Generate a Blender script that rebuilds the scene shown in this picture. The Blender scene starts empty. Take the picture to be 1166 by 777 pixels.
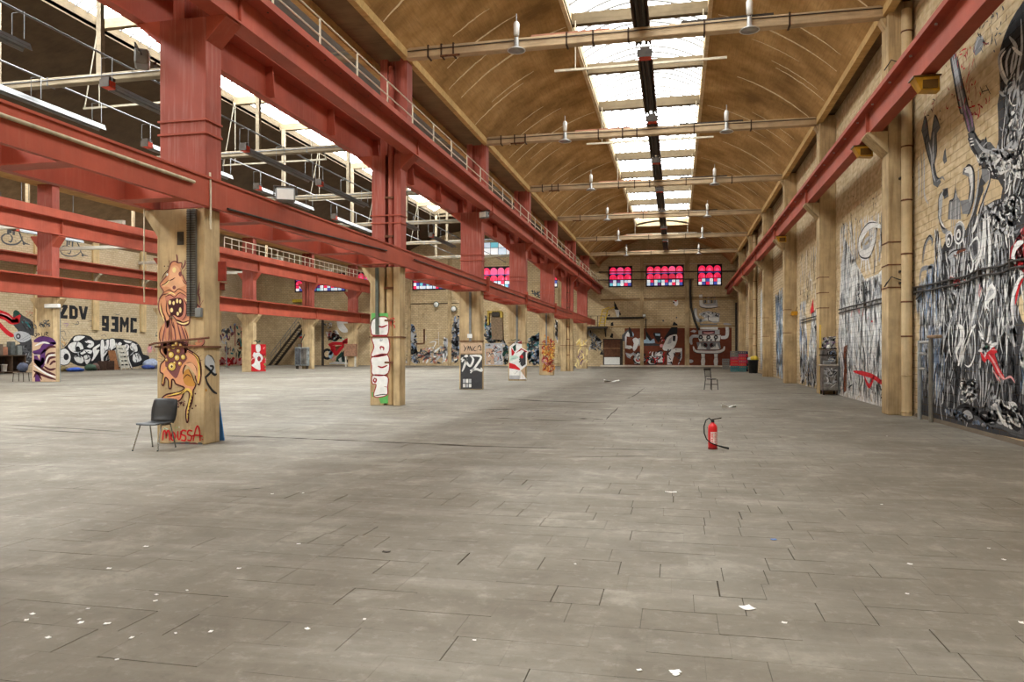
import bpy, bmesh, math, random
from math import sin, cos, pi, radians, sqrt, atan2, asin
from mathutils import Vector, Matrix

S = bpy.context.scene
COL = S.collection
RNG = random.Random(7)

# ------------------------------------------------------------------ camera
F_PX, YAW, EYE = 860.0, 0.215, 1.70
CX, CY = 583.0, 399.34
cam_d = bpy.data.cameras.new('camera')
cam = bpy.data.objects.new('camera', cam_d)
COL.objects.link(cam)
cam.location = (0, 0, EYE)
cam.rotation_euler = (pi / 2, 0, YAW)
cam_d.sensor_width = 36.0
cam_d.lens = F_PX / 1166.0 * 36.0
cam_d.shift_y = (CY - 388.5) / 1166.0
cam_d.clip_end = 300
S.camera = cam

# ------------------------------------------------------------------ world, light, exposure
W = bpy.data.worlds.new('sky')
S.world = W
W.use_nodes = True
wn = W.node_tree.nodes
bg = wn.get('Background') or wn.new('ShaderNodeBackground')
bg.inputs[0].default_value = (0.80, 0.90, 1.0, 1)
bg.inputs[1].default_value = 1.2
GLOW_NAVE, GLOW_AISLE, GLOW_SIDE = 6.2, 26.0, 9.0  # daylight passed on by the white skylight panes
GLOW_STAIN = 1.2
S.view_settings.view_transform = 'Standard'
S.view_settings.look = 'None'
S.view_settings.gamma = 1.0
S.view_settings.exposure = 0.30
S.view_settings.use_curve_mapping = False
try:
    S.cycles.diffuse_bounces = 6
    S.cycles.max_bounces = 10
    S.cycles.transparent_max_bounces = 12
    S.cycles.use_denoising = True
except Exception:
    pass

# ------------------------------------------------------------------ pixel -> world (the frame taken as 1166 x 777)
_ca, _sa = cos(YAW), sin(YAW)
def ray(px, py):
    u = (px - CX) / F_PX; v = -(py - CY) / F_PX
    return (-_sa + u * _ca, _ca + u * _sa, v)
def on_x(px, py, X):
    d = ray(px, py); t = X / d[0]
    return (d[1] * t, EYE + d[2] * t)            # (Y, Z)
def on_y(px, py, Y):
    d = ray(px, py); t = Y / d[1]
    return (d[0] * t, EYE + d[2] * t)            # (X, Z)
def on_floor(px, py):
    d = ray(px, py); t = -EYE / d[2]
    return (d[0] * t, d[1] * t)
def in_view(x, y, z, m=40):
    dep = -x * _sa + y * _ca
    if dep < 0.5: return False
    px = CX + F_PX * (x * _ca + y * _sa) / dep
    py = CY - F_PX * (z - EYE) / dep
    return -m < px < 1166 + m and -m < py < 777 + m

# ------------------------------------------------------------------ mesh builder
class MB:
    def __init__(s):
        s.v = []; s.f = []; s.m = []; s.sm = []
    def add(s, vs, fs, mi=0, smooth=False):
        o = len(s.v)
        s.v += [tuple(p) for p in vs]
        for f in fs:
            s.f.append(tuple(i + o for i in f)); s.m.append(mi); s.sm.append(smooth)
        return s
    def box(s, x0, x1, y0, y1, z0, z1, mi=0):
        vs = [(x0,y0,z0),(x1,y0,z0),(x1,y1,z0),(x0,y1,z0),(x0,y0,z1),(x1,y0,z1),(x1,y1,z1),(x0,y1,z1)]
        return s.add(vs, [(0,3,2,1),(4,5,6,7),(0,1,5,4),(1,2,6,5),(2,3,7,6),(3,0,4,7)], mi)
    def bbox(s, x0, x1, y0, y1, z0, z1, b=0.01, mi=0):
        """box with bevelled edges (chamfered on all 12 edges)"""
        vs = []; c = [(x0, x1), (y0, y1), (z0, z1)]
        bm = bmesh.new()
        bmesh.ops.create_cube(bm, size=1.0)
        for v in bm.verts:
            v.co = Vector(((x0 + x1) / 2 + v.co.x * (x1 - x0), (y0 + y1) / 2 + v.co.y * (y1 - y0), (z0 + z1) / 2 + v.co.z * (z1 - z0)))
        bmesh.ops.bevel(bm, geom=list(bm.edges), offset=b, segments=1, affect='EDGES', profile=0.5)
        bm.verts.index_update()
        s.add([v.co[:] for v in bm.verts], [[v.index for v in f.verts] for f in bm.faces], mi)
        bm.free()
        return s
    def prism(s, poly, axis, a0, a1, mi=0):
        """poly: 2D points; axis 'x' -> (y,z), 'y' -> (x,z), 'z' -> (x,y); extruded from a0 to a1"""
        n = len(poly)
        def P(p, a):
            if axis == 'x': return (a, p[0], p[1])
            if axis == 'y': return (p[0], a, p[1])
            return (p[0], p[1], a)
        vs = [P(p, a0) for p in poly] + [P(p, a1) for p in poly]
        fs = [tuple(range(n - 1, -1, -1)), tuple(range(n, 2 * n))]
        fs += [(i, (i + 1) % n, n + (i + 1) % n, n + i) for i in range(n)]
        return s.add(vs, fs, mi)
    def tube(s, pts, r, seg=8, mi=0, caps=True, r2=None):
        pts = [Vector(p) for p in pts]
        n = len(pts); rings = []
        prev = None
        for i, p in enumerate(pts):
            t = (pts[min(i + 1, n - 1)] - pts[max(i - 1, 0)])
            if t.length < 1e-9: t = Vector((0, 0, 1))
            t.normalize()
            if prev is None:
                a = Vector((0, 0, 1)) if abs(t.z) < 0.9 else Vector((1, 0, 0))
                nrm = t.cross(a).normalized()
            else:
                nrm = (prev - t * prev.dot(t))
                nrm = nrm.normalized() if nrm.length > 1e-6 else t.orthogonal().normalized()
            prev = nrm
            b = t.cross(nrm)
            rr = r if r2 is None else r + (r2 - r) * i / max(1, n - 1)
            rings.append([p + (nrm * cos(2 * pi * k / seg) + b * sin(2 * pi * k / seg)) * rr for k in range(seg)])
        vs = [q for rg in rings for q in rg]; fs = []
        for i in range(n - 1):
            for k in range(seg):
                fs.append((i * seg + k, i * seg + (k + 1) % seg, (i + 1) * seg + (k + 1) % seg, (i + 1) * seg + k))
        s.add(vs, fs, mi, True)
        if caps:
            s.add(rings[0], [tuple(range(seg - 1, -1, -1))], mi); s.add(rings[-1], [tuple(range(seg))], mi)
        return s
    def lathe(s, prof, c=(0, 0, 0), seg=16, mi=0, axis='z'):
        """prof: list of (r, h)"""
        vs = []
        for r, h in prof:
            for k in range(seg):
                a = 2 * pi * k / seg
                p = (r * cos(a), r * sin(a), h)
                if axis == 'x': p = (h, r * cos(a), r * sin(a))
                if axis == 'y': p = (r * sin(a), h, r * cos(a))
                vs.append((p[0] + c[0], p[1] + c[1], p[2] + c[2]))
        fs = []
        for i in range(len(prof) - 1):
            for k in range(seg):
                fs.append((i * seg + k, i * seg + (k + 1) % seg, (i + 1) * seg + (k + 1) % seg, (i + 1) * seg + k))
        s.add(vs, fs, mi, True)
        n = len(prof)
        if prof[0][0] > 1e-4: s.add(vs[:seg], [tuple(range(seg - 1, -1, -1))], mi)
        if prof[-1][0] > 1e-4: s.add(vs[(n - 1) * seg:], [tuple(range(seg))], mi)
        return s
    def build(s, name, mats, parent=None, recalc=True):
        me = bpy.data.meshes.new(name)
        me.from_pydata(s.v, [], s.f)
        if not isinstance(mats, (list, tuple)): mats = [mats]
        for m in mats: me.materials.append(m)
        me.polygons.foreach_set('material_index', s.m)
        me.polygons.foreach_set('use_smooth', s.sm)
        if recalc:
            bm = bmesh.new(); bm.from_mesh(me)
            bmesh.ops.recalc_face_normals(bm, faces=bm.faces)
            bm.to_mesh(me); bm.free()
        me.update()
        o = bpy.data.objects.new(name, me)
        COL.objects.link(o)
        if parent is not None:
            o.parent = parent
            o.matrix_parent_inverse = Matrix.Identity(4)
            if parent.type == 'EMPTY' or any(abs(c) > 1e-9 for c in parent.location):
                # children are authored in world space when the parent sits away from the origin
                pass
        return o

def tag(o, label=None, cat=None, group=None, kind=None):
    if label: o['label'] = label
    if cat: o['category'] = cat
    if group: o['group'] = group
    if kind: o['kind'] = kind
    return o
def thing(name, label, cat, loc=(0, 0, 0), rz=0.0, group=None):
    o = bpy.data.objects.new(name, None)
    o.empty_display_size = 0.2
    COL.objects.link(o)
    o.location = loc; o.rotation_euler = (0, 0, rz)
    return tag(o, label, cat, group)
def structure(o): 
    o['kind'] = 'structure'; return o
def copy_tree(root, loc, rz=None, label=None, group=None):
    r = root.copy(); COL.objects.link(r); r.location = loc
    if rz is not None: r.rotation_euler = (0, 0, rz)
    if label: r['label'] = label
    if group: r['group'] = group
    for ch in list(root.children):
        c = ch.copy(); COL.objects.link(c); c.parent = r
        for g in list(ch.children):
            d = g.copy(); COL.objects.link(d); d.parent = c
    return r

# ------------------------------------------------------------------ materials
def _nt(name):
    m = bpy.data.materials.new(name); m.use_nodes = True
    nt = m.node_tree
    b = nt.nodes['Principled BSDF']
    return m, nt, b
def N(nt, t, **kw):
    n = nt.nodes.new(t)
    for k, v in kw.items():
        if k.startswith('i_'): n.inputs[k[2:].replace('_', ' ')].default_value = v
        else: setattr(n, k, v)
    return n
def L(nt, a, b): nt.links.new(a, b)
def rgba(c): return (c[0], c[1], c[2], 1)
def srgb(r, g, b):
    def f(x):
        x /= 255.0
        return x / 12.92 if x <= 0.04045 else ((x + 0.055) / 1.055) ** 2.4
    return (f(r), f(g), f(b))
def ramp(nt, fac, stops):
    r = N(nt, 'ShaderNodeValToRGB')
    e = r.color_ramp.elements
    e[0].position, e[0].color = stops[0][0], rgba(stops[0][1])
    e[1].position, e[1].color = stops[1][0], rgba(stops[1][1])
    for p, c in stops[2:]:
        x = e.new(p); x.color = rgba(c)
    L(nt, fac, r.inputs[0]); return r.outputs[0]
def pos(nt, scale=(1, 1, 1)):
    g = N(nt, 'ShaderNodeNewGeometry')
    mp = N(nt, 'ShaderNodeMapping'); mp.inputs['Scale'].default_value = scale
    L(nt, g.outputs['Position'], mp.inputs['Vector']); return mp.outputs[0]
def noise(nt, vec, sc, det=4, rough=0.55, dist=0.0):
    n = N(nt, 'ShaderNodeTexNoise'); n.inputs['Scale'].default_value = sc
    n.inputs['Detail'].default_value = det; n.inputs['Roughness'].default_value = rough; n.inputs['Distortion'].default_value = dist
    L(nt, vec, n.inputs['Vector']); return n.outputs['Fac']
def mix(nt, fac, a, b, mode='MIX'):
    m = N(nt, 'ShaderNodeMix', data_type='RGBA', blend_type=mode)
    for s_, v in ((0, fac), (6, a), (7, b)):
        if hasattr(v, 'is_output') or hasattr(v, 'links'): L(nt, v, m.inputs[s_])
        elif s_ == 0: m.inputs[0].default_value = v
        else: m.inputs[s_].default_value = rgba(v)
    return m.outputs[2]
def mth(nt, op, a, b=None, clamp=False):
    m = N(nt, 'ShaderNodeMath', operation=op); m.use_clamp = clamp
    for i, v in enumerate((a, b)):
        if v is None: continue
        if hasattr(v, 'links'): L(nt, v, m.inputs[i])
        else: m.inputs[i].default_value = v
    return m.outputs[0]
def rng(nt, v, a, b, c=0.0, d=1.0):
    m = N(nt, 'ShaderNodeMapRange'); L(nt, v, m.inputs[0])
    for i, x in enumerate((a, b, c, d)): m.inputs[i + 1].default_value = x
    return m.outputs[0]
def bump(nt, b, h, st=0.3, dist=0.02):
    n = N(nt, 'ShaderNodeBump'); n.inputs['Strength'].default_value = st; n.inputs['Distance'].default_value = dist
    L(nt, h, n.inputs['Height']); L(nt, n.outputs[0], b.inputs['Normal'])

def mat_plain(name, c, rough=0.6, metal=0.0, var=0.25, sc=6.0, bmp=0.05, spec=0.3):
    m, nt, b = _nt(name)
    p = pos(nt); n = noise(nt, p, sc, 5)
    dark = tuple(x * (1 - var) for x in c); lite = tuple(min(1, x * (1 + var)) for x in c)
    L(nt, ramp(nt, n, [(0.3, dark), (0.7, lite)]), b.inputs['Base Color'])
    b.inputs['Roughness'].default_value = rough; b.inputs['Metallic'].default_value = metal
    b.inputs['Specular IOR Level'].default_value = spec
    if bmp: bump(nt, b, noise(nt, p, sc * 4, 3), bmp, 0.01)
    return m
def mat_steel_paint(name, c, dust=(0.50, 0.30, 0.25), dust_amt=0.35):
    """red lead paint: patchy, dust streaks running down, small chips"""
    m, nt, b = _nt(name)
    p = pos(nt); ps = pos(nt, (6, 6, 0.35))
    n1 = noise(nt, p, 0.9, 6, 0.6); n2 = noise(nt, ps, 2.4, 5, 0.6); n3 = noise(nt, p, 22, 3, 0.7)
    base = ramp(nt, n1, [(0.3, tuple(x * 0.78 for x in c)), (0.7, tuple(x * 1.22 for x in c))])
    streak = rng(nt, n2, 0.50, 0.78, 0, dust_amt)
    col = mix(nt, streak, base, dust)
    chip = rng(nt, n3, 0.70, 0.74, 0, 0.6)
    col = mix(nt, chip, col, tuple(x * 0.35 for x in c))
    L(nt, col, b.inputs['Base Color'])
    b.inputs['Roughness'].default_value = 0.62; b.inputs['Specular IOR Level'].default_value = 0.25
    bump(nt, b, n3, 0.08, 0.006)
    return m
def mat_concrete(name, c, stain=(0.16, 0.12, 0.08), amt=0.5, vertical=True, board=False, lite=None, rough_var=0.75):
    m, nt, b = _nt(name)
    p = pos(nt); ps = pos(nt, (5, 5, 0.3) if vertical else (0.35, 5, 5))
    n1 = noise(nt, p, 1.3, 7, 0.62); n2 = noise(nt, ps, 1.8, 6, 0.62); n3 = noise(nt, p, 30, 3, 0.6)
    base = ramp(nt, n1, [(0.28, tuple(x * rough_var for x in c)), (0.72, lite or tuple(min(1, x * 1.2) for x in c))])
    col = mix(nt, rng(nt, n2, 0.48, 0.80, 0, amt), base, stain)
    col = mix(nt, rng(nt, n3, 0.66, 0.74, 0, 0.35), col, tuple(x * 0.4 for x in c))
    L(nt, col, b.inputs['Base Color'])
    b.inputs['Roughness'].default_value = 0.9; b.inputs['Specular IOR Level'].default_value = 0.15
    bump(nt, b, n3, 0.2, 0.01)
    return m

RED = mat_steel_paint('red_lead_paint', srgb(160, 75, 55), dust=srgb(172,104,80))
RED_COLUMN = mat_steel_paint('red_column_paint', srgb(150, 74, 60), dust=srgb(190, 140, 126), dust_amt=0.45)
CONC = mat_concrete('column_concrete', srgb(194, 170, 130), stain=srgb(104, 78, 50), amt=0.75, rough_var=0.6)
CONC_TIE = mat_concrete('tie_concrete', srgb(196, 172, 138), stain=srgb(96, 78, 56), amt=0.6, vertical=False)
CONC_TIE_GLARE_DARK = mat_concrete('glare_darkened_tie_concrete', srgb(128, 116, 96), stain=srgb(76, 66, 52), amt=0.6, vertical=False)  # tie concrete darkened in its colour to offset the aisle skylight's glare
CREAM_GLARE_DARK = mat_plain('glare_darkened_cream_paint', srgb(128, 120, 102), 0.6, 0, 0.15)  # darker copy of the cream paint, countering glare under the aisle skylight
STEEL_GLARE_DARK = mat_plain('glare_darkened_steel', srgb(104, 104, 102), 0.5, 0.3, 0.2)  # steel colour toned down where the strong aisle light washes it out
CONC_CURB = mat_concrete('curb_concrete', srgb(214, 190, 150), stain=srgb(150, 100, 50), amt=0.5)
STEEL = mat_plain('galvanised_steel', srgb(170, 170, 166), 0.45, 0.3, 0.2)
CREAM = mat_plain('cream_steel_paint', srgb(206, 196, 172), 0.6, 0, 0.15)
DARK = mat_plain('dark_iron', srgb(62, 54, 46), 0.6, 0.2, 0.3)
RUST = mat_plain('rusty_iron', srgb(104, 66, 44), 0.8, 0.0, 0.4, 12)
BLACK = mat_plain('black_plastic', srgb(26, 26, 27), 0.45, 0, 0.15, 8, 0.03, 0.4)
CHROME = mat_plain('chromed_tube', srgb(150, 152, 150), 0.25, 0.9, 0.1)
WHITE = mat_plain('white_enamel', srgb(232, 232, 226), 0.5, 0, 0.06)
CABLE = mat_plain('black_cable', srgb(56, 52, 48), 0.7, 0, 0.2)
GREYP = mat_plain('grey_plastic', srgb(120, 122, 120), 0.6, 0, 0.15)

def mat_vault():
    m, nt, b = _nt('vault_boards')
    p = pos(nt)
    grain = noise(nt, pos(nt, (7, 0.5, 7)), 2.6, 5, 0.65)      # board marks running along the hall
    cross = noise(nt, pos(nt, (0.8, 9, 0.8)), 1.6, 4, 0.6)
    big = noise(nt, p, 0.55, 6, 0.6)
    fine = noise(nt, p, 14, 4, 0.7)
    c = ramp(nt, big, [(0.30, srgb(128, 98, 58)), (0.52, srgb(176, 138, 86)), (0.74, srgb(212, 174, 120))])
    c = mix(nt, rng(nt, grain, 0.45, 0.75, 0, 0.45), c, srgb(112, 84, 52))
    c = mix(nt, rng(nt, cross, 0.55, 0.8, 0, 0.35), c, srgb(196, 152, 96))
    c = mix(nt, rng(nt, fine, 0.66, 0.76, 0, 0.5), c, srgb(196, 172, 134))
    L(nt, c, b.inputs['Base Color']); b.inputs['Roughness'].default_value = 0.92
    b.inputs['Specular IOR Level'].default_value = 0.1
    bump(nt, b, grain, 0.25, 0.02)
    return m
VAULT = mat_vault()
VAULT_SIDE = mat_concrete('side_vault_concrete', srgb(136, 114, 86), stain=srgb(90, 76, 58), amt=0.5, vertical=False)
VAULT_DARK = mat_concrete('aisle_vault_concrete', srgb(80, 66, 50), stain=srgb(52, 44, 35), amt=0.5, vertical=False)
SEAM = mat_plain('pale_seam_mortar', srgb(232, 212, 172), 0.9, 0, 0.3, 9)

def floor_colour(nt):
    """trodden grey concrete: soft dirt clouds, drag marks, fine mottling, pale scuffs, dark specks (all in floor coordinates)"""
    p = pos(nt)
    big = noise(nt, p, 0.20, 5, 0.6, 0.5); mid = noise(nt, p, 1.3, 10, 0.72, 0.3); fine = noise(nt, p, 7, 8, 0.75)
    drag = noise(nt, pos(nt, (0.30, 1.6, 1)), 1.1, 8, 0.68, 0.2); grit = noise(nt, p, 60, 3, 0.6)
    c = ramp(nt, big, [(0.32, srgb(108, 100, 86)), (0.52, srgb(124, 118, 105)), (0.74, srgb(138, 134, 124))])
    c = mix(nt, rng(nt, mid, 0.36, 0.62, 0.0, 1.0), mix(nt, 0.42, c, srgb(78, 70, 58)), c)
    c = mix(nt, rng(nt, mid, 0.55, 0.78, 0, 0.55), c, srgb(168, 163, 150))
    c = mix(nt, rng(nt, drag, 0.52, 0.76, 0, 0.45), c, srgb(160, 155, 142))
    c = mix(nt, rng(nt, drag, 0.44, 0.26, 0, 0.45), c, srgb(84, 75, 62))
    c = mix(nt, rng(nt, fine, 0.54, 0.74, 0, 0.40), c, srgb(172, 167, 155))
    c = mix(nt, rng(nt, fine, 0.44, 0.28, 0, 0.40), c, srgb(74, 66, 56))
    c = mix(nt, rng(nt, grit, 0.66, 0.74, 0, 0.5), c, srgb(60, 53, 45))
    return c, mid, fine
def mat_floor():
    m, nt, b = _nt('floor_concrete')
    c, mid, fine = floor_colour(nt)
    # tile joints beyond the tiles that are built one by one
    br = N(nt, 'ShaderNodeTexBrick'); L(nt, pos(nt), br.inputs['Vector'])
    br.offset = 0.5
    for k, v in (('Scale', 1.0), ('Mortar Size', 0.010), ('Brick Width', 0.66), ('Row Height', 0.72), ('Mortar Smooth', 0.1)): br.inputs[k].default_value = v
    seen = rng(nt, noise(nt, pos(nt, (0.5, 1, 1)), 0.9, 4, 0.7), 0.50, 0.62, 0, 0.8)
    c = mix(nt, mth(nt, 'MULTIPLY', br.outputs['Fac'], seen), c, srgb(62, 53, 42))
    L(nt, c, b.inputs['Base Color']); b.inputs['Roughness'].default_value = 0.75
    b.inputs['Specular IOR Level'].default_value = 0.25
    bump(nt, b, mid, 0.15, 0.02)
    return m
FLOOR = mat_floor()
def mat_tile():
    m, nt, b = _nt('floor_tile')
    c, mid, fine = floor_colour(nt)
    oi = N(nt, 'ShaderNodeObjectInfo')
    c = mix(nt, mth(nt, 'MULTIPLY', oi.outputs['Random'], 0.14), c, srgb(96, 88, 74))
    L(nt, c, b.inputs['Base Color']); b.inputs['Roughness'].default_value = 0.75
    b.inputs['Specular IOR Level'].default_value = 0.25
    bump(nt, b, mid, 0.15, 0.02)
    return m
TILE = mat_tile()
JOINT = mat_plain('joint_dirt', srgb(66, 57, 45), 0.95, 0, 0.5, 3)

BW, BH = 0.38, 0.18       # wall block
def brick_fac(nt, axis, mortar=0.012, bw=BW, bh=BH):
    """mask of the block joints on a wall; axis = the horizontal world axis the wall runs along"""
    g = N(nt, 'ShaderNodeNewGeometry'); sp = N(nt, 'ShaderNodeSeparateXYZ'); L(nt, g.outputs['Position'], sp.inputs[0])
    cb = N(nt, 'ShaderNodeCombineXYZ')
    L(nt, sp.outputs[axis], cb.inputs[0]); L(nt, sp.outputs[2], cb.inputs[1])
    br = N(nt, 'ShaderNodeTexBrick'); L(nt, cb.outputs[0], br.inputs['Vector'])
    br.offset = 0.5; br.squash = 1.0
    for k, v in (('Scale', 1.0), ('Mortar Size', mortar), ('Brick Width', bw), ('Row Height', bh), ('Mortar Smooth', 0.2)): br.inputs[k].default_value = v
    br.inputs['Color1'].default_value = (0, 0, 0, 1); br.inputs['Color2'].default_value = (1, 1, 1, 1)
    return br.outputs['Fac'], br.outputs['Color']
def mat_blockwall(name, c1, c2, joint, axis, stain, bh=BH, bw=BW, amt=0.5):
    m, nt, b = _nt(name)
    f, cc = brick_fac(nt, axis, 0.014, bw, bh)
    p = pos(nt); n1 = noise(nt, p, 0.7, 6, 0.62); n2 = noise(nt, p, 5, 5, 0.7); n3 = noise(nt, pos(nt, (2, 2, 0.25)), 1.2, 5, 0.6)
    c = mix(nt, cc, c1, c2)
    c = mix(nt, rng(nt, n1, 0.4, 0.75, 0, amt), c, stain)
    c = mix(nt, rng(nt, n3, 0.5, 0.8, 0, 0.35), c, stain)
    c = mix(nt, rng(nt, n2, 0.62, 0.75, 0, 0.4), c, tuple(x * 0.5 for x in c1))
    c = mix(nt, mth(nt, 'MULTIPLY', f, 0.75), c, joint)
    L(nt, c, b.inputs['Base Color']); b.inputs['Roughness'].default_value = 0.92; b.inputs['Specular IOR Level'].default_value = 0.12
    bump(nt, b, mth(nt, 'SUBTRACT', n2, mth(nt, 'MULTIPLY', f, 1.5)), 0.4, 0.012)
    return m
WALL_FAR = mat_blockwall('far_wall_brick', srgb(216, 194, 154), srgb(200, 176, 136), srgb(124, 106, 80), 0, srgb(150, 130, 100))
WALL_LEFT = mat_blockwall('left_wall_brick', srgb(214, 198, 166), srgb(200, 182, 148), srgb(150, 132, 104), 1, srgb(178, 156, 120))
WALL_RIGHT = mat_blockwall('right_wall_brick', srgb(208, 188, 154), srgb(192, 170, 132), srgb(112, 94, 70), 1, srgb(154, 132, 100))
def mat_block():
    m, nt, b = _nt('wall_block')
    p = pos(nt); n1 = noise(nt, p, 0.7, 6, 0.62); n2 = noise(nt, p, 6, 5, 0.7); n3 = noise(nt, pos(nt, (2, 2, 0.25)), 1.2, 5, 0.6)
    oi = N(nt, 'ShaderNodeObjectInfo')
    c = ramp(nt, noise(nt, pos(nt, (1, 1 / BW, 1 / BH)), 1.3, 1, 0.4), [(0.35, srgb(194, 172, 134)), (0.65, srgb(216, 197, 162))])
    c = mix(nt, rng(nt, n1, 0.45, 0.75, 0, 0.45), c, srgb(162, 138, 102))
    c = mix(nt, rng(nt, n3, 0.5, 0.8, 0, 0.35), c, srgb(146, 124, 92))
    c = mix(nt, rng(nt, n2, 0.62, 0.75, 0, 0.45), c, srgb(128, 96, 60))
    L(nt, c, b.inputs['Base Color']); b.inputs['Roughness'].default_value = 0.9; b.inputs['Specular IOR Level'].default_value = 0.12
    bump(nt, b, n2, 0.4, 0.012)
    return m
BLOCK = mat_block()
MORTAR = mat_plain('block_mortar', srgb(122, 98, 68), 0.95, 0, 0.3, 8)

def mat_paint(name, c, wear=0.0, axis=None, var=0.12, joint=0.0):
    """sprayed wall paint; where it has worn off, or over open joints, the wall behind shows"""
    m, nt, b = _nt(name)
    p = pos(nt); n = noise(nt, p, 5, 4, 0.6)
    L(nt, ramp(nt, n, [(0.3, tuple(x * (1 - var) for x in c)), (0.7, tuple(min(1, x * (1 + var)) for x in c))]), b.inputs['Base Color'])
    b.inputs['Roughness'].default_value = 0.8; b.inputs['Specular IOR Level'].default_value = 0.15
    if wear > 0 or joint > 0:
        a = None
        if wear > 0: a = rng(nt, noise(nt, p, 7, 6, 0.75), 0.5 + 0.5 * (0.5 - wear), 0.56 + 0.5 * (0.5 - wear), 0, 0.9)
        if joint > 0 and axis is not None:
            f, _c = brick_fac(nt, axis, 0.012)
            j = mth(nt, 'MULTIPLY', f, joint)
            a = j if a is None else mth(nt, 'MAXIMUM', a, j)
        L(nt, mth(nt, 'SUBTRACT', 1.0, a, True), b.inputs['Alpha'])
    return m
def mat_glow(name, c, strength, rough=0.5):
    m, nt, b = _nt(name)
    p = pos(nt); n = noise(nt, p, 1.6, 3)
    col = ramp(nt, n, [(0.3, tuple(x * 0.9 for x in c)), (0.7, c)])
    L(nt, col, b.inputs['Base Color']); L(nt, col, b.inputs['Emission Color'])
    b.inputs['Emission Strength'].default_value = strength; b.inputs['Roughness'].default_value = rough
    return m
# ================================================================== grid of the building
Y_BACK, Y_FAR = -9.0, 81.0
BAY = 9.84
def YC(k): return 12.37 + BAY * k
XR = 6.05            # face of the right-hand wall
XL = -49.0           # face of the left-hand wall
XA = -8.82           # axis of the column row between nave and middle aisle
XB = -33.4           # axis of the second row
Z_SPR = 10.78
def box_obj(name, m, x0, x1, y0, y1, z0, z1, parent=None, bev=0):
    b = MB()
    if bev: b.bbox(x0, x1, y0, y1, z0, z1, bev)
    else: b.box(x0, x1, y0, y1, z0, z1)
    return b.build(name, m, parent)

# ------------------------------------------------------------------ floor with its tiles
TX0, TX1, TY0, TY1 = -6.93, 5.28, 2.88, 15.12
fb = MB()
zf = -0.25
for (x0, x1, y0, y1, zt) in ((XL, TX0, Y_BACK, Y_FAR, 0), (TX1, XR + 0.4, Y_BACK, Y_FAR, 0), (TX0, TX1, Y_BACK, TY0, 0), (TX0, TX1, TY1, Y_FAR, 0)):
    fb.box(x0, x1, y0, y1, zf, zt)
fb.box(TX0, TX1, TY0, TY1, zf, -0.010, 1)
floor = structure(fb.build('floor', [FLOOR, JOINT]))
tile_list = []
ry = TY0
row = 0
while ry < TY1 - 0.05:
    rh = 0.36
    x = TX0 - (0.17 if row % 2 else 0.0)
    while x < TX1 - 0.02:
        w = RNG.choice((0.31, 0.31, 0.33, 0.47, 0.62))
        x0 = max(x, TX0); x1 = min(x + w, TX1)
        if x1 - x0 > 0.05:
            tile_list.append((x0, x1, ry, min(ry + rh, TY1)))
        x += w
    ry += rh; row += 1
unit = MB().bbox(0, 1, 0, 1, -1, 0, 0.006).build('tile', TILE, floor)
UNIT_ME = unit.data
bpy.data.objects.remove(unit)
def gap(wide=False):
    r = RNG.random() + (.12 if wide else 0)
    return 0.0004 if r < 0.80 else (0.0025 if r < 0.94 else 0.006)
seen_t = [t for t in tile_list if in_view((t[0] + t[1]) / 2, (t[2] + t[3]) / 2, 0, 10)]
seen_t.sort(key=lambda t: ((t[0] + t[1]) / 2) ** 2 + ((t[2] + t[3]) / 2) ** 2)
near = set(seen_t[:300])
rest = MB()
for t in tile_list:
    g = [gap(-3.4 < t[0] < 1.6 and 4.4 < t[2] < 9.5) for _ in range(4)]
    x0, x1, y0, y1 = t[0] + g[0], t[1] - g[1], t[2] + g[2], t[3] - g[3]
    z = RNG.uniform(-0.0006, 0.0004)
    if t in near:
        o = bpy.data.objects.new('tile', UNIT_ME); COL.objects.link(o)
        o.location = (x0, y0, z); o.scale = (x1 - x0, y1 - y0, 0.009); o.parent = floor
    else:
        vs = [(x0, y0, z), (x1, y0, z), (x1, y1, z), (x0, y1, z), (x0, y0, -0.011), (x1, y0, -0.011), (x1, y1, -0.011), (x0, y1, -0.011)]
        rest.add(vs, [(0, 1, 2, 3), (0, 4, 5, 1), (1, 5, 6, 2), (2, 6, 7, 3), (3, 7, 4, 0)])
tag(rest.build('tile_field', TILE, floor), 'further floor tiles with thin dirty joints', kind='stuff')

CRACK = mat_plain('crack_dirt', srgb(62, 54, 44), 0.95, 0, 0.4, 6)
def crack(pix, w):
    q = []
    for (x0, y0), (x1, y1) in zip(pix[:-1], pix[1:]):
        for i in range(6): q.append((x0 + (x1 - x0) * i / 6, y0 + (y1 - y0) * i / 6))
    q.append(pix[-1])
    q = [on_floor(*p) for p in q]; n = len(q); vs = []
    for i, (x, y) in enumerate(q):
        a, b = q[max(0, i - 1)], q[min(n - 1, i + 1)]
        dx, dy = b[0] - a[0], b[1] - a[1]; l = math.hypot(dx, dy)
        ww = w * RNG.choice((.15, .5, 1, 1, .7)) * (0.2 if i in (0, n - 1) else 1); j = RNG.uniform(-.015, .015)
        vs += [(x - dy / l * ww + j, y + dx / l * ww + j, .0012), (x + dy / l * ww + j, y - dx / l * ww + j, .0012)]
    MB().add(vs, [(2 * i, 2 * i + 1, 2 * i + 3, 2 * i + 2) for i in range(n - 1)]).build('crack', CRACK, floor)
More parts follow.
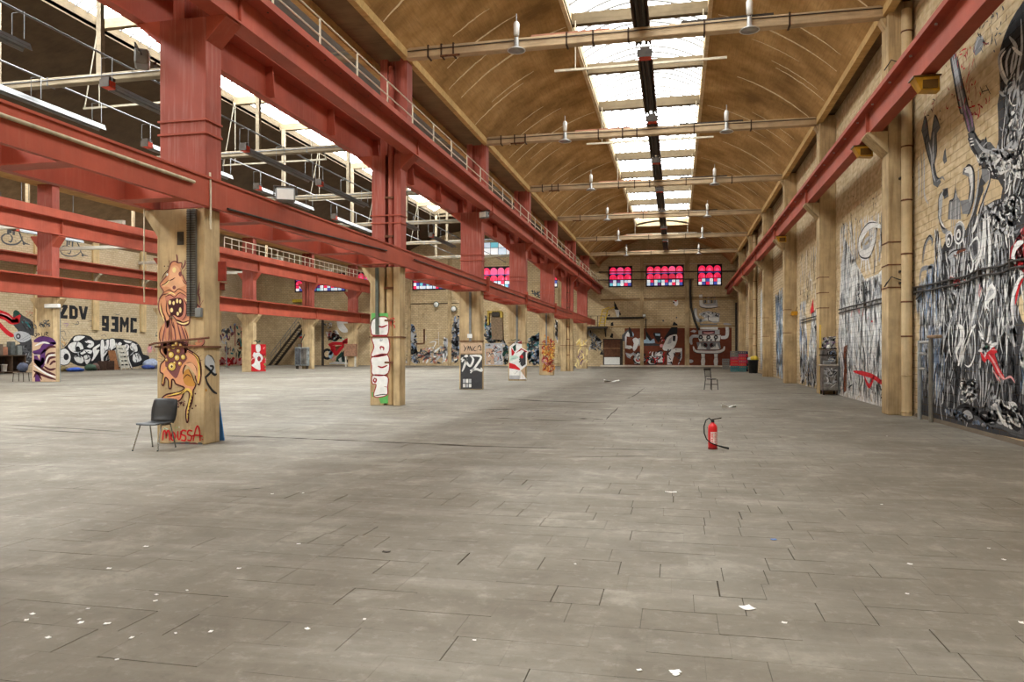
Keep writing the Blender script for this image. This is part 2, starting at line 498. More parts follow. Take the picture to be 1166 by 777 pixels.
for pix, w in (([(0, 483.5), (150, 492.5)], .045), ([(0, 487.5), (150, 496)], .06), ([(256, 496.5), (330, 499), (400, 502), (480, 505.5), (560, 509)], .075), ([(500, 507), (640, 511), (780, 513)], .05), ([(572, 454), (618, 457), (690, 459)], .16), ([(545, 466), (640, 468)], .10),
               ([(658, 477), (676, 477)], .16), ([(676, 477.5), (690, 478)], .10), ([(690, 478), (704, 464)], .02), ([(712, 455), (722, 451), (734, 442)], .03), ([(560, 476), (650, 480)], .07), ([(470, 466), (540, 470)], .07), ([(340, 456), (380, 456.5)], .12), ([(470, 443), (500, 443)], .16), ([(250, 560), (300, 556)], .02),
               ([(640, 521), (760, 519)], .03), ([(870, 466), (960, 470)], .08), ([(860, 447), (930, 449)], .13), ([(0, 440.5), (120, 438), (240, 435.5)], .22), ([(300, 431), (420, 427), (500, 424.5)], .25), ([(60, 452), (130, 450)], .10)):
    crack(pix, w)

# ------------------------------------------------------------------ right-hand wall: painted blocks, pilasters
wr = MB()
WB_Y0, WB_Y1 = 14.44, 46.36
wr.box(XR, XR + 0.45, Y_BACK, WB_Y0, 0, 11.2, 1)
wr.box(XR + 0.012, XR + 0.45, WB_Y0, WB_Y1, 0, 11.2, 0)
wr.box(XR, XR + 0.45, WB_Y1, Y_FAR + 0.4, 0, 11.2, 1)
wall_right = structure(wr.build('wall_right', [MORTAR, WALL_RIGHT]))
bl = []
for r in range(0, 61):
    z0 = r * BH
    y = WB_Y0 - (BW / 2 if r % 2 else 0)
    while y < WB_Y1 - 0.01:
        a, b_ = max(y, WB_Y0), min(y + BW, WB_Y1)
        if b_ - a > 0.05: bl.append((a, b_, z0, min(z0 + BH, 11.1)))
        y += BW
seen_b = [t for t in bl if in_view(XR, (t[0] + t[1]) / 2, (t[2] + t[3]) / 2, 6)]
seen_b.sort(key=lambda t: XR ** 2 + ((t[0] + t[1]) / 2) ** 2 + ((t[2] + t[3]) / 2 - EYE) ** 2)
near_b = set(seen_b[:300])
ub = MB().bbox(0, 1, 0, 1, 0, 1, 0.03).build('block', BLOCK); UB_ME = ub.data; bpy.data.objects.remove(ub)
rest = MB()
for (a, b_, z0, z1) in bl:
    pr = RNG.uniform(-0.003, 0.002)
    j = 0.005
    if (a, b_, z0, z1) in near_b:
        o = bpy.data.objects.new('block', UB_ME); COL.objects.link(o)
        o.location = (XR + pr, a + j, z0 + j); o.scale = (0.02, b_ - a - 2 * j, z1 - z0 - 2 * j); o.parent = wall_right
    else:
        x = XR + pr; y0, y1, za, zb = a + j, b_ - j, z0 + j, z1 - j
        vs = [(x, y0, za), (x, y1, za), (x, y1, zb), (x, y0, zb), (x + .015, y0, za), (x + .015, y1, za), (x + .015, y1, zb), (x + .015, y0, zb)]
        rest.add(vs, [(0, 1, 2, 3), (0, 4, 5, 1), (1, 5, 6, 2), (2, 6, 7, 3), (3, 7, 4, 0)])
tag(rest.build('block_field', BLOCK, wall_right), 'further painted wall blocks in running bond', kind='stuff')
PIL = []
for k in range(0, 7):
    yc = YC(k) - 0.28
    p = MB().bbox(5.45, XR - 0.004, yc - 0.33, yc + 0.33, 0, 10.9, 0.015).build('pilaster', CONC, wall_right)
    MB().prism([(5.44, 6.92), (4.93, 7.46), (4.93, 7.50), (5.44, 7.50)], 'y', yc - 0.33, yc + 0.33).build('haunch', CONC, p)
    MB().prism([(5.44, 10.3), (5.30, 10.55), (5.44, 10.55)], 'y', yc - 0.2, yc + 0.2).build('tie_seat', CONC, p)
    PIL.append((p, yc))
# kerb at the foot of the right wall
structure(MB().prism([(XR - 0.005, 0), (XR - 0.07, 0), (XR - 0.045, 0.035), (XR - 0.005, 0.075)], 'y', Y_BACK, 21.3).build('baseboard_right', mat_concrete('kerb_rubble', srgb(104, 94, 80), amt=0.7)))

# ------------------------------------------------------------------ far wall, left wall, back wall
wall_far = structure(box_obj('wall_far', WALL_FAR, XL - 0.4, XR + 0.5, Y_FAR, Y_FAR + 0.4, 0, 16.2))
wall_left = structure(box_obj('wall_left', WALL_LEFT, XL - 0.4, XL, Y_BACK, Y_FAR, 0, 12.0))
structure(box_obj('wall_back', WALL_FAR, XL - 0.4, XR + 0.5, Y_BACK - 0.4, Y_BACK, 0, 16.2))
for x0, x1 in ((-3.80, -3.43), (0.82, 1.27), (-12.6, -12.2), (-17.4, -17.0), (-21.6, -21.2), (-25.0, -24.6), (-29.8, -29.4), (-36.6, -36.2)):
    box_obj('pilaster', CONC, x0, x1, Y_FAR - 0.16, Y_FAR - 0.003, 0, 12.2, wall_far, 0.01)
for z0 in (4.15, 6.95, 11.6):
    box_obj('string_course', mat_concrete('band_concrete_%d' % int(z0 * 10), srgb(176, 148, 106), amt=0.6, vertical=False), -8.0, 5.9, Y_FAR - 0.06, Y_FAR - 0.003, z0, z0 + 0.18, wall_far)
for yc in (43.9, 49.9, 55.9, 61.8, 67.8, 73.8):
    box_obj('pilaster', mat_concrete('left_pilaster_%d' % int(yc), srgb(214, 188, 140), amt=0.4), XL + 0.003, XL + 0.18, yc - 0.35, yc + 0.35, 3.45, 11.6, wall_left, 0.01)
structure(MB().prism([(Y_FAR - 0.35, 0), (Y_FAR, 0), (Y_FAR, 0.16), (Y_FAR - 0.30, 0.12)], 'x', -8.0, 5.9).build('baseboard_far', mat_concrete('far_kerb', srgb(206, 196, 178), amt=0.3)))

# ------------------------------------------------------------------ vaulted ceilings with skylights
SKY_END = 71.6
def vault(name, m, cx, half, R, zs, sw, t=0.16, y0=Y_BACK, y1=Y_FAR, sky_y0=Y_BACK + 1.0, sky_y1=SKY_END):
    zc = zs - sqrt(R * R - half * half)
    def z(x, rr=0): return zc + sqrt((R + rr) ** 2 - (x - cx) ** 2)
    b = MB()
    n = 18
    def strip(xa, xb, ya, yb):
        xs = [xa + (xb - xa) * i / n for i in range(n + 1)]
        low = [(x, z(x)) for x in xs]; up = [(x, z(x) + t) for x in xs]
        vs = []
        for yy in (ya, yb):
            vs += [(x, yy, zz) for x, zz in low] + [(x, yy, zz) for x, zz in up]
        M = n + 1; fs = []
        for i in range(n):
            fs.append((i, i + 1, 2 * M + i + 1, 2 * M + i))
            fs.append((M + i, 3 * M + i, 3 * M + i + 1, M + i + 1))
            fs.append((i, M + i, M + i + 1, i + 1)); fs.append((2 * M + i, 2 * M + i + 1, 3 * M + i + 1, 3 * M + i))
        fs.append((0, 2 * M, 3 * M, M)); fs.append((n, M + n, 3 * M + n, 2 * M + n))
        b.add(vs, fs, 0, False)
    strip(cx - half, cx - sw, y0, y1); strip(cx + sw, cx + half, y0, y1)
    strip(cx - sw, cx + sw, sky_y1, y1); strip(cx - sw, cx + sw, y0, sky_y0)
    o = structure(b.build(name, m)); return o, z
NC, NH, NR = -1.33, 6.77, 9.33
ceil_nave, z_nave = vault('ceiling', VAULT, NC, NH, NR, Z_SPR, 2.37)
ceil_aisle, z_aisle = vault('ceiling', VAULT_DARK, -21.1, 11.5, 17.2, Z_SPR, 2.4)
ceil_side, z_side = vault('ceiling', VAULT_SIDE, -41.6, 7.4, 9.6, Z_SPR, 2.3)
# shells are shaded smooth along the arch by fine segments; pale mortar seams on the nave shell
def seam(xa, xb, yy, w, parent, zf_, m=SEAM):
    n = 14; b = MB(); vs = []
    for i in range(n + 1):
        x = xa + (xb - xa) * i / n
        zz = zf_(x) - 0.012
        ww = w * (0.35 + 0.65 * sin(pi * min(1, max(0.06, i / n))))
        jit = RNG.uniform(-0.02, 0.02)
        vs += [(x, yy - ww + jit, zz), (x, yy + ww + jit, zz)]
    b.add(vs, [(2 * i, 2 * i + 1, 2 * i + 3, 2 * i + 2) for i in range(n)])
    return b.build('seam', m, parent)
for k in range(1, 7):
    yt = YC(k) - 0.3
    for dy, xl0, xl1, xr0, xr1, w in ((-2.1, -8.0, -6.0, 3.6, 5.3, .06), (0.35, -7.9, -4.6, 2.4, 5.3, .09), (1.3, -7.0, -5.8, 3.9, 4.9, .04), (2.6, -7.6, -5.2, 3.0, 5.2, .05), (3.8, -7.9, -6.4, 3.3, 5.1, .05), (5.0, -7.8, -3.9, 1.4, 5.2, .07), (6.2, -7.3, -6.0, 2.6, 4.2, .04), (7.3, -7.2, -5.5, 3.4, 5.0, .05)):
        if RNG.random() < 0.85: seam(xl0, xl1, yt + dy, w, ceil_nave, z_nave)
        if RNG.random() < 0.75: seam(xr0, xr1, yt + dy, w * 0.8, ceil_nave, z_nave)
# edge beams and valley gutters
EDGE = mat_concrete('edge_beam_concrete', srgb(190, 158, 104), stain=srgb(110, 84, 48), amt=0.5, vertical=False)
GUT = mat_concrete('gutter_concrete', srgb(120, 100, 72), stain=srgb(70, 58, 42), amt=0.5, vertical=False)
structure(box_obj('trim_1', EDGE, 5.36, 5.58, Y_BACK, Y_FAR, 10.62, 10.98))
structure(box_obj('trim_2', GUT, 5.50, XR + 0.4, Y_BACK, Y_FAR, 10.97, 11.35))
structure(box_obj('trim_3', EDGE, -8.20, -8.02, Y_BACK, Y_FAR, 10.62, 10.98))
structure(box_obj('trim_4', GUT, -9.44, -8.20, Y_BACK, Y_FAR, 10.97, 11.3))
structure(box_obj('trim_5', EDGE, -9.62, -9.44, Y_BACK, Y_FAR, 10.62, 10.98))
structure(box_obj('trim_6', EDGE, -34.25, -32.55, Y_BACK, Y_FAR, 10.7, 10.98))

# skylights
def skylight(idx, cx, sw, zf_, glow, y0, y1):
    m = mat_glow('skylight_pane_%d' % idx, (0.955, 0.985, 1.0), glow)
    zo = zf_(cx - sw)
    b = MB()
    zc1 = zo + 0.55
    for s in (-1, 1):
        b.box(cx + s * sw, cx + s * (sw + 0.14), y0, y1, zo - 0.06, zc1)
    b.box(cx - sw, cx + sw, y0 - 0.12, y0, zo - 0.06, zc1 + 0.6); b.box(cx - sw, cx + sw, y1, y1 + 0.12, zo - 0.06, zc1 + 0.6)
    win = structure(b.build('window_%d' % idx, CONC_CURB if idx == 1 else CURB_GLARE_DARK))
    H = BAY / 2; rise = 0.75; n = 8
    def gz(u): return zc1 + rise * (1 - u * u)
    yy = y0
    pane_me = None; rib_me = None; beam_me = None
    k0 = math.floor((y0 - (YC(1) - 0.1)) / H)
    k = 0
    ys = [YC(1) - 0.1 + H * i for i in range(k0, k0 + 40)]
    ys = [y0] + [v for v in ys if y0 + 0.5 < v < y1 - 0.5] + [y1]
    for a, c in zip(ys[:-1], ys[1:]):
        vs = []
        for i in range(n + 1):
            u = -1 + 2 * i / n
            vs += [(cx + u * sw, a + 0.02, gz(u)), (cx + u * sw, c - 0.02, gz(u)), (cx + u * sw, a + 0.02, gz(u) + 0.03), (cx + u * sw, c - 0.02, gz(u) + 0.03)]
        fs = []
        for i in range(n):
            q = 4 * i
            fs += [(q, q + 1, q + 5, q + 4), (q + 2, q + 6, q + 7, q + 3), (q, q + 4, q + 6, q + 2), (q + 1, q + 3, q + 7, q + 5)]
        fs += [(0, 2, 3, 1), (4 * n, 4 * n + 1, 4 * n + 3, 4 * n + 2)]
        MB().add(vs, fs).build('pane', m, win)
        cnt = max(2, int(round((c - a) / 0.62)))
        for j in range(1, cnt):
            yj = a + (c - a) * j / cnt
            if yj < 14 : continue
            o = None
            if rib_me is None:
                rb = MB(); pts = [(cx - sw + 2 * sw * i / 12, 0, gz(-1 + 2 * i / 12) - 0.03) for i in range(13)]
                vs = []
                for q in pts: vs += [(q[0], -0.045, q[2]), (q[0], 0.045, q[2]), (q[0], 0.045, q[2] - 0.05), (q[0], -0.045, q[2] - 0.05)]
                fs = []
                for i in range(12):
                    for e in range(4): fs.append((4 * i + e, 4 * i + (e + 1) % 4, 4 * i + 4 + (e + 1) % 4, 4 * i + 4 + e))
                o = rb.add(vs, fs).build('glazing_rib', RIBM, win); rib_me = o.data
            else:
                o = bpy.data.objects.new('glazing_rib', rib_me); COL.objects.link(o); o.parent = win
            o.location = (0, yj, 0)
        if a > y0 + 0.1 and a > 10:
            if beam_me is None:
                o = MB().bbox(cx - sw, cx + sw, -0.13, 0.13, zo + 0.0, zo + 0.42, 0.012).build('cross_beam', BEAM_GLARE_DARK, win); beam_me = o.data
            else:
                o = bpy.data.objects.new('cross_beam', beam_me); COL.objects.link(o); o.parent = win
            o.location = (0, a, 0)
    return win
CURB_GLARE_DARK = mat_concrete('glare_darkened_curb', srgb(72, 62, 46), stain=srgb(60, 42, 24), amt=.5)  # curb concrete coloured dark because the glowing panes beside it blow it out
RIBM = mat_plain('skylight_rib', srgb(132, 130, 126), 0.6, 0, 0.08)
BEAM_GLARE_DARK = mat_concrete('glare_darkened_beam_concrete', srgb(112, 98, 76), stain=srgb(80, 66, 46), amt=.5, vertical=False)  # beam colour lowered so the light of the panes leaves them visible
skylight(1, NC, 2.37, z_nave, GLOW_NAVE, Y_BACK + 1.0, SKY_END)
skylight(2, -21.1, 2.4, z_aisle, GLOW_AISLE, Y_BACK + 1.0, SKY_END)
skylight(3, -41.6, 2.3, z_side, GLOW_SIDE, Y_BACK + 1.0, SKY_END)

# ------------------------------------------------------------------ stained glass in the far wall
GL = {}
for nm, c, s in (('red', srgb(238, 40, 84), 1.0), ('pink', srgb(236, 80, 130), 1.0), ('crimson', srgb(190, 20, 60), 1.0), ('blue', srgb(70, 84, 170), 1.0), ('violet', srgb(96, 40, 110), 1.0),
                 ('pale', srgb(205, 222, 240), 1.0), ('cyan', srgb(110, 190, 205), 1.0), ('white', srgb(246, 246, 248), 1.0)):
    GL[nm] = mat_glow('stained_glass_' + nm, c, GLOW_STAIN * (0.62 if nm in ('red', 'crimson', 'pink') else 0.5), 0.3)
LEAD = mat_plain('window_lead', srgb(46, 34, 44), 0.7, 0.1, 0.2)
win_n = [4]
def stained(x0, x1, z0, z1, arches, seed, red=True, yy=Y_FAR):
    r = random.Random(seed)
    w = structure(box_obj('window_%d' % win_n[0], LEAD, x0, x1, yy - 0.03, yy - 0.004, z0, z1)); win_n[0] += 1
    fr = MB(); t = 0.09
    fr.box(x0 - t, x0, yy - 0.08, yy - 0.004, z0 - t, z1 + t); fr.box(x1, x1 + t, yy - 0.08, yy - 0.004, z0 - t, z1 + t)
    fr.box(x0, x1, yy - 0.08, yy - 0.004, z1, z1 + t); fr.box(x0, x1, yy - 0.08, yy - 0.004, z0 - t, z0)
    fr.build('window_frame', LEAD, w)
    H = z1 - z0; aw = (x1 - x0) / arches
    rows = ((0.66, 0.98), (0.36, 0.62), (0.02, 0.33))
    g = 0.03
    for i in range(arches):
        xa, xb = x0 + i * aw + g, x0 + (i + 1) * aw - g
        xm = (xa + xb) / 2; hw = (xb - xa) / 2
        # top row: round arch with blue spandrels, a red roundel inside
        za, zb = z0 + rows[0][0] * H, z0 + rows[0][1] * H
        def arch(hw_, z_lo, z_hi, n=8):
            p = [(xm - hw_, z_lo), (xm + hw_, z_lo)]
            zsp = z_hi - min(hw_, z_hi - z_lo)
            return p + [(xm + hw_ * cos(pi * j / n), zsp + (z_hi - zsp) * sin(pi * j / n)) for j in range(n + 1)]
        MB().prism(arch(hw, za, zb), 'y', yy - 0.045, yy - 0.031).build('pane', GL[r.choice(('red', 'pink', 'red')) if red else r.choice(('blue', 'pale'))], w)
        MB().prism(arch(hw * 0.5, za, za + (zb - za) * 0.6), 'y', yy - 0.055, yy - 0.046).build('pane', GL['pink' if red else 'white'], w)
        za, zb = z0 + rows[1][0] * H, z0 + rows[1][1] * H
        MB().prism(arch(hw, za, zb), 'y', yy - 0.045, yy - 0.031).build('pane', GL[r.choice(('red', 'crimson', 'red')) if red else r.choice(('pale', 'blue'))], w)
        for u in (-.55, .55):
            box_obj('pane', GL['pink' if r.random() < .5 else 'crimson'], xm + u * hw - .09 * hw * 2, xm + u * hw + .09 * hw * 2, yy - 0.055, yy - 0.046, za + .02, za + (zb - za) * .5, w)
        box_obj('pane', GL['blue'], xa, xb, yy - 0.045, yy - 0.031, zb + 0.01, zb + 0.035 * H, w)
        za, zb = z0 + rows[2][0] * H, z0 + rows[2][1] * H
        cells = (('white', 'pale', 'red', 'blue'), ('pale', 'violet', 'white', 'cyan'), ('blue', 'white', 'red', 'pale'))[r.randrange(3)]
        c = list(cells); r.shuffle(c)
        for q in range(4):
            u0, v0 = (q % 2) * 0.5, (q // 2) * 0.5
            box_obj('pane', GL[c[q]], xa + (xb - xa) * u0 + .012, xa + (xb - xa) * (u0 + .5) - .012, yy - 0.045, yy - 0.031, za + (zb - za) * v0 + .012, za + (zb - za) * (v0 + .5) - .012, w)
    return w
stained(-7.04, -4.72, 8.53, 10.60, 3, 1)
stained(-3.12, 0.62, 8.50, 10.60, 5, 2)
stained(2.16, 4.46, 8.50, 10.58, 3, 3)
stained(-20.97, -17.70, 8.60, 10.87, 4, 4)
stained(-29.1, -25.3, 8.60, 10.80, 5, 5)
stained(-43.6, -37.4, 8.60, 10.60, 7, 6)
stained(-35.8, -32.0, 8.60, 10.60, 5, 8)
stained(-14.2, -10.4, 8.60, 10.70, 5, 9)
# pale lunette window high in the middle gable
wl = structure(box_obj('window_%d' % win_n[0], LEAD, -21.0, -17.4, Y_FAR - 0.03, Y_FAR - 0.004, 12.0, 14.1)); win_n[0] += 1
for i in range(4):
    for j in range(2):
        box_obj('pane', GL[('white', 'pale', 'white', 'cyan', 'pale', 'white')[(i * 2 + j) % 6]], -20.95 + .88 * i, -20.95 + .88 * i + .82, Y_FAR - .05, Y_FAR - .031, 12.05 + 1.02 * j, 12.05 + 1.02 * j + .96, wl)

# ------------------------------------------------------------------ door and brown panelling on the far wall
PLANK = mat_plain('door_planks', srgb(98, 62, 42), 0.75, 0, 0.3, 5)
PLANK2 = mat_plain('door_rail_wood', srgb(132, 98, 68), 0.75, 0, 0.3, 5)
d = structure(box_obj('door_1', DARK, -7.72, -5.62, Y_FAR - 0.09, Y_FAR - 0.004, 0, 2.95))
for i in range(6):
    box_obj('plank', PLANK, -7.62 + .29 * i, -7.62 + .29 * i + .28, Y_FAR - .13, Y_FAR - .091, 1.02, 2.86, d)
box_obj('door_rail', PLANK2, -7.66, -5.88, Y_FAR - .16, Y_FAR - .131, 1.86, 2.0, d)
box_obj('kick_panel', WHITE, -7.58, -5.94, Y_FAR - .14, Y_FAR - .091, 0.2, 0.98, d)
BROWN = mat_plain('oxide_brown_paint', srgb(112, 58, 38), 0.85, 0, 0.2, 2)
for x0, x1 in ((-5.42, -3.81), (-3.42, 0.81), (1.28, 5.52)):
    box_obj('painted_dado', BROWN, x0, x1, Y_FAR - 0.012, Y_FAR - 0.002, 0.15, 4.06, wall_far)
# ================================================================== columns between nave and middle aisle
ORD = ['nearest', 'second', 'third', 'fourth', 'fifth', 'sixth', 'seventh']
A_COL = []
a_desc = ['with the pale orange monster mural and black chair', 'with white and red bubble letters, a pipe in its recess', 'with the black painted foot and white tag', 'with the red, white and black geometric mural', 'with the orange curling mural', 'with a pale pipe standing in its recess', 'with a pale yellow foot, last before the far wall']
for k in range(7):
    y0, y1 = YC(k) - 0.235, YC(k) + 0.235
    pipe = k in (1, 5)
    t = thing('hall_column', 'concrete and red steel nave column %s' % a_desc[k], 'column', (0, 0, 0), 0, 'columns between the nave and the middle aisle')
    xa, xb = -9.31, -8.33
    if pipe:
        b = MB(); b.bbox(xa, xa + .46, y0, y1, 0, 4.28, .012); b.bbox(xb - .22, xb, y0, y1, 0, 4.28, .012); b.box(xa + .46, xb - .22, y0 + .28, y1, 0, 4.28)
        b.build('concrete_shaft', CONC, t)
    else:
        MB().bbox(xa, xb, y0, y1, 0, 4.28, .015).build('concrete_shaft', CONC, t)
    MB().prism([(xa + .01, 3.78), (xa + .01, 4.28), (-9.60, 4.28), (-9.60, 4.22)], 'y', y0 + .01, y1 - .01).build('capital', CONC, t)
    # red steel shaft, haunches for the crane girders, upper shaft
    xs0, xs1 = -9.25, -8.30
    if pipe:
        b = MB(); b.box(xs0, xs0 + .43, y0, y1, 4.28, 7.74); b.box(xs1 - .22, xs1, y0, y1, 4.28, 7.74); b.box(xs0 + .43, xs1 - .22, y0 + .26, y1, 4.28, 7.74)
        b.build('steel_shaft', RED_COLUMN, t)
    else:
        MB().bbox(xs0, xs1, y0, y1, 4.28, 7.74, .01).build('steel_shaft', RED_COLUMN, t)
    MB().prism([(xs1, 7.30), (-7.90, 7.70), (-7.90, 7.735), (xs1, 7.735)], 'y', y0, y1).build('haunch', RED, t)
    MB().prism([(xs0, 7.30), (-9.74, 7.70), (-9.74, 7.735), (xs0, 7.735)], 'y', y0, y1).build('haunch', RED, t)
    b = MB(); b.box(-8.97, -8.74, y0, y1, 7.74, 10.7); b.box(-8.32, -8.10, y0, y1, 7.74, 10.7); b.box(-8.74, -8.32, y0 + .2, y0 + .26, 7.74, 10.7)
    b.build('upper_shaft', RED_COLUMN, t)
    if pipe:
        pm = RED_COLUMN
        MB().tube([(-8.66, y0 + .12, 4.3), (-8.66, y0 + .12, 10.5)], .10, 12).build('drain_pipe', pm, t)
        MB().tube([(-8.70, y0 + .13, 0.02), (-8.70, y0 + .13, 4.28)], .115, 12).build('drain_pipe', mat_concrete('pipe_cream_%d' % k, srgb(196, 168, 124), stain=srgb(124, 94, 62), amt=.5), t)
        for z in (1.3, 2.6, 3.6, 5.2, 6.4):
            MB().box(-8.83, -8.55, y0 - .02, y0 + .05, z, z + .06).build('pipe_clamp', RUST, t)
    for z in (1.75 if k == 0 else 2.1, 5.62, 5.86):
        q = .012 + (.004 if z > 4 else 0)
        X0, X1 = (xa, xb) if z < 4.2 else (xs0, xs1)
        b = MB()
        b.box(X0 - .03, X1 + .03, y0 - .03, y0 - .004, z, z + .035); b.box(X1 + .004, X1 + .03, y0 - .004, y1, z, z + .035)
        b.build('strap', RUST if z < 4 else RED, t)
    A_COL.append(t)
# fittings on the nearest column
y0 = YC(0) - 0.235
t = A_COL[0]
b = MB(); b.box(-8.66, -8.60, y0 - .05, y0 - .002, 2.32, 4.26); b.box(-8.54, -8.48, y0 - .05, y0 - .002, 2.32, 4.26); b.box(-8.60, -8.54, y0 - .03, y0 - .002, 2.32, 4.26)
ct = b.build('cable_tray', mat_plain('tray_grey', srgb(98, 98, 94), .55, .2, .2), t)
for i in range(44):
    MB().box(-8.66, -8.48, y0 - .058, y0 - .051, 2.36 + .043 * i, 2.36 + .043 * i + .014).build('rung', DARK, ct)
box_obj('junction_box', GREYP, -8.48, -8.36, y0 - .07, y0 - .004, 2.30, 2.47, t, .008)
MB().tube([(-9.42, y0 - .06, 1.80), (-9.3, y0 - .08, 1.83), (-8.8, y0 - .08, 1.88), (-8.2, y0 - .06, 1.93)], .022, 6).build('clamp_rod', RUST, t)
box_obj('sign_plate', mat_plain('red_sign', srgb(150, 60, 48), .6), -8.26, -8.10, y0 + .30, y0 + .33, 2.98, 3.34, t)
MB().lathe([(0.0001, -.006), (.06, -.006), (.07, 0), (.0001, .0)], (-8.82, y0 - .001, 3.74), 12, axis='y').build('vent_hole', DARK, t)
box_obj('vent_hole', DARK, -8.89, -8.75, y0 - .006, y0 - .0015, 3.62, 3.86, t, .002)
MB().tube([(-8.20, y0 - .03, 4.9), (-8.18, y0 - .04, 4.62), (-8.18, y0 - .04, 4.0), (-8.19, y0 - .02, 3.88)], .018, 8).build('conduit', CREAM, t)
for k in (2, 3, 4):
    yk = YC(k) - .235
    box_obj('cable_tray', GREYP, -8.86, -8.76, yk - .04, yk - .002, 2.1, 4.26, A_COL[k])
yk = YC(1) - .235
box_obj('cable_tray', mat_plain('tray_green_grey', srgb(86, 92, 84), .6, .1), -9.12, -9.02, yk - .05, yk - .002, 2.2, 4.26, A_COL[1])
box_obj('junction_box', WHITE, -8.93, -8.72, YC(2) - .30, YC(2) - .239, 2.25, 2.42, A_COL[2])

# second row of columns (between middle and left aisle)
B_COL = []
b_desc = ['with the purple marbled foot mural', 'hidden behind the monster column', 'with the red foot mural and a white figure', 'with a grey metal cabinet on its foot', 'standing beside the white disc and red bicycle mural']
B_Y = [34.75, 44.6, 54.5, 64.4, 74.3]
for i, yb in enumerate(B_Y):
    t = thing('hall_column', 'far left row concrete and red steel column %s' % b_desc[i], 'column', (0, 0, 0), 0, 'columns of the far left row')
    xa, xb = XB - .50, XB + .50
    y0, y1 = yb - .25, yb + .25
    MB().bbox(xa, xb, y0, y1, 0, 4.58, .015).build('concrete_shaft', CONC, t)
    for s in (-1, 1):
        MB().prism([(XB + s * .495, 3.9), (XB + s * .495, 4.56), (XB + s * .95, 4.56), (XB + s * .95, 4.48)], 'y', y0 + .01, y1 - .01).build('capital', CONC, t)
        MB().prism([(XB + s * .48, 7.3), (XB + s * .9, 7.84), (XB + s * .9, 7.90), (XB + s * .48, 7.90)], 'y', y0, y1).build('haunch', RED, t)
    if i in (1, 3):
        b = MB(); b.box(XB - .48, XB - .18, y0, y1, 4.58, 10.7); b.box(XB + .18, XB + .48, y0, y1, 4.58, 10.7); b.box(XB - .18, XB + .18, y0 + .22, y0 + .28, 4.58, 10.7)
        b.build('steel_shaft', RED_COLUMN, t)
        MB().tube([(XB, y0 + .1, 4.6), (XB, y0 + .1, 10.5)], .1, 10).build('drain_pipe', RED_COLUMN, t)
    else:
        MB().bbox(XB - .48, XB + .48, y0, y1, 4.58, 10.7, .01).build('steel_shaft', RED_COLUMN, t)
    MB().box(XB - .51, XB + .51, y0 - .03, y0 - .004, 6.0, 6.05).build('strap', RED, t)
    B_COL.append(t)

# ================================================================== crane girders
def Yrange(a, b, st):
    v = a
    while v < b: 
        yield v
        v += st
G0, G1 = Y_BACK + .02, Y_FAR - .02
# upper girder facing the nave
g = thing('crane_girder', 'upper red crane girder on the nave side of the columns, with a handrail on top', 'girder')
box_obj('web', RED, -7.985, -7.955, G0, G1, 7.775, 8.30, g)
box_obj('bottom_flange', RED, -8.22, -7.86, G0, G1, 7.74, 7.775, g)
box_obj('top_flange', RED, -8.28, -7.66, G0, G1, 8.30, 8.345, g)
box_obj('walkway_edge', RED, -7.70, -7.665, G0, G1, 8.346, 8.45, g)
for k in range(7):
    for dy, w in ((0.25, .05),):
        box_obj('stiffener', RED, -7.953, -7.90, YC(k) + dy, YC(k) + dy + w, 7.776, 8.298, g)
for yy in Yrange(4.2, 80, 3.28):
    box_obj('stiffener', RED, -8.20, -7.987, yy, yy + .03, 7.776, 8.298, g)
bo = MB()
for yy in Yrange(6, 60, .82): bo.lathe([(.022, -.012), (.022, 0)], (-7.80, yy, 8.30), 6)
tag(bo.build('bolt_row', DARK, g), kind='stuff')
HR = CREAM
hx = -7.93
i = 0
for yy in Yrange(5.6, 79, 2.05):
    MB().tube([(hx, yy, 8.35), (hx, yy, 9.26)], .022, 6).build('handrail_post', HR, g)
for nm, z in (('top_rail', 9.26), ('mid_rail', 8.86)):
    MB().tube([(hx, G0 + .5, z), (hx, G1 - .5, z)], .02, 6).build(nm, HR, g)
# upper girder on the aisle side
g = thing('crane_girder', 'upper red crane girder on the aisle side of the nave columns, inner stiffeners showing', 'girder')
box_obj('web', RED, -9.69, -9.66, G0, G1, 7.775, 8.52, g)
box_obj('bottom_flange', RED, -9.78, -9.56, G0, G1, 7.74, 7.775, g)
box_obj('top_flange', RED, -9.98, -9.30, G0, G1, 8.52, 8.60, g)
for yy in Yrange(3.35, 80, 3.28):
    MB().prism([(-9.659, 7.776), (-9.42, 7.776), (-9.48, 8.518), (-9.659, 8.518)], 'y', yy, yy + .05).build('stiffener', RED, g)
# lower girders
g = thing('tie_girder', 'lower red girder on the nave side of the columns, a grey conduit along its face', 'girder')
box_obj('web', RED, -8.225, -8.195, G0, 77.6, 4.32, 4.78, g)
box_obj('bottom_flange', RED, -8.285, -8.19, G0, 77.6, 4.285, 4.32, g)
box_obj('top_flange', RED, -8.285, -8.17, G0, 77.6, 4.78, 4.82, g)
for yy in Yrange(4.0, 77, 2.46):
    if min(abs(yy - YC(k)) for k in range(8)) > .6:
        box_obj('diaphragm', RED, -9.37, -8.226, yy, yy + .03, 4.33, 4.77, g)
        box_obj('batten_plate', RED, -9.375, -8.29, yy - .14, yy + .18, 4.286, 4.312, g)
MB().tube([(-8.165, G0, 4.60), (-8.165, 11.6, 4.62)], .03, 8).build('conduit', mat_plain('conduit_cream', srgb(190, 176, 148), .6), g)
MB().tube([(-8.165, 12.6, 4.34), (-8.165, 16.0, 4.42), (-8.165, 20.5, 4.58)], .02, 8).build('conduit', DARK, g)
MB().tube([(-8.165, 22.8, 4.60), (-8.165, 34.0, 4.58), (-8.165, 60.0, 4.6)], .018, 8).build('conduit', DARK, g)
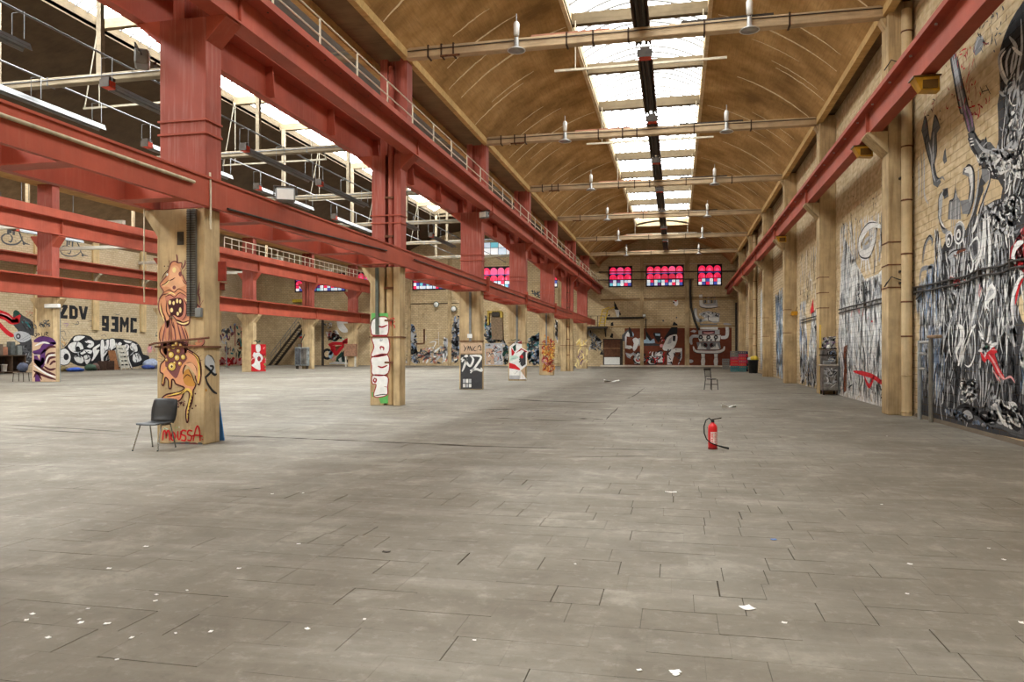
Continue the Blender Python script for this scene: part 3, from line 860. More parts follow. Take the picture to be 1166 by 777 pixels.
for yy in (32.2, 41.0, 51.3):
    box_obj('cable_bracket', RED, -8.19, -8.06, yy, yy + .12, 4.3, 4.95, g)
g = thing('tie_girder', 'lower red girder on the aisle side of the nave columns', 'girder')
box_obj('web', RED, -9.46, -9.43, G0, 77.6, 4.32, 4.78, g)
box_obj('bottom_flange', RED, -9.52, -9.38, G0, 77.6, 4.285, 4.32, g)
box_obj('top_flange', RED, -9.52, -9.40, G0, 77.6, 4.78, 4.82, g)
MB().tube([(-9.47, 12.0, 4.28), (-9.46, 11.98, 3.4), (-9.47, 12.0, 2.58)], .012, 6).build('hanging_wire', CREAM, g)
# second row girders
gy0, gy1 = 8.0, Y_FAR - .05
for nm, lab, z0, z1, s in (('crane_girder', 'upper crane girder of the far left column row', 7.92, 9.22, 1), ('tie_girder', 'lower girder of the far left column row', 4.60, 5.62, 1)):
    g = thing(nm, 'long red ' + lab, 'girder')
    x = XB + s * .78
    if z0 > 6:
        box_obj('web', RED, x - .02, x + .02, gy0, gy1, z0 + .08, z1 - .45, g)
        box_obj('bottom_flange', RED, x - .16, x + .16, gy0, gy1, z0, z0 + .08, g)
        box_obj('top_flange', RED, min(x - s * .25, x + s * .42), max(x - s * .25, x + s * .42), gy0, gy1, z1 - .45, z1, g, .01)
    else:
        box_obj('web', RED, x - .02, x + .02, gy0, gy1, z0 + .05, z1 - .07, g)
        box_obj('bottom_flange', RED, x - .16, x + .16, gy0, gy1, z0, z0 + .05, g)
        box_obj('top_flange', RED, min(x - s * .25, x + s * .5), max(x - s * .25, x + s * .5), gy0, gy1, z1 - .07, z1, g)
    if s > 0:
        for yb in B_Y:
            box_obj('stiffener', RED, x + .021, x + .15, yb - .03, yb + .03, z0 + .081, z1 - .46 if z0 > 6 else z1 - .071, g)
g = thing('crane_girder', 'red crane rail on brackets along the left wall, below the blackletter tags', 'girder')
box_obj('web', RED, -48.36, -48.32, gy0, 74, 8.36, 9.0, g)
box_obj('bottom_flange', RED, -48.5, -48.18, gy0, 74, 8.30, 8.36, g)
box_obj('top_flange', RED, -48.72, -48.0, gy0, 74, 9.0, 9.08, g)
for yy in Yrange(31.9, 73, 5.95):
    MB().prism([(-48.81, 7.5), (-48.81, 8.29), (-48.2, 8.29), (-48.2, 8.2), (-48.55, 7.95)], 'y', yy - .15, yy + .15).build('bracket', CREAM, g)
# right-hand rail
g = thing('crane_girder', 'red crane rail along the right wall carried on the pilaster haunches', 'girder')
box_obj('web', RED, 5.05, 5.09, G0, G1, 7.535, 8.10, g)
box_obj('bottom_flange', RED, 5.00, 5.30, G0, G1, 7.50, 7.535, g)
box_obj('top_flange', RED, 4.84, 5.40, G0, G1, 8.10, 8.22, g)
for k in range(7):
    box_obj('stiffener', RED, 4.97, 5.049, PIL[k][1] - .02, PIL[k][1] + .03, 7.536, 8.098, g)
bo = MB()
for yy in Yrange(8, 60, 1.64): bo.lathe([(.03, -.03), (.03, 0)], (4.95, yy, 8.10), 6)
tag(bo.build('bolt_row', STEEL, g), kind='stuff')
for yy in Yrange(20.5, 75, 9.84):
    b = MB(); b.box(5.10, 5.13, yy, yy + .3, 8.22, 8.5); b.tube([(5.12, yy, 8.45), (5.12, yy + .3, 8.45)], .02, 6); b.build('rail_clip', RED, g)

# ================================================================== tie beams
tie_lab = ['nearest', 'second', 'third', 'fourth', 'fifth', 'sixth']
STRAP = mat_plain('strap_iron', srgb(74, 54, 40), .8, .1, .3)
for k in range(1, 7):
    yt = YC(k) - .28
    t = thing('tie_beam', '%s cream concrete tie beam across the nave vault' % tie_lab[k - 1], 'beam', (0, 0, 0), 0, 'tie beams across the nave')
    MB().bbox(-8.09, 5.44, yt - .15, yt + .15, 10.61, 10.92, .02).build('beam', CONC_TIE, t)
    for x in ((-7.5, -6.9, -6.45, -3.2, -2.3, -1.5, .6, 2.9) if k < 4 else (-6.4, -2.3, .6)):
        xx = x + RNG.uniform(-.15, .15)
        b = MB(); b.box(xx, xx + .05, yt - .17, yt - .152, 10.59, 10.94); b.box(xx, xx + .05, yt - .17, yt + .17, 10.575, 10.607); b.box(xx, xx + .05, yt - .17, yt + .17, 10.922, 10.95)
        b.build('strap', STRAP, t)
    MB().tube([(-8.0, yt - .17, 10.80), (-4.7, yt - .175, 10.83), (-1.2, yt - .17, 10.82), (2.0, yt - .175, 10.85), (5.4, yt - .17, 10.83)], .015, 6).build('conduit', DARK, t)
    MB().box(-4.2, -1.9, yt - .1, yt + .02, 10.922, 10.99).build('cable_duct', mat_plain('duct_rose_%d' % k, srgb(170, 120, 96), .8), t)
    MB().box(0.1, 2.6, yt - .1, yt + .0, 10.922, 11.0).build('cable_duct', DARK, t)
    b = MB(); b.tube([(-6.95, yt - .2, 10.56), (-6.35, yt - .2, 10.56)], .035, 8); b.build('clamp_bar', RUST, t)
# pendant factory lamps sitting on the nave ties
def lamp_tree(loc, lab):
    t = thing('pendant_lamp', lab, 'lamp', loc, 0, 'pendant lamps on the nave tie beams')
    b = MB(); b.lathe([(.03, .16), (.085, .18), (.09, .50), (.06, .56), (.02, .58)], (0, 0, 0), 12); b.build('ballast_housing', WHITE, t)
    MB().tube([(0, 0, .55), (0, 0, .80)], .015, 6).build('hook', STEEL, t)
    for xx in (-.05, .05): MB().tube([(xx, 0, .2), (xx, 0, -.18)], .012, 6).build('hanger', STEEL, t)
    b = MB(); b.lathe([(.05, .10), (.07, .02), (.07, -.14), (.10, -.18)], (0, 0, 0), 12); b.build('lamp_socket', STEEL, t)
    b = MB(); b.lathe([(.10, -.18), (.17, -.215), (.25, -.265), (.27, -.27), (.275, -.285), (.24, -.28), (.16, -.23), (.09, -.195)], (0, 0, 0), 18); b.build('reflector', LAMPM, t)
    b = MB(); b.lathe([(.0001, -.275), (.24, -.28), (.0001, -.29)], (0, 0, 0), 18); b.build('lamp_glass', LAMPG, t)
    return t
LAMPM = mat_plain('lamp_reflector', srgb(206, 208, 206), .35, .5, .1)
LAMPG = mat_plain('lamp_glass', srgb(170, 172, 168), .15, .1, .1)
first = None
for k in range(1, 7):
    for x, side in ((-4.60, 'left'), (1.95, 'right')):
        lab = 'white pendant factory lamp, %s one on the %s nave tie beam' % (side, tie_lab[k - 1])
        loc = (x, YC(k) - .28 - .26, 10.78)
        if first is None: first = lamp_tree(loc, lab)
        else: copy_tree(first, loc, None, lab)
# hanging rails under the skylights, half way between the ties
def hanging_rail(k, cx, sw, x0, x1, ztop, lab, grp, tri=False):
    CREAM = CREAM_GLARE_DARK if tri else globals()['CREAM']
    y = YC(k) + BAY / 2 - .25
    t = thing('hanging_rail', lab, 'rail', (0, 0, 0), 0, grp)
    box_obj('rail', CREAM, x0, x1, y - .03, y + .03, 11.72, 11.80, t)
    for x in (cx - sw + .15, cx + sw - .15):
        MB().tube([(x, y, 11.80), (x, y, ztop)], .02, 6).build('rod', CREAM, t)
    if tri:
        MB().tube([(x0 + .05, y, 11.8), (cx - sw + .1, y, ztop)], .025, 6).build('brace', CREAM, t)
        MB().tube([(x1 - .05, y, 11.8), (cx + sw - .1, y, ztop)], .025, 6).build('brace', CREAM, t)
    return t
for k in range(1, 6):
    hanging_rail(k, NC, 2.37, -4.3, 1.68, 13.5, 'thin cream rail hung below the nave skylight behind the %s tie beam' % tie_lab[k - 1], 'rails hung below the nave skylight')
for k in range(0, 6):
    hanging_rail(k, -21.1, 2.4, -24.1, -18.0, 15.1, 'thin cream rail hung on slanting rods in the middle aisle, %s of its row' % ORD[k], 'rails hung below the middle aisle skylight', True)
# middle aisle ties with posts
for k in range(1, 7):
    yt = YC(k) - .28
    t = thing('tie_beam', '%s whitish tie beam across the middle aisle vault' % tie_lab[k - 1], 'beam', (0, 0, 0), 0, 'tie beams across the middle aisle')
    MB().bbox(-32.6, -9.45, yt - .15, yt + .15, 10.74, 11.0, .02).build('beam', CONC_TIE_GLARE_DARK, t)
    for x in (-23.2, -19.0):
        MB().box(x - .09, x + .09, yt - .09, yt + .09, 11.0, z_aisle(x) - .02).build('post', CONC_TIE_GLARE_DARK, t)
    for x in (-28.0, -26.0, -21.0, -16.5, -14.8, -13.0):
        MB().box(x, x + .05, yt - .165, yt + .165, 10.725, 11.015).build('strap', STEEL_GLARE_DARK, t)
    MB().tube([(-32.4, yt - .17, 10.92), (-9.6, yt - .17, 10.90)], .02, 6).build('conduit', STEEL_GLARE_DARK, t)
for k in range(3, 7):
    yt = YC(k) - .28
    t = thing('tie_beam', 'pale tie beam across the left aisle, %s one counted from the camera' % tie_lab[k - 3], 'beam', (0, 0, 0), 0, 'tie beams across the left aisle')
    MB().bbox(-48.95, -34.3, yt - .14, yt + .14, 9.72, 9.98, .02).build('beam', mat_concrete('left_tie_%d' % k, srgb(214, 208, 194), amt=.3, vertical=False), t)
    MB().box(-41.7, -41.5, yt - .08, yt + .08, 9.98, z_side(-41.6) + .02).build('post', CONC_TIE, t)
# radiant heaters
def heater(loc, ln, dark, lab, grp, first=None):
    t = thing('radiant_heater', lab, 'heater', loc, 0, grp)
    m1 = HOOD_SHADED if dark else HOOD_L
    w = .24 if dark else .17
    b = MB()
    prof = [(-w, -.10), (-w * .55, .10), (w * .55, .10), (w, -.10), (w - .02, -.10), (w * .5, .075), (-w * .5, .075), (-w + .02, -.10)]
    b.prism(prof, 'y', .35, ln); b.build('reflector_hood', m1, t)
    for x in (-.09, .09):
        MB().tube([(x, .2, -.02), (x, ln - .05, -.02)], .05, 8).build('heating_tube', DARK if dark else STEEL_GLARE_DARK, t)
    b = MB(); b.bbox(-.8 * w, .8 * w, 0, .34, -.10, .14, .02); b.build('burner_box', mat_burn, t)
    ht = .54 if dark else .855
    for y in (.1, ln * .5, ln - .3):
        MB().tube([(-.2, y, .1), (-.2, y, ht), (.2, y, ht), (.2, y, .1)], .014, 6).build('hanger', STEEL if dark else STEEL_GLARE_DARK, t)
    b = MB(); b.box(-w, w, -.02, .0, -.09, .15); b.box(-.15, .15, .02, .3, .145, .24); b.build('burner_valve', DARK, t)
    return t
HOOD_SHADED = mat_plain('shaded_hood', srgb(92, 72, 58), .5, .3, .25)  # dark brown carries the shade of a hood seen from below
HOOD_L = mat_plain('bright_hood', srgb(128, 130, 130), .4, .3, .12)
mat_burn = mat_plain('burner_red', srgb(196, 70, 48), .6, 0, .15)
for i in range(8):
    y = 17.45 + 6.95 * i
    t = heater((-1.0, y, 11.15), 6.1, True, 'dark tube heater hung along the nave centre line, %s one going away from the camera' % (ORD + ['last'])[i], 'heaters hung along the nave')
    for yy in (.6, 5.2): MB().tube([(0, yy, .5), (0, yy, 2.2)], .02, 6).build('hanger_rod', CREAM, t)
hl = [(-17.7, 11.6, 6.1), (-17.7, 20.6, 6.1), (-17.7, 28.4, 6.1), (-17.7, 35.2, 6.1), (-17.7, 44.0, 6.1), (-17.7, 53.0, 6.1), (-21.3, 18.6, 6.1), (-21.3, 27.0, 6.1), (-21.3, 35.4, 6.1), (-21.3, 44.4, 6.1), (-26.2, 26.0, 6.1), (-26.2, 35.0, 6.1), (-26.2, 45.0, 6.1), (-29.6, 38.0, 6.1), (-29.6, 48.0, 6.1)]
for i, (x, y) in enumerate(((-38.6, 33.5), (-44.6, 43.5), (-38.6, 53.0))):
    t = heater((x, y, 10.05), 6.1, False, 'bright tube heater in the left aisle above the far crane girder, %s of three' % ORD[i], 'heaters hung in the left aisle')
    for yy in (.6, 5.2): MB().tube([(0, yy, .8), (0, yy, z_side(x) - 10.05)], .02, 6).build('hanger_rod', STEEL_GLARE_DARK, t)
rowname = {-17.7: 'right-hand', -21.3: 'middle', -26.2: 'left', -29.6: 'far left'}
cnt = {}
for (x, y, ln) in hl:
    cnt[x] = cnt.get(x, 0) + 1
    heater((x, y, 10.15), ln, False, 'bright tube heater in the %s row of the middle aisle, %s of that row' % (rowname[x], ORD[cnt[x] - 1]), 'heaters hung in the middle aisle')
for x, nm in ((-17.7, 'right-hand'), (-21.3, 'middle'), (-26.2, 'left'), (-29.6, 'far left')):
    b = MB(); b.tube([(x, 9, 11.055), (x, 78, 11.055)], .033, 6)
    tag(b.build('gas_pipe', STEEL_GLARE_DARK), 'thin gas pipe running over the %s row of aisle heaters' % nm, 'pipe', 'gas pipes over the aisle heaters')
# flood lights
def flood(loc, rz, lab, grp):
    t = thing('flood_light', lab, 'lamp', loc, rz, grp)
    MB().bbox(-.2, .2, -.12, .12, -.14, .14, .03).build('housing', GREYP, t)
    MB().box(-.17, .17, -.13, -.121, -.11, .11).build('lens', WHITE, t)
    b = MB(); b.tube([(-.23, 0, 0), (-.23, .1, .2), (.23, .1, .2), (.23, 0, 0)], .018, 6); b.build('yoke', DARK, t)
    return t
flood((-9.60, 12.10, 7.05), 2.2, 'grey flood light clamped to the left side of the nearest red column', 'flood lights')
box_obj('arm', DARK, .12, .30, -.24, -.19, -.03, .03, bpy.data.objects['flood_light'])
x, z = on_y(287, 216, 14.6); flood((-8.1, 14.6, 4.99), .5, 'grey flood light sitting on the lower red girder past the nearest column', 'flood lights')
flood((-8.05, 31.3, 7.50), -.4, 'small grey flood light hung under the upper girder by the third column', 'flood lights')
# amber lamps under the right-hand rail
AMB = mat_plain('amber_housing', srgb(190, 140, 40), .35, .1, .25)
AMB2 = mat_plain('amber_dark', srgb(96, 66, 22), .4, .1, .3)
for i, (y, lab) in enumerate(((17.4, 'nearest'), (22.9, 'second'), (40.0, 'third and farthest'))):
    t = thing('amber_lamp', 'amber box lamp hung under the right-hand rail, %s of three' % lab, 'lamp', (5.12, y, 7.30), 0, 'amber lamps under the right-hand rail')
    b = MB()
    b.add([(-.26, -.16, .12), (.22, -.16, .12), (.22, .18, .12), (-.26, .18, .12), (-.12, -.12, -.14), (.24, -.12, -.17), (.24, .14, -.17), (-.12, .14, -.14)], [(0, 1, 2, 3), (7, 6, 5, 4), (0, 4, 5, 1), (1, 5, 6, 2), (2, 6, 7, 3), (3, 7, 4, 0)])
    b.build('housing', AMB, t)
    MB().box(-.10, .19, -.155, -.135, -.12, .06).build('lens', AMB2, t)
    MB().box(-.29, .25, -.19, .21, .121, .15).build('lid', AMB2, t)
    for xx in (-.06, .05): MB().tube([(xx, 0, .15), (xx, 0, .199)], .02, 6).build('hanger', RED, t)
# ================================================================== wall painting (flat paint films on the real walls)
PC = {'black': (44, 44, 46), 'char': (66, 66, 68), 'dgrey': (92, 94, 96), 'grey': (132, 134, 136), 'lgrey': (176, 178, 180), 'white': (226, 226, 222), 'blue': (128, 146, 172),
      'red': (196, 40, 46), 'crimson': (150, 40, 48), 'pink': (222, 160, 158), 'bare': (206, 184, 146), 'purple': (88, 52, 104), 'lilac': (150, 120, 156), 'maroon': (84, 44, 48), 'beigep': (196, 168, 140),
      'peach': (224, 172, 134), 'rose': (196, 128, 108), 'flesh': (212, 150, 112), 'mauve': (122, 76, 76), 'line': (72, 40, 40), 'cream': (232, 214, 150), 'yellow': (216, 184, 92), 'ochre': (190, 136, 66), 'orange': (214, 132, 60), 'brown': (112, 62, 40),
      'green': (96, 168, 92), 'mint': (186, 214, 200), 'dgreen': (40, 72, 60), 'oxide': (112, 58, 38), 'teal': (60, 120, 120), 'ltblue': (170, 196, 214), 'skyblue': (60, 110, 190)}
_PM = {}
def pm(name, surf):
    key = (name, surf)
    if key not in _PM:
        c = srgb(*PC[name])
        if surf == 'wash':
            _PM[key] = mat_paint('paint_%s_wash' % name, c, 0.45, 1, .2, .2); return _PM[key]
        if surf == 'right': _PM[key] = mat_paint('paint_%s_right' % name, c, 0.06, 1, .14, .25)
        elif surf == 'wall': _PM[key] = mat_paint('paint_%s_wall' % name, c, 0.0, None, .12, 0)
        else: _PM[key] = mat_paint('paint_%s_column' % name, c, 0.03, None, .12, 0)
    return _PM[key]
def T(ox, oy, s):
    return lambda pts: [(ox + x / s, oy + y / s) for x, y in pts]
def spl(p, k=5, closed=False):
    if len(p) < 3 and not closed: return list(p)
    n = len(p); out = []
    rngi = n if closed else n - 1
    for i in range(rngi):
        if closed: a, b, c, d = p[(i - 1) % n], p[i], p[(i + 1) % n], p[(i + 2) % n]
        else: a, b, c, d = p[max(i - 1, 0)], p[i], p[i + 1], p[min(i + 2, n - 1)]
        for j in range(k):
            t = j / k
            out.append(tuple(0.5 * (2 * b[q] + (c[q] - a[q]) * t + (2 * a[q] - 5 * b[q] + 4 * c[q] - d[q]) * t * t + (3 * b[q] - a[q] - 3 * c[q] + d[q]) * t ** 3) for q in (0, 1)))
    if not closed: out.append(tuple(p[-1]))
    return out
def inside(poly, x, y):
    r = False; j = len(poly) - 1
    for i in range(len(poly)):
        xi, yi = poly[i]; xj, yj = poly[j]
        if (yi > y) != (yj > y) and x < (xj - xi) * (y - yi) / (yj - yi) + xi: r = not r
        j = i
    return r
class Paint:
    def __init__(s, kind, value, surf, tr=None, seed=1):
        s.kind, s.value, s.surf = kind, value, surf
        s.tr = tr or (lambda p: p)
        s.mb = MB(); s.mats = []; s.names = []; s.r = random.Random(seed)
        s.ws = 1.7 if surf == 'right' else 1.0; s.ds = 2.2 if surf == 'right' else 1.0    # strokes on the side wall are broad, as sprayed
    def uv(s, pts):
        pts = s.tr(pts)
        if s.kind in ('x', '-x'): return [on_x(px, py, s.value) for px, py in pts]
        return [on_y(px, py, s.value) for px, py in pts]
    def p3(s, u, v, layer):
        o = .0035 + layer * .0012
        if s.kind == 'x': return (s.value - o, u, v)      # wall facing -x
        if s.kind == '-x': return (s.value + o, u, v)     # wall facing +x
        return (u, s.value - o, v)                         # wall facing the camera
    def mi(s, col):
        if col not in s.names:
            s.names.append(col); s.mats.append(pm(col, s.surf))
        return s.names.index(col)
    def poly_uv(s, q, col, layer=0):
        s.mb.add([s.p3(u, v, layer) for u, v in q], [tuple(range(len(q)))], s.mi(col))
    def poly(s, pts, col, layer=0, smooth=0):
        q = s.uv(pts)
        if smooth: q = spl(q, smooth, True)
        s.poly_uv(q, col, layer)
    def line_uv(s, q, w, col, layer=2, taper=(.3, .3)):
        n = len(q); L_, R_ = [], []
        for i in range(n):
            a, b = q[max(i - 1, 0)], q[min(i + 1, n - 1)]
            dx, dy = b[0] - a[0], b[1] - a[1]; l = math.hypot(dx, dy) or 1e-6
            t = i / max(1, n - 1)
            ww = w * s.ws * .5 * min(1, taper[0] + (1 - taper[0]) * t * 4, taper[1] + (1 - taper[1]) * (1 - t) * 4)
            L_.append((q[i][0] - dy / l * ww, q[i][1] + dx / l * ww)); R_.append((q[i][0] + dy / l * ww, q[i][1] - dx / l * ww))
        vs = [s.p3(u, v, layer) for u, v in L_] + [s.p3(u, v, layer) for u, v in R_]
        s.mb.add(vs, [(i, i + 1, n + i + 1, n + i) for i in range(n - 1)], s.mi(col))
    def line(s, pts, w, col, layer=2, taper=(.3, .3), k=5, closed=False):
        q = s.uv(pts)
        q = spl(q, k, closed) if k else q
        if closed: q = q + [q[0]]; taper = (1, 1)
        s.line_uv(q, w, col, layer, taper)
    def lines(s, lst, w, col, layer=2, **kw):
        for p in lst: s.line(p, w, col, layer, **kw)
    def disc(s, c, r, col, layer=2, ry=None, n=12):
        (u, v), = s.uv([c])
        s.poly_uv([(u + r * s.ds * cos(2 * pi * i / n), v + (ry or r) * sin(2 * pi * i / n)) for i in range(n)], col, layer)
    def strokes(s, region, n, cols, ang=90, spread=15, ln=(.4, 1.2), w=(.015, .04), curl=.3, layer=(2, 3, 4)):
        reg = s.uv(region)
        x0, x1 = min(p[0] for p in reg), max(p[0] for p in reg); y0, y1 = min(p[1] for p in reg), max(p[1] for p in reg)
        done = 0; tries = 0
        while done < n and tries < n * 30:
            tries += 1
            x, y = s.r.uniform(x0, x1), s.r.uniform(y0, y1)
            if not inside(reg, x, y): continue
            a = radians(ang + s.r.gauss(0, spread)); l = s.r.uniform(*ln); c = s.r.gauss(0, curl)
            pts = [(x, y)]; ok = True
            for i in range(6):
                a2 = a + c * (i - 2.5) / 2.5 + s.r.gauss(0, .08)
                x += cos(a2) * l / 6; y += sin(a2) * l / 6
                if not inside(reg, x, y): break
                pts.append((x, y))
            if len(pts) < 3: continue
            s.line_uv(spl(pts, 3), s.r.uniform(*w), s.r.choice(cols), s.r.choice(layer), (.25, .15)); done += 1
    def build(s, name, parent, label):
        o = s.mb.build(name, s.mats, parent, recalc=False)
        if label: o['label'] = label
        return o

# ------------------------------------------------------------------ right wall, nearest bay: tall black and white forest of creatures
P = Paint('x', XR, 'right', None, 11)
base = [(1045, 477), (1046, 440), (1047, 395), (1049, 345), (1054, 322), (1058, 312), (1066, 318), (1069, 300), (1072, 285), (1077, 274), (1079, 262), (1084, 270), (1094, 262), (1100, 262), (1105, 250), (1110, 236), (1113, 222), (1116, 205), (1119, 195),
        (1117, 187), (1111, 178), (1106, 170), (1102, 158), (1105, 154), (1112, 163), (1120, 158), (1126, 165), (1134, 172), (1137, 160), (1137, 140), (1136, 118), (1139, 103), (1138, 78), (1139, 56), (1144, 40), (1151, 24), (1158, 12), (1166, 2), (1180, -20), (1180, 512), (1166, 501), (1120, 492), (1080, 484)]
P.poly(base, 'char', 0)
for q in ([(1120, 212), (1127, 203), (1137, 205), (1142, 214), (1140, 226), (1133, 228), (1126, 232), (1121, 236)], [(1056, 345), (1059, 312), (1063, 312), (1064, 335), (1060, 350)], [(1093, 222), (1098, 205), (1104, 200), (1106, 215), (1103, 228), (1097, 232)],
          [(1112, 243), (1117, 225), (1121, 215), (1118, 232), (1113, 247)], [(1158, 345), (1166, 330), (1172, 330), (1172, 375), (1164, 365)]):
    P.poly(q, 'bare', 1)
P.strokes([(1046, 440), (1047, 395), (1056, 330), (1072, 300), (1090, 300), (1108, 270), (1120, 250), (1135, 240), (1175, 240), (1175, 500), (1120, 490), (1050, 478)], 420, ['white', 'lgrey', 'grey', 'lgrey', 'black', 'black', 'dgrey', 'grey'], 92, 12, (.35, 1.3), (.012, .04), .35, (1, 2, 2))
P.strokes([(1062, 300), (1110, 240), (1160, 240), (1160, 420), (1062, 420)], 120, ['white', 'lgrey', 'white'], 96, 14, (.5, 1.5), (.012, .03), .4, (2, 3))
P.poly([(1166, 0), (1151, 25), (1142, 46), (1139, 70), (1140, 100), (1147, 110), (1154, 92), (1160, 75), (1166, 60)], 'black', 1)
P.poly([(1071, 300), (1076, 275), (1090, 300), (1098, 290), (1106, 300), (1110, 330), (1108, 372), (1098, 405), (1092, 440), (1088, 468), (1076, 466), (1073, 420), (1068, 350)], 'black', 1)
P.poly([(1120, 290), (1130, 278), (1140, 285), (1146, 320), (1150, 370), (1156, 402), (1160, 430), (1160, 468), (1145, 462), (1128, 455), (1128, 430), (1140, 420), (1134, 395), (1124, 350)], 'black', 1)
# upper right swirling column
UR = [(1138, 108), (1152, 95), (1166, 88), (1180, 90), (1180, 235), (1166, 238), (1150, 250), (1143, 232), (1141, 205), (1130, 195), (1122, 185), (1118, 180), (1120, 172), (1130, 178), (1138, 165), (1139, 135)]
P.strokes(UR, 85, ['white', 'lgrey', 'grey', 'white'], 100, 40, (.3, .9), (.015, .045), .9)
P.strokes(UR, 40, ['black', 'black', 'dgrey'], 100, 40, (.3, .8), (.02, .05), .9)
c5 = T(1036, 0, 5.977)
P.tr = c5
P.lines([[(650, 330), (610, 380), (620, 470), (650, 540), (680, 560), (720, 500)], [(690, 330), (660, 420), (670, 520)], [(720, 330), (700, 420), (690, 500)], [(680, 250), (730, 330), (720, 440), (690, 520)], [(640, 640), (690, 540), (715, 570), (690, 610), (640, 640), (610, 620)],
         [(760, 130), (765, 330), (740, 480), (740, 640), (760, 760)], [(777, 480), (740, 560), (720, 620), (700, 700)]], .06, 'lgrey', 4)
P.lines([[(655, 345), (625, 395), (632, 470), (660, 530)], [(700, 320), (745, 360), (770, 370)]], .04, 'white', 5)
P.poly([(270, 380), (300, 330), (320, 380), (345, 520), (375, 640), (410, 777), (345, 777), (320, 640), (290, 480)], 'dgrey', 0)
P.lines([[(300, 370), (325, 500), (350, 620), (385, 770)], [(290, 390), (310, 500), (335, 640), (360, 770)]], .06, 'lgrey', 2)
P.lines([[(275, 390), (295, 500), (320, 640), (345, 770)], [(325, 380), (350, 520), (380, 640), (410, 770)]], .035, 'black', 3)
P.poly([(430, 350), (460, 250), (490, 240), (510, 280), (490, 340), (450, 380)], 'grey', 0)
P.lines([[(440, 350), (470, 260), (500, 260)], [(470, 330), (500, 290)]], .04, 'lgrey', 1); P.lines([[(435, 370), (450, 460)], [(430, 340), (455, 250)]], .025, 'black', 2)
P.lines([[(500, 290), (540, 300)], [(505, 310), (530, 295)]], .03, 'crimson', 2)
P.lines([[(480, 590), (500, 640)], [(500, 600), (480, 660)], [(520, 580), (550, 640)], [(495, 625), (540, 610)]], .04, 'black', 1)
P.tr = lambda p: p
P.strokes([(1084, 60), (1110, 50), (1112, 100), (1130, 110), (1130, 130), (1100, 150), (1090, 120)], 59, ['crimson', 'red'], 60, 60, (.1, .35), (.01, .025), .6, (1, 2))
P.strokes([(1050, 80), (1088, 70), (1090, 125), (1052, 150)], 36, ['crimson', 'black'], 60, 60, (.1, .3), (.01, .02), .6, (1, 2))
P.strokes([(1100, 30), (1140, 5), (1150, 20), (1135, 60), (1110, 60)], 50, ['black', 'dgrey'], 60, 50, (.08, .25), (.01, .025), .6, (1, 2))
# left flames and claws
c6 = T(1036, 120, 5.977); P.tr = c6
P.poly([(80, 170), (105, 70), (125, 160), (140, 240), (170, 60), (210, 150), (185, 190), (185, 300), (170, 400), (185, 480), (215, 520), (190, 560), (160, 540), (150, 440), (125, 360), (105, 280)], 'dgrey', 0)
P.lines([[(80, 180), (105, 75), (125, 170), (105, 260), (140, 390), (160, 520)], [(150, 200), (172, 70), (205, 140)], [(180, 190), (185, 300), (168, 420), (185, 490), (215, 500)]], .03, 'black', 2)
P.lines([[(130, 250), (150, 350), (155, 450), (175, 520)], [(165, 180), (160, 300), (165, 400)], [(95, 300), (100, 420), (100, 600), (125, 670)], [(60, 380), (65, 520), (60, 620)]], .05, 'lgrey', 2)
P.lines([[(75, 300), (85, 460), (80, 640)], [(185, 520), (220, 490), (240, 510)]], .03, 'grey', 2)
P.poly([(235, 400), (225, 370), (235, 310), (245, 290), (250, 350), (255, 380)], 'dgrey', 1)
# sword hilt, spikes
P.poly([(340, 0), (400, 0), (425, 60), (445, 160), (440, 190), (395, 180), (370, 90)], 'dgrey', 1)
P.lines([[(360, 0), (390, 90), (410, 180)], [(385, 0), (420, 80), (430, 150)]], .05, 'lilac', 3)
P.poly([(395, 190), (440, 170), (470, 230), (500, 250), (520, 210), (530, 250), (550, 250), (590, 300), (660, 290), (700, 340), (620, 380), (540, 370), (500, 390), (450, 330), (410, 280)], 'dgrey', 1)
P.lines([[(400, 200), (420, 260), (450, 320), (490, 370), (560, 360), (640, 370), (720, 320)], [(440, 190), (470, 240), (490, 250)], [(520, 215), (520, 300), (500, 340)]], .045, 'black', 3)
P.lines([[(410, 230), (430, 225)], [(412, 250), (436, 245)], [(418, 272), (440, 265)]], .05, 'white', 4)
P.lines([[(450, 230), (500, 300), (560, 320), (640, 310), (690, 260), (700, 240)], [(500, 280), (530, 250)], [(560, 300), (600, 310), (600, 270)]], .05, 'lgrey', 4)
P.strokes([(440, 330), (560, 300), (700, 290), (777, 230), (777, 500), (700, 480), (600, 520), (540, 440), (470, 400)], 105, ['white', 'lgrey', 'black', 'white'], 45, 40, (.2, .7), (.015, .05), .8)
# horned head
P.poly([(360, 470), (365, 430), (400, 405), (435, 430), (445, 520), (440, 640), (410, 740), (360, 740), (345, 650), (400, 640), (412, 560), (405, 490), (380, 475)], 'grey', 2)
P.lines([[(365, 470), (395, 410), (435, 440), (440, 560), (425, 680), (390, 760)], [(400, 490), (412, 560), (400, 640)]], .035, 'black', 3)
P.lines([[(380, 430), (420, 440), (425, 560), (410, 660)], [(375, 450), (410, 455), (415, 550)]], .05, 'white', 4)
P.poly([(200, 777), (198, 640), (215, 600), (230, 580), (225, 640), (215, 777)], 'lgrey', 2)
P.poly([(260, 777), (270, 650), (300, 630), (315, 560), (325, 620), (345, 650), (350, 777)], 'grey', 2)
P.lines([[(280, 777), (285, 660)], [(310, 777), (318, 600)], [(335, 777), (338, 660)]], .05, 'white', 3)
P.lines([[(265, 777), (272, 660), (300, 635), (316, 500)], [(195, 777), (198, 640), (220, 585)]], .025, 'black', 3)
P.disc((243, 595), .08, 'black', 3); P.poly([(225, 570), (260, 560), (265, 620), (235, 640)], 'dgrey', 2)
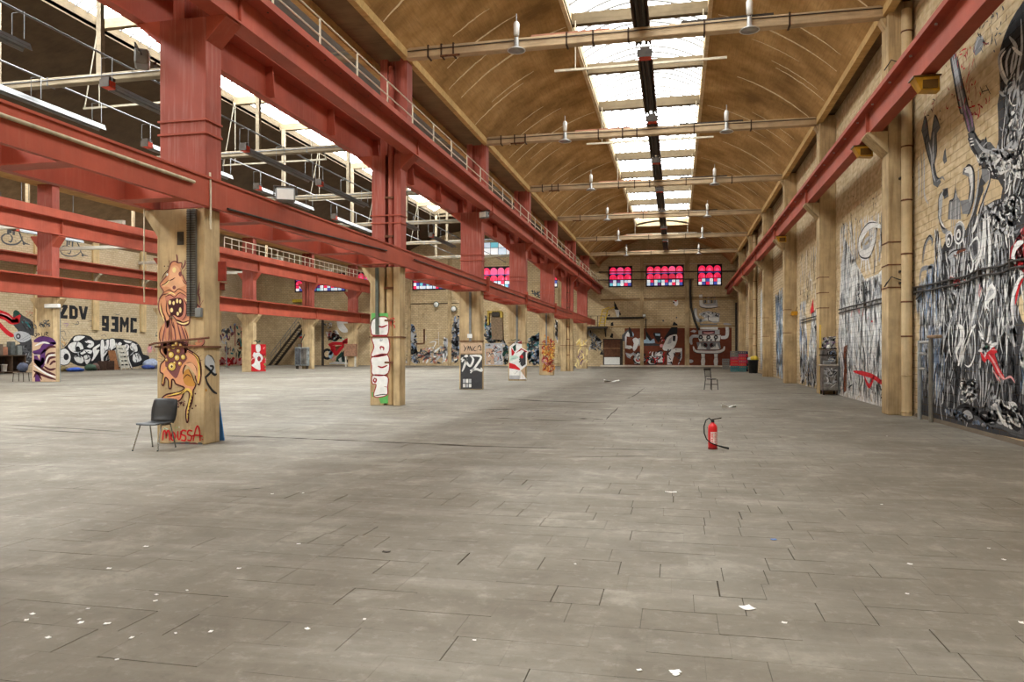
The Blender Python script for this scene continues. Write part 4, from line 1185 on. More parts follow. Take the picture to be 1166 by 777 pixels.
P.lines([[(470, 420), (465, 560), (440, 690), (415, 777)], [(545, 440), (545, 520), (510, 620), (470, 777)]], .05, 'lgrey', 3)
P.poly([(490, 430), (545, 430), (545, 500), (520, 530), (495, 500)], 'grey', 2)
P.lines([[(485, 430), (545, 435), (548, 510), (520, 600), (480, 700), (460, 777)]], .03, 'black', 4)
P.strokes([(500, 680), (640, 630), (777, 560), (777, 777), (480, 777)], 92, ['white', 'lgrey', 'grey', 'black'], 60, 50, (.2, .6), (.02, .05), .9)
# face with round eyes, arm, vertical bark streaks
c7 = T(1036, 240, 5.977); P.tr = c7
for (cx, cy, rx) in ((270, 195, .105), (338, 150, .15)):
    P.disc((cx, cy), rx, 'white', 4, rx * 1.75); P.disc((cx, cy + 6), rx * .72, 'char', 5, rx * 1.35); P.disc((cx - 4, cy + 14), rx * .45, 'white', 6, rx * .85); P.disc((cx - 4, cy + 18), rx * .22, 'black', 7, rx * .4)
P.lines([[(250, 230), (250, 160), (280, 140)], [(305, 200), (310, 120), (345, 90), (375, 130), (360, 210)]], .04, 'lgrey', 5)
P.lines([[(205, 60), (230, 130), (260, 140)], [(195, 0), (210, 70), (240, 130)]], .08, 'grey', 3)
P.lines([[(200, 10), (215, 80), (245, 120)]], .03, 'white', 4)
P.lines([[(300, 10), (300, 120)], [(320, 20), (315, 110)], [(285, 30), (285, 140)]], .05, 'lgrey', 4)
P.poly([(262, 320), (270, 270), (310, 255), (330, 280), (300, 310), (310, 340), (305, 440), (285, 440), (280, 350)], 'lgrey', 3)
P.lines([[(320, 290), (350, 270), (385, 262)], [(300, 300), (320, 310)]], .05, 'brown', 5)
P.lines([[(265, 310), (300, 275), (390, 255)], [(310, 305), (400, 275)]], .02, 'black', 6)
P.strokes([(260, 440), (300, 455), (390, 470), (320, 520), (270, 510)], 32, ['crimson', 'pink'], 30, 50, (.1, .3), (.015, .03), .4)
P.poly([(265, 560), (300, 530), (340, 560), (330, 640), (310, 777), (285, 777), (275, 680)], 'grey', 3)
P.strokes([(260, 550), (345, 550), (330, 690), (300, 777), (275, 777)], 41, ['white', 'black', 'lgrey'], 92, 18, (.3, .8), (.02, .04), .5, (4, 5))
P.poly([(410, 200), (455, 185), (475, 215), (465, 320), (440, 350), (415, 300)], 'grey', 3); P.poly([(425, 210), (455, 200), (462, 290), (440, 310)], 'char', 4)
P.lines([[(410, 240), (455, 185), (475, 230), (460, 330), (430, 340), (410, 260)], [(400, 360), (420, 420), (440, 350), (470, 300)]], .04, 'white', 5)
P.lines([[(500, 0), (505, 120), (495, 250), (470, 340), (440, 420)], [(530, 0), (540, 120), (545, 260), (540, 380), (500, 520), (440, 700), (420, 777)], [(515, 20), (515, 200), (505, 330)], [(470, 20), (450, 100), (425, 150)]], .06, 'white', 4)
P.poly([(470, 480), (505, 430), (490, 580), (430, 777), (400, 777), (440, 640)], 'lgrey', 3)
P.lines([[(480, 500), (470, 580)], [(490, 520), (475, 590)]], .05, 'pink', 5)
P.strokes([(540, 0), (777, 0), (760, 120), (680, 200), (600, 180), (550, 130)], 92, ['white', 'lgrey', 'black', 'grey'], 40, 40, (.2, .7), (.02, .06), 1.0)
P.strokes([(555, 200), (680, 260), (690, 400), (720, 777), (640, 777), (590, 560), (560, 400)], 78, ['grey', 'lgrey', 'black', 'dgrey'], 92, 10, (.4, 1.0), (.015, .05), .3)
P.poly([(520, 520), (560, 500), (590, 560), (560, 600), (530, 640), (510, 620)], 'lgrey', 3)
P.lines([[(510, 660), (530, 560), (560, 510), (585, 560), (550, 600), (520, 640), (545, 680)]], .05, 'white', 5)
P.strokes([(640, 440), (720, 420), (700, 777), (660, 777)], 59, ['white', 'lgrey', 'white'], 94, 8, (.5, 1.3), (.02, .06), .2)
# red round figure at the right edge
P.poly([(690, 250), (740, 180), (777, 110), (800, 120), (800, 420), (777, 430), (730, 400), (680, 330)], 'crimson', 2)
P.strokes([(690, 250), (777, 110), (800, 420), (730, 400)], 46, ['red', 'pink', 'crimson', 'black'], 60, 50, (.2, .6), (.02, .06), .8, (3, 4))
P.lines([[(777, 210), (730, 240), (705, 310), (725, 360)], [(777, 430), (740, 400)]], .08, 'white', 5); P.lines([[(777, 440), (735, 500), (700, 620), (710, 777)]], .07, 'white', 5); P.lines([[(777, 460), (745, 520), (720, 640)]], .05, 'red', 5)
# left tendrils over bare blocks
P.lines([[(90, 360), (105, 240), (135, 180), (155, 200), (150, 240)], [(120, 400), (150, 380), (170, 440), (165, 560)], [(70, 480), (85, 400), (160, 385)], [(60, 520), (70, 777)], [(100, 480), (110, 777)]], .07, 'grey', 3)
P.lines([[(85, 360), (98, 240), (135, 172), (158, 200)], [(115, 410), (148, 385)]], .025, 'black', 4)
P.strokes([(45, 520), (120, 400), (190, 300), (230, 480), (200, 777), (50, 777)], 114, ['white', 'lgrey', 'blue', 'black', 'blue'], 93, 8, (.4, 1.4), (.015, .05), .2)
P.strokes([(170, 120), (190, 110), (230, 260), (220, 420), (170, 420)], 36, ['white', 'lgrey', 'black'], 92, 8, (.4, 1.2), (.015, .04), .2)
P.strokes([(400, 280), (560, 400), (520, 640), (440, 777), (350, 777), (380, 500)], 78, ['white', 'lgrey', 'dgrey', 'black'], 96, 9, (.5, 1.3), (.015, .05), .2)
# foot of the mural
c8 = T(1036, 370, 5.977); P.tr = c8
P.strokes([(60, 0), (220, 0), (240, 250), (230, 560), (80, 540)], 218, ['white', 'lgrey', 'blue', 'black', 'grey', 'blue'], 97, 9, (.3, 1.0), (.012, .045), .3)
P.lines([[(330, 0), (370, 60), (330, 280)], [(450, 0), (390, 100), (350, 290)], [(420, 20), (370, 150), (335, 280)], [(350, 20), (345, 120), (320, 180), (330, 240)]], .06, 'white', 4)
P.strokes([(270, 0), (310, 0), (290, 90)], 18, ['white', 'lgrey'], 92, 6, (.3, .6), (.02, .05), .2)
P.strokes([(630, 0), (720, 0), (745, 90), (720, 180), (680, 110)], 50, ['white', 'lgrey', 'grey'], 80, 10, (.3, .7), (.02, .06), .2)
P.strokes([(740, 190), (777, 120), (777, 480), (750, 460), (765, 330)], 36, ['blue', 'white', 'lgrey'], 100, 15, (.3, .7), (.02, .06), .4)
for e in ((470, 40), (545, 0), (470, 180), (600, 125), (560, 110), (495, 100), (510, 220), (550, 165)):
    P.line([(520, 155), ((520 + e[0]) / 2 + 6, (155 + e[1]) / 2), e], .045, 'white', 5, taper=(1, .1))
P.disc((520, 155), .09, 'lgrey', 5, .10); P.disc((526, 150), .03, 'dgreen', 6)
P.poly([(480, 180), (505, 200), (530, 190), (575, 150), (600, 185), (580, 200), (610, 290), (650, 360), (640, 378), (590, 330), (560, 260), (530, 230), (515, 260), (495, 240)], 'red', 4)
P.lines([[(540, 200), (580, 260), (620, 340), (650, 370)], [(490, 190), (520, 230)], [(560, 170), (595, 170)]], .035, 'pink', 5)
P.lines([[(570, 310), (600, 360), (620, 385)], [(650, 370), (690, 355), (720, 395)], [(580, 330), (600, 380)]], .025, 'pink', 5)
P.poly([(340, 390), (380, 370), (460, 365), (470, 400), (450, 470), (430, 540), (360, 530), (330, 470)], 'dgrey', 1)
P.strokes([(340, 385), (460, 365), (470, 470), (420, 540), (340, 520)], 78, ['white', 'lgrey', 'black', 'grey'], 178, 14, (.2, .6), (.02, .05), .6)
P.poly([(470, 300), (520, 290), (530, 400), (520, 520), (490, 565), (465, 520), (475, 420)], 'dgrey', 2)
P.lines([[(475, 310), (485, 420), (480, 530)], [(500, 300), (500, 430), (495, 560)], [(520, 300), (525, 400), (510, 520)], [(460, 500), (480, 560)], [(540, 480), (500, 560)]], .04, 'lgrey', 4)
P.lines([[(490, 310), (493, 430), (488, 540)], [(512, 310), (513, 430), (503, 540)]], .025, 'black', 5)
P.poly([(540, 560), (600, 500), (680, 540), (777, 540), (790, 777), (700, 750), (620, 700), (500, 690), (330, 640), (240, 600), (230, 560), (300, 570), (400, 560), (480, 580)], 'dgrey', 2)
for q in ([(360, 620), (365, 585), (395, 570), (425, 595), (435, 640), (400, 655)], [(430, 590), (450, 570), (468, 595), (450, 610)], [(480, 610), (520, 600), (560, 630), (520, 660)]):
    P.poly(q, 'lgrey', 3, 3); P.line(q, .04, 'black', 4, closed=True)
P.line([(310, 600), (340, 560), (400, 555), (440, 580), (480, 620), (540, 650), (600, 650)], .06, 'black', 4)
P.strokes([(540, 560), (600, 500), (777, 540), (790, 760), (640, 690), (500, 670)], 110, ['white', 'lgrey', 'grey', 'black', 'char'], 20, 22, (.2, .7), (.02, .06), .7)
P.strokes([(230, 560), (330, 580), (520, 680), (700, 750), (640, 735), (330, 650), (240, 600)], 92, ['grey', 'lgrey', 'blue', 'black'], 60, 50, (.1, .3), (.02, .05), .6)
P.strokes([(550, 360), (590, 380), (560, 440), (600, 500), (560, 540), (530, 480)], 32, ['grey', 'lgrey'], 120, 40, (.1, .4), (.02, .04), .6)
P.build('mural', wall_right, 'black, white and grey painted tangle of tree creatures with a small red figure')

# ------------------------------------------------------------------ right wall, second bay: white streaked wash with a painted ring
P = Paint('x', XR, 'right', None, 12)
reg = [(958, 300), (962, 270), (975, 300), (985, 318), (1000, 312), (1011, 300), (1011, 467), (985, 459), (955, 451), (955, 380)]
P.mats.append(pm('white', 'wash')); P.names.append('washbase'); P.poly(reg, 'washbase', 0)
P.strokes(reg, 900, ['white', 'lgrey', 'white', 'white', 'lgrey', 'white', 'grey', 'white', 'lgrey', 'dgrey'], 91, 12, (.4, 1.5), (.03, .12), .3, (0, 1, 2, 3, 4))
P.strokes([(955, 400), (1011, 390), (1011, 467), (955, 451)], 206, ['white', 'lgrey', 'dgrey', 'black', 'white'], 80, 35, (.3, .9), (.02, .07), .5)
P.strokes([(957, 255), (1011, 235), (1011, 310), (957, 330)], 101, ['white', 'lgrey', 'grey', 'white'], 90, 14, (.4, 1.4), (.03, .09), .2, (0, 1))
P.strokes([(958, 225), (1010, 200), (1010, 300), (958, 300)], 59, ['black', 'dgrey'], 70, 50, (.1, .35), (.012, .03), .6, (2, 3))
P.line([(1003, 258), (991, 256), (980, 272), (980, 288), (988, 290), (995, 276), (997, 262)], .20, 'white', 4)
P.line([(994, 268), (986, 274), (984, 282), (989, 280), (993, 272)], .09, 'lgrey', 5)
P.lines([[(1000, 254), (988, 255), (978, 272), (979, 291), (990, 293), (997, 276)]], .03, 'black', 5)
P.strokes([(975, 322), (992, 318), (992, 345), (975, 350)], 78, ['black', 'dgrey', 'char'], 70, 50, (.2, .5), (.02, .06), .9)
P.strokes([(965, 352), (1011, 345), (1011, 365), (965, 372)], 11, ['red', 'pink'], 20, 40, (.2, .4), (.03, .06), .5)
P.lines([[(972, 423), (985, 426), (996, 430), (1010, 441)], [(984, 428), (990, 440), (996, 428)], [(1002, 432), (1011, 444)], [(1000, 436), (1010, 430)]], .09, 'red', 5)
P.poly([(961, 395), (965, 393), (964, 445), (961, 448)], 'brown', 4)
P.build('mural', wall_right, 'white and grey streaked graffiti with a white ring, between the first two pilasters in view')
# third to sixth bay
P = Paint('x', XR, 'right', None, 13)
P.strokes([(910, 345), (918, 340), (921, 440), (911, 436)], 138, ['white', 'lgrey', 'black', 'blue', 'white'], 90, 14, (.4, 1.4), (.04, .12), .3)
P.strokes([(925, 352), (934, 350), (934, 447), (921, 440), (921, 400)], 184, ['white', 'lgrey', 'black', 'grey', 'white'], 90, 18, (.4, 1.4), (.04, .12), .4)
P.strokes([(911, 405), (934, 408), (934, 447), (911, 437)], 138, ['black', 'white', 'lgrey', 'char'], 70, 40, (.3, .9), (.04, .12), .8)
P.strokes([(911, 290), (934, 270), (934, 350), (911, 350)], 55, ['white', 'grey', 'black'], 90, 20, (.3, .9), (.03, .07), .4)
P.poly([(923, 353), (926, 340), (927, 355), (923, 358)], 'red', 5)
P.poly([(915, 412), (919, 350), (921, 350), (920, 410)], 'bare', 0)
P.build('mural', wall_right, 'black and white streaks with a red fleck, in the bay past the graffitied cabinet')
for seed, reg, n, cols in ((14, [(883, 335), (894, 325), (894, 434), (884, 430)], 170, ['white', 'blue', 'lgrey', 'dgrey', 'white', 'ltblue']), (15, [(866, 330), (872, 325), (872, 425), (866, 423)], 110, ['white', 'lgrey', 'ltblue', 'white']), (16, [(853, 345), (856, 345), (856, 420), (853, 420)], 50, ['lgrey', 'white', 'dgrey', 'bare'])):
    P = Paint('x', XR, 'right', None, seed)
    P.strokes(reg, n * 2, cols, 90, 25, (.5, 1.6), (.08, .22), .5)
    P.build('mural', wall_right, {14: 'dense white and blue scribble between the third and fourth pilaster in view', 15: 'pale white streaks in the narrow bay past the fourth pilaster', 16: 'faded grey streaks in the last bays by the far wall'}[seed])
# tag scribbles on the pilaster behind the cabinet
pp, yc = PIL[2]
P = Paint('y', yc - .33, 'column', T(925, 370, 8.63), 17)
P.strokes([(95, 120), (235, 110), (235, 260), (95, 250)], 92, ['black', 'lgrey', 'white', 'lilac'], 60, 60, (.15, .5), (.02, .05), 1.0)
P.strokes([(95, 260), (160, 260), (160, 680), (95, 680)], 59, ['lilac', 'lgrey', 'mauve'], 80, 40, (.2, .5), (.02, .05), .6)
P.poly([(66, 0), (86, 0), (90, 680), (70, 680)], 'yellow', 1); P.poly([(140, 200), (165, 200), (165, 370), (145, 370)], 'ochre', 2)
P.build('mural', pp, 'yellow edge stripe and black tags on the second pilaster')

# ------------------------------------------------------------------ nearest column: pale orange monster, red tag below
y0 = YC(0) - .235
P = Paint('y', y0, 'column', T(165, 285, 8.633), 21)
head = [(300, 110), (330, 125), (365, 130), (360, 200), (390, 290), (425, 340), (435, 400), (440, 520), (440, 700), (400, 740), (330, 720), (290, 660), (250, 640), (240, 740), (210, 760), (195, 680), (160, 640), (135, 560), (150, 470), (185, 410), (150, 345), (175, 300), (215, 250), (240, 170), (265, 120)]
P.poly(head, 'flesh', 0, 4)
P.line(head, .022, 'mauve', 2, closed=True)
P.poly([(255, 180), (300, 150), (340, 180), (350, 260), (400, 340), (340, 370), (290, 400), (230, 360), (170, 360), (230, 290)], 'peach', 1, 3)
P.poly([(200, 470), (240, 430), (300, 460), (360, 430), (420, 470), (430, 620), (390, 690), (340, 680), (300, 650), (250, 600), (225, 540)], 'rose', 1, 3)
P.poly([(230, 500), (300, 470), (370, 480), (385, 560), (370, 640), (330, 660), (290, 640), (260, 640), (240, 580)], 'line', 2, 3)
for (cx, cy, rx, ry) in ((248, 515, .028, .04), (285, 520, .024, .035), (320, 500, .024, .04), (350, 505, .022, .036), (350, 590, .026, .05), (325, 625, .026, .036), (265, 590, .03, .04)):
    P.disc((cx, cy), rx * 1.25, 'mauve', 3, ry * 1.2); P.disc((cx, cy), rx, 'cream', 4, ry)
P.disc((290, 195), .04, 'cream', 2, .05); P.disc((290, 368), .035, 'mauve', 3, .035); P.disc((350, 235), .035, 'mauve', 3, .045); P.disc((222, 240), .02, 'white', 4, .025)
P.lines([[(170, 290), (190, 240), (235, 190)], [(160, 350), (200, 330), (240, 290)], [(185, 420), (240, 390), (290, 415), (340, 380), (430, 440)], [(145, 480), (180, 440), (240, 430)], [(200, 460), (250, 440), (295, 460), (350, 420), (430, 470)], [(220, 490), (215, 600), (260, 680)],
         [(380, 480), (410, 540), (405, 640), (370, 690)], [(320, 690), (380, 710), (440, 690)], [(310, 720), (380, 740), (440, 720)], [(370, 290), (400, 330), (425, 325)], [(240, 300), (270, 290), (300, 270)], [(160, 520), (170, 600), (200, 660), (215, 750)], [(250, 640), (245, 720), (225, 760)], [(265, 640), (270, 720), (290, 777)]], .016, 'line', 4)
P.lines([[(175, 350), (215, 330), (250, 290)], [(210, 440), (260, 420), (300, 440)], [(310, 700), (380, 725), (435, 705)], [(150, 540), (165, 620), (195, 700)], [(360, 170), (370, 240)], [(390, 470), (420, 520), (425, 620)]], .022, 'cream', 3)
P.lines([[(320, 130), (318, 70), (310, 40)], [(365, 190), (395, 140), (398, 95)], [(380, 210), (410, 170)], [(250, 160), (240, 100)], [(480, 500), (520, 540), (545, 580), (500, 600)], [(545, 560), (540, 470), (525, 420), (540, 315)], [(530, 450), (550, 420)], [(545, 550), (575, 490)], [(535, 395), (548, 372)]], .028, 'mauve', 2)
P.poly([(480, 530), (520, 545), (560, 550), (530, 590), (480, 600)], 'flesh', 1); P.disc((195, 158), .012, 'black', 3); P.disc((228, 158), .010, 'black', 3)
P.tr = T(165, 390, 5.98)
P.poly([(95, -60), (115, -110), (170, -160), (240, -150), (275, -100), (300, -40), (290, 30), (270, 90), (140, 90), (110, 20), (100, 0)], 'flesh', 0, 2)
P.lines([[(195, -140), (210, -30), (200, 20)], [(220, -140), (245, -30), (250, 20)], [(245, -120), (280, -20), (285, 40)], [(140, -110), (120, 0), (130, 60)], [(170, -140), (165, -20), (150, 40)]], .03, 'mauve', 3)
P.lines([[(150, -130), (140, -40), (165, 30)], [(180, -145), (190, -40), (225, 20)], [(235, -130), (262, -40), (240, 10)]], .02, 'rose', 3)
P.lines([[(118, -110), (100, -50), (112, 20), (105, 60)], [(180, -130), (180, 0), (165, 40)], [(270, -100), (295, -20), (285, 60)]], .018, 'line', 4)
P.lines([[(120, 60), (105, 30), (118, -5), (140, -20)], [(115, 110), (100, 95)]], .05, 'peach', 2)
body = [(130, 0), (270, 0), (280, 40), (330, 70), (370, 110), (385, 200), (370, 290), (345, 240), (350, 180), (310, 140), (275, 160), (262, 210), (300, 240), (345, 280), (340, 310), (330, 330), (325, 390), (300, 450), (295, 535), (285, 540), (280, 470), (300, 400), (300, 340), (270, 340), (230, 400),
        (120, 390), (150, 355), (230, 340), (270, 310), (215, 285), (200, 260), (185, 255), (180, 310), (165, 310), (160, 260), (140, 240), (130, 290), (118, 285), (125, 220), (105, 200), (110, 150), (140, 110), (105, 60)]
P.poly(body, 'flesh', 0, 3); P.line(body, .026, 'line', 2, closed=True)
P.poly([(160, 20), (260, 10), (270, 70), (290, 110), (250, 160), (220, 240), (190, 230), (140, 160), (150, 90)], 'mauve', 1, 3)
for (cx, cy, r) in ((180, 85, .055), (220, 105, .05), (262, 100, .045), (195, 30, .045), (230, 60, .04), (240, 145, .04), (185, 165, .075), (150, 120, .03), (215, 10, .035), (165, 50, .03), (245, 20, .03), (205, 140, .03)):
    P.disc((cx, cy), r * 1.2, 'line', 3); P.disc((cx, cy), r, 'yellow' if r > .04 else 'ochre', 4); P.disc((cx - 3, cy - 3), r * .55, 'cream', 5)
P.disc((185, 165), .022, 'line', 6)
P.poly([(270, 200), (300, 180), (320, 220), (345, 285), (320, 300), (280, 290), (262, 250)], 'ochre', 3, 3); P.poly([(275, 150), (320, 140), (350, 180), (350, 230), (330, 200), (300, 165)], 'peach', 3, 3)
P.lines([[(330, 75), (362, 120), (372, 200), (360, 280)], [(140, 375), (200, 355), (250, 345), (290, 320), (318, 350), (300, 430), (288, 520)], [(125, 200), (150, 170)], [(120, 280), (132, 220)], [(170, 300), (172, 250)]], .045, 'yellow', 3)
P.lines([[(290, 60), (340, 90), (375, 150), (380, 220)], [(262, 250), (290, 220), (320, 240)], [(300, 185), (325, 230), (342, 280)], [(150, 370), (230, 355), (270, 330)], [(310, 345), (325, 400), (300, 460)]], .016, 'line', 5)
for (a, b) in (((330, 50), (345, 35)), ((350, 75), (368, 62)), ((365, 100), (388, 90)), ((375, 125), (400, 118)), ((345, 62), (358, 48)), ((95, 90), (120, 100)), ((92, 110), (118, 115)), ((95, 130), (120, 128))): P.line([a, b], .016, 'line', 4, k=0)
for (cx, cy) in ((318, 395), (312, 415), (306, 440), (300, 465), (296, 490), (298, 515), (345, 350), (265, 430), (348, 432), (230, 440), (250, 415), (325, 450)): P.disc((cx, cy), .016, 'line', 4)
P.strokes([(225, 400), (280, 400), (280, 450), (225, 450)], 10, ['mauve', 'line'], 60, 60, (.05, .12), (.01, .02), .5)
P.poly([(380, 0), (400, 0), (395, 20), (370, 25), (340, 10), (345, 0)], 'flesh', 1)
P.lines([[(270, 5), (310, 22), (360, 28), (395, 10), (400, -15), (380, -25), (365, -10), (375, 5)]], .05, 'rose', 2); P.lines([[(270, 12), (310, 30), (365, 36), (402, 12), (408, -18)]], .016, 'line', 4)
P.lines([[(122, 668), (128, 612), (138, 602), (145, 622), (146, 655)], [(146, 640), (154, 606), (164, 604), (169, 630), (169, 668)], [(180, 640), (190, 610), (205, 630), (200, 665), (182, 660), (183, 630)], [(226, 604), (224, 645), (234, 662), (244, 645), (246, 604)], [(285, 605), (258, 600), (250, 625), (278, 640), (275, 668), (248, 665)], [(325, 605), (300, 600), (292, 625), (318, 640), (312, 668), (290, 665)],
         [(330, 672), (345, 600), (360, 570), (372, 600), (378, 672)], [(318, 640), (350, 632), (395, 640)]], .030, 'red', 3, taper=(.8, .8))
P.disc((395, 662), .012, 'red', 3); P.strokes([(120, 575), (240, 570), (240, 600), (120, 600)], 6, ['green', 'mint'], 60, 50, (.05, .1), (.008, .014), .5)
P.strokes([(85, 680), (400, 685), (400, 695), (85, 690)], 14, ['dgrey', 'mauve'], 0, 5, (.2, .4), (.02, .04), .1)
P.build('mural', A_COL[0], 'pale orange horned monster with eggs and tentacles, red hand-written tag below')
# side face of that column (faces the nave): black and grey tag
class SidePaint(Paint):
    def p3(s, u, v, layer): return (s.value + .0035 + layer * .0012, u, v)
P = SidePaint('-x', -8.33, 'column', T(165, 390, 5.98), 22)
P.poly([(408, 110), (430, 85), (465, 110), (475, 160), (480, 220), (450, 200), (410, 160)], 'lgrey', 0, 3)
P.lines([[(408, 160), (440, 190), (470, 220), (488, 215)], [(415, 235), (440, 210), (465, 170), (440, 160)], [(410, 230), (425, 280), (460, 330), (490, 350)]], .05, 'black', 2, taper=(.8, .5))
P.lines([[(430, 85), (455, 100), (478, 140)], [(440, 340), (442, 470)], [(408, 90), (412, 250)]], .02, 'black', 2)
P.disc((416, 325), .03, 'ochre', 1)
P.build('mural', A_COL[0], 'black and grey tag running round the corner')

# second column: white bubble letters with red outlines, green ground
y1 = YC(1) - .235
P = Paint('y', y1, 'column', T(410, 340, 5.98), 23)
P.poly([(78, 100), (190, 100), (190, 160), (78, 160)], 'green', 0); P.poly([(80, 640), (190, 640), (190, 715), (140, 715), (130, 680), (82, 670)], 'green', 0)
lt = [[(72, 190), (90, 140), (140, 125), (190, 140), (188, 245), (130, 260), (85, 250), (75, 215)], [(85, 262), (188, 262), (190, 375), (80, 395), (95, 330)], [(82, 400), (188, 385), (190, 510), (90, 520), (80, 460)], [(82, 530), (120, 520), (188, 535), (188, 600), (180, 660), (95, 668), (110, 590), (85, 580)]]
for q in lt: P.poly(q, 'white', 1, 3)
for q in lt: P.line(q, .03, 'crimson', 2, closed=True)
P.lines([[(120, 185), (150, 195), (188, 180)], [(140, 350), (140, 330), (160, 335), (160, 355)], [(120, 460), (150, 470), (188, 455)], [(80, 250), (130, 255), (188, 250)], [(95, 545), (110, 550), (105, 570), (92, 560), (100, 540)], [(165, 600), (188, 605)]], .05, 'crimson', 3)
P.lines([[(95, 665), (150, 655), (186, 655)], [(72, 190), (85, 145), (140, 122)]], .03, 'black', 3)
P.lines([[(140, 275), (140, 290), (155, 280)]], .04, 'lgrey', 3)
P.build('mural', A_COL[1], 'white bubble letters outlined in crimson, stacked down the column')
P = Paint('y', y1, 'column', T(410, 340, 5.98), 24)
P.strokes([(205, 130), (240, 130), (240, 230), (205, 230)], 8, ['red'], 80, 50, (.1, .25), (.02, .03), .6)
P.build('mural', A_COL[1], 'small red scrawl')
# third column: black foot with white tag, written board above
y2 = YC(2) - .235
P = Paint('y', y2, 'column', T(515, 380, 11.1), 25)
P.poly([(105, 262), (378, 262), (378, 700), (105, 700)], 'char', 0)
P.lines([[(110, 330), (140, 310), (175, 330), (150, 420), (125, 480)], [(120, 360), (165, 290), (200, 285)], [(170, 300), (185, 370), (230, 410), (265, 330), (235, 285)], [(220, 280), (360, 290), (320, 380), (230, 500)], [(225, 470), (300, 450), (370, 470), (365, 430)]], .10, 'white', 2, taper=(.6, .4))
for i in range(3):
    for j in range(2): P.poly([(135 + 38 * i, 575 + 72 * j - (j * 10)), (165 + 38 * i, 575 + 72 * j - j * 10), (165 + 38 * i, 625 + 60 * j - j * 5), (135 + 38 * i, 625 + 60 * j - j * 5)], 'white' if (i + j) % 2 else 'lgrey', 2)
P.poly([(105, 112), (378, 118), (378, 250), (105, 250)], 'beigep', 0)
P.lines([[(140, 140), (165, 190), (150, 225), (195, 150)], [(190, 220), (205, 160), (215, 220)], [(225, 220), (225, 160), (250, 220), (255, 155)], [(300, 160), (275, 180), (275, 215), (305, 215)], [(330, 150), (310, 220)], [(320, 180), (350, 150), (365, 210), (330, 200)]], .035, 'black', 2)
P.lines([[(105, 108), (378, 112)], [(105, 254), (378, 252)]], .04, 'brown', 2, k=0)
P.build('mural', A_COL[2], 'black painted foot with a white tag, scribbled beige band above')
# fourth column: red, white, black geometric piece
y3 = YC(3) - .235
P = Paint('y', y3, 'column', T(570, 370, 11.1), 26)
P.poly([(110, 280), (200, 210), (270, 205), (270, 290), (340, 330), (325, 520), (250, 575), (330, 690), (110, 690)], 'white', 0)
P.poly([(110, 480), (240, 570), (110, 550)], 'red', 1); P.poly([(112, 480), (180, 500), (250, 560), (240, 575), (112, 545)], 'red', 2)
P.poly([(135, 290), (180, 350), (160, 385), (140, 390)], 'red', 2); P.poly([(150, 280), (195, 240), (195, 320), (175, 340)], 'dgreen', 2)
P.poly([(240, 400), (300, 330), (320, 350), (320, 500), (270, 530), (230, 470)], 'char', 2); P.poly([(235, 400), (270, 375), (290, 410), (270, 430)], 'red', 3)
P.poly([(205, 225), (268, 205), (268, 245), (210, 235)], 'crimson', 2); P.poly([(200, 350), (260, 295), (340, 340), (325, 350), (265, 315), (205, 365)], 'crimson', 3)
P.lines([[(115, 280), (195, 215)], [(115, 470), (200, 440), (240, 420)], [(325, 350), (325, 510), (255, 570)], [(180, 380), (240, 340)], [(185, 490), (240, 450)], [(200, 510), (250, 480)], [(240, 520), (240, 480)]], .06, 'white', 4, k=0, taper=(1, 1))
P.lines([[(110, 275), (195, 205), (270, 200)], [(130, 435), (190, 420)], [(215, 590), (180, 620)], [(110, 690), (320, 690)], [(245, 580), (245, 680)]], .05, 'black', 4, k=0)
P.lines([[(130, 190), (160, 200), (190, 185), (220, 195), (250, 180)], [(130, 180), (150, 200)], [(230, 175), (235, 200)]], .04, 'dgreen', 3)
P.lines([[(280, 570), (270, 670)], [(300, 570), (310, 660)], [(330, 370), (345, 350)]], .05, 'pink', 4); P.poly([(115, 400), (180, 385), (235, 410), (180, 440), (115, 465)], 'mint', 1)
P.poly([(112, 640), (240, 640), (240, 690), (112, 690)], 'lgrey', 1)
P.build('mural', A_COL[3], 'red, white and black geometric piece')
P = Paint('y', YC(4) - .235, 'column', T(570, 370, 11.1), 27)
P.strokes([(520, 160), (570, 120), (690, 200), (690, 610), (520, 610)], 90, ['orange', 'yellow', 'ochre', 'yellow', 'crimson', 'orange'], 60, 60, (.3, .9), (.04, .09), 1.6)
P.strokes([(520, 200), (690, 240), (690, 610), (520, 610)], 34, ['brown', 'crimson', 'line'], 60, 60, (.3, .8), (.02, .04), 1.8, (5, 6)); P.strokes([(520, 430), (600, 430), (600, 520), (520, 520)], 6, ['pink'], 60, 60, (.3, .5), (.06, .1), .6, (5,))
P.build('mural', A_COL[4], 'orange and yellow curling letters')
P = Paint('y', YC(6) - .235, 'column', None, 28)
P.strokes([(655, 385), (669, 385), (669, 419), (655, 419)], 26, ['cream', 'yellow', 'bare'], 80, 30, (.4, 1.0), (.08, .14), .6); P.strokes([(657, 400), (668, 396), (668, 418), (657, 418)], 8, ['purple', 'dgrey'], 80, 30, (.4, .9), (.05, .09), .4)
P.build('mural', A_COL[6], 'pale yellow scrawl')

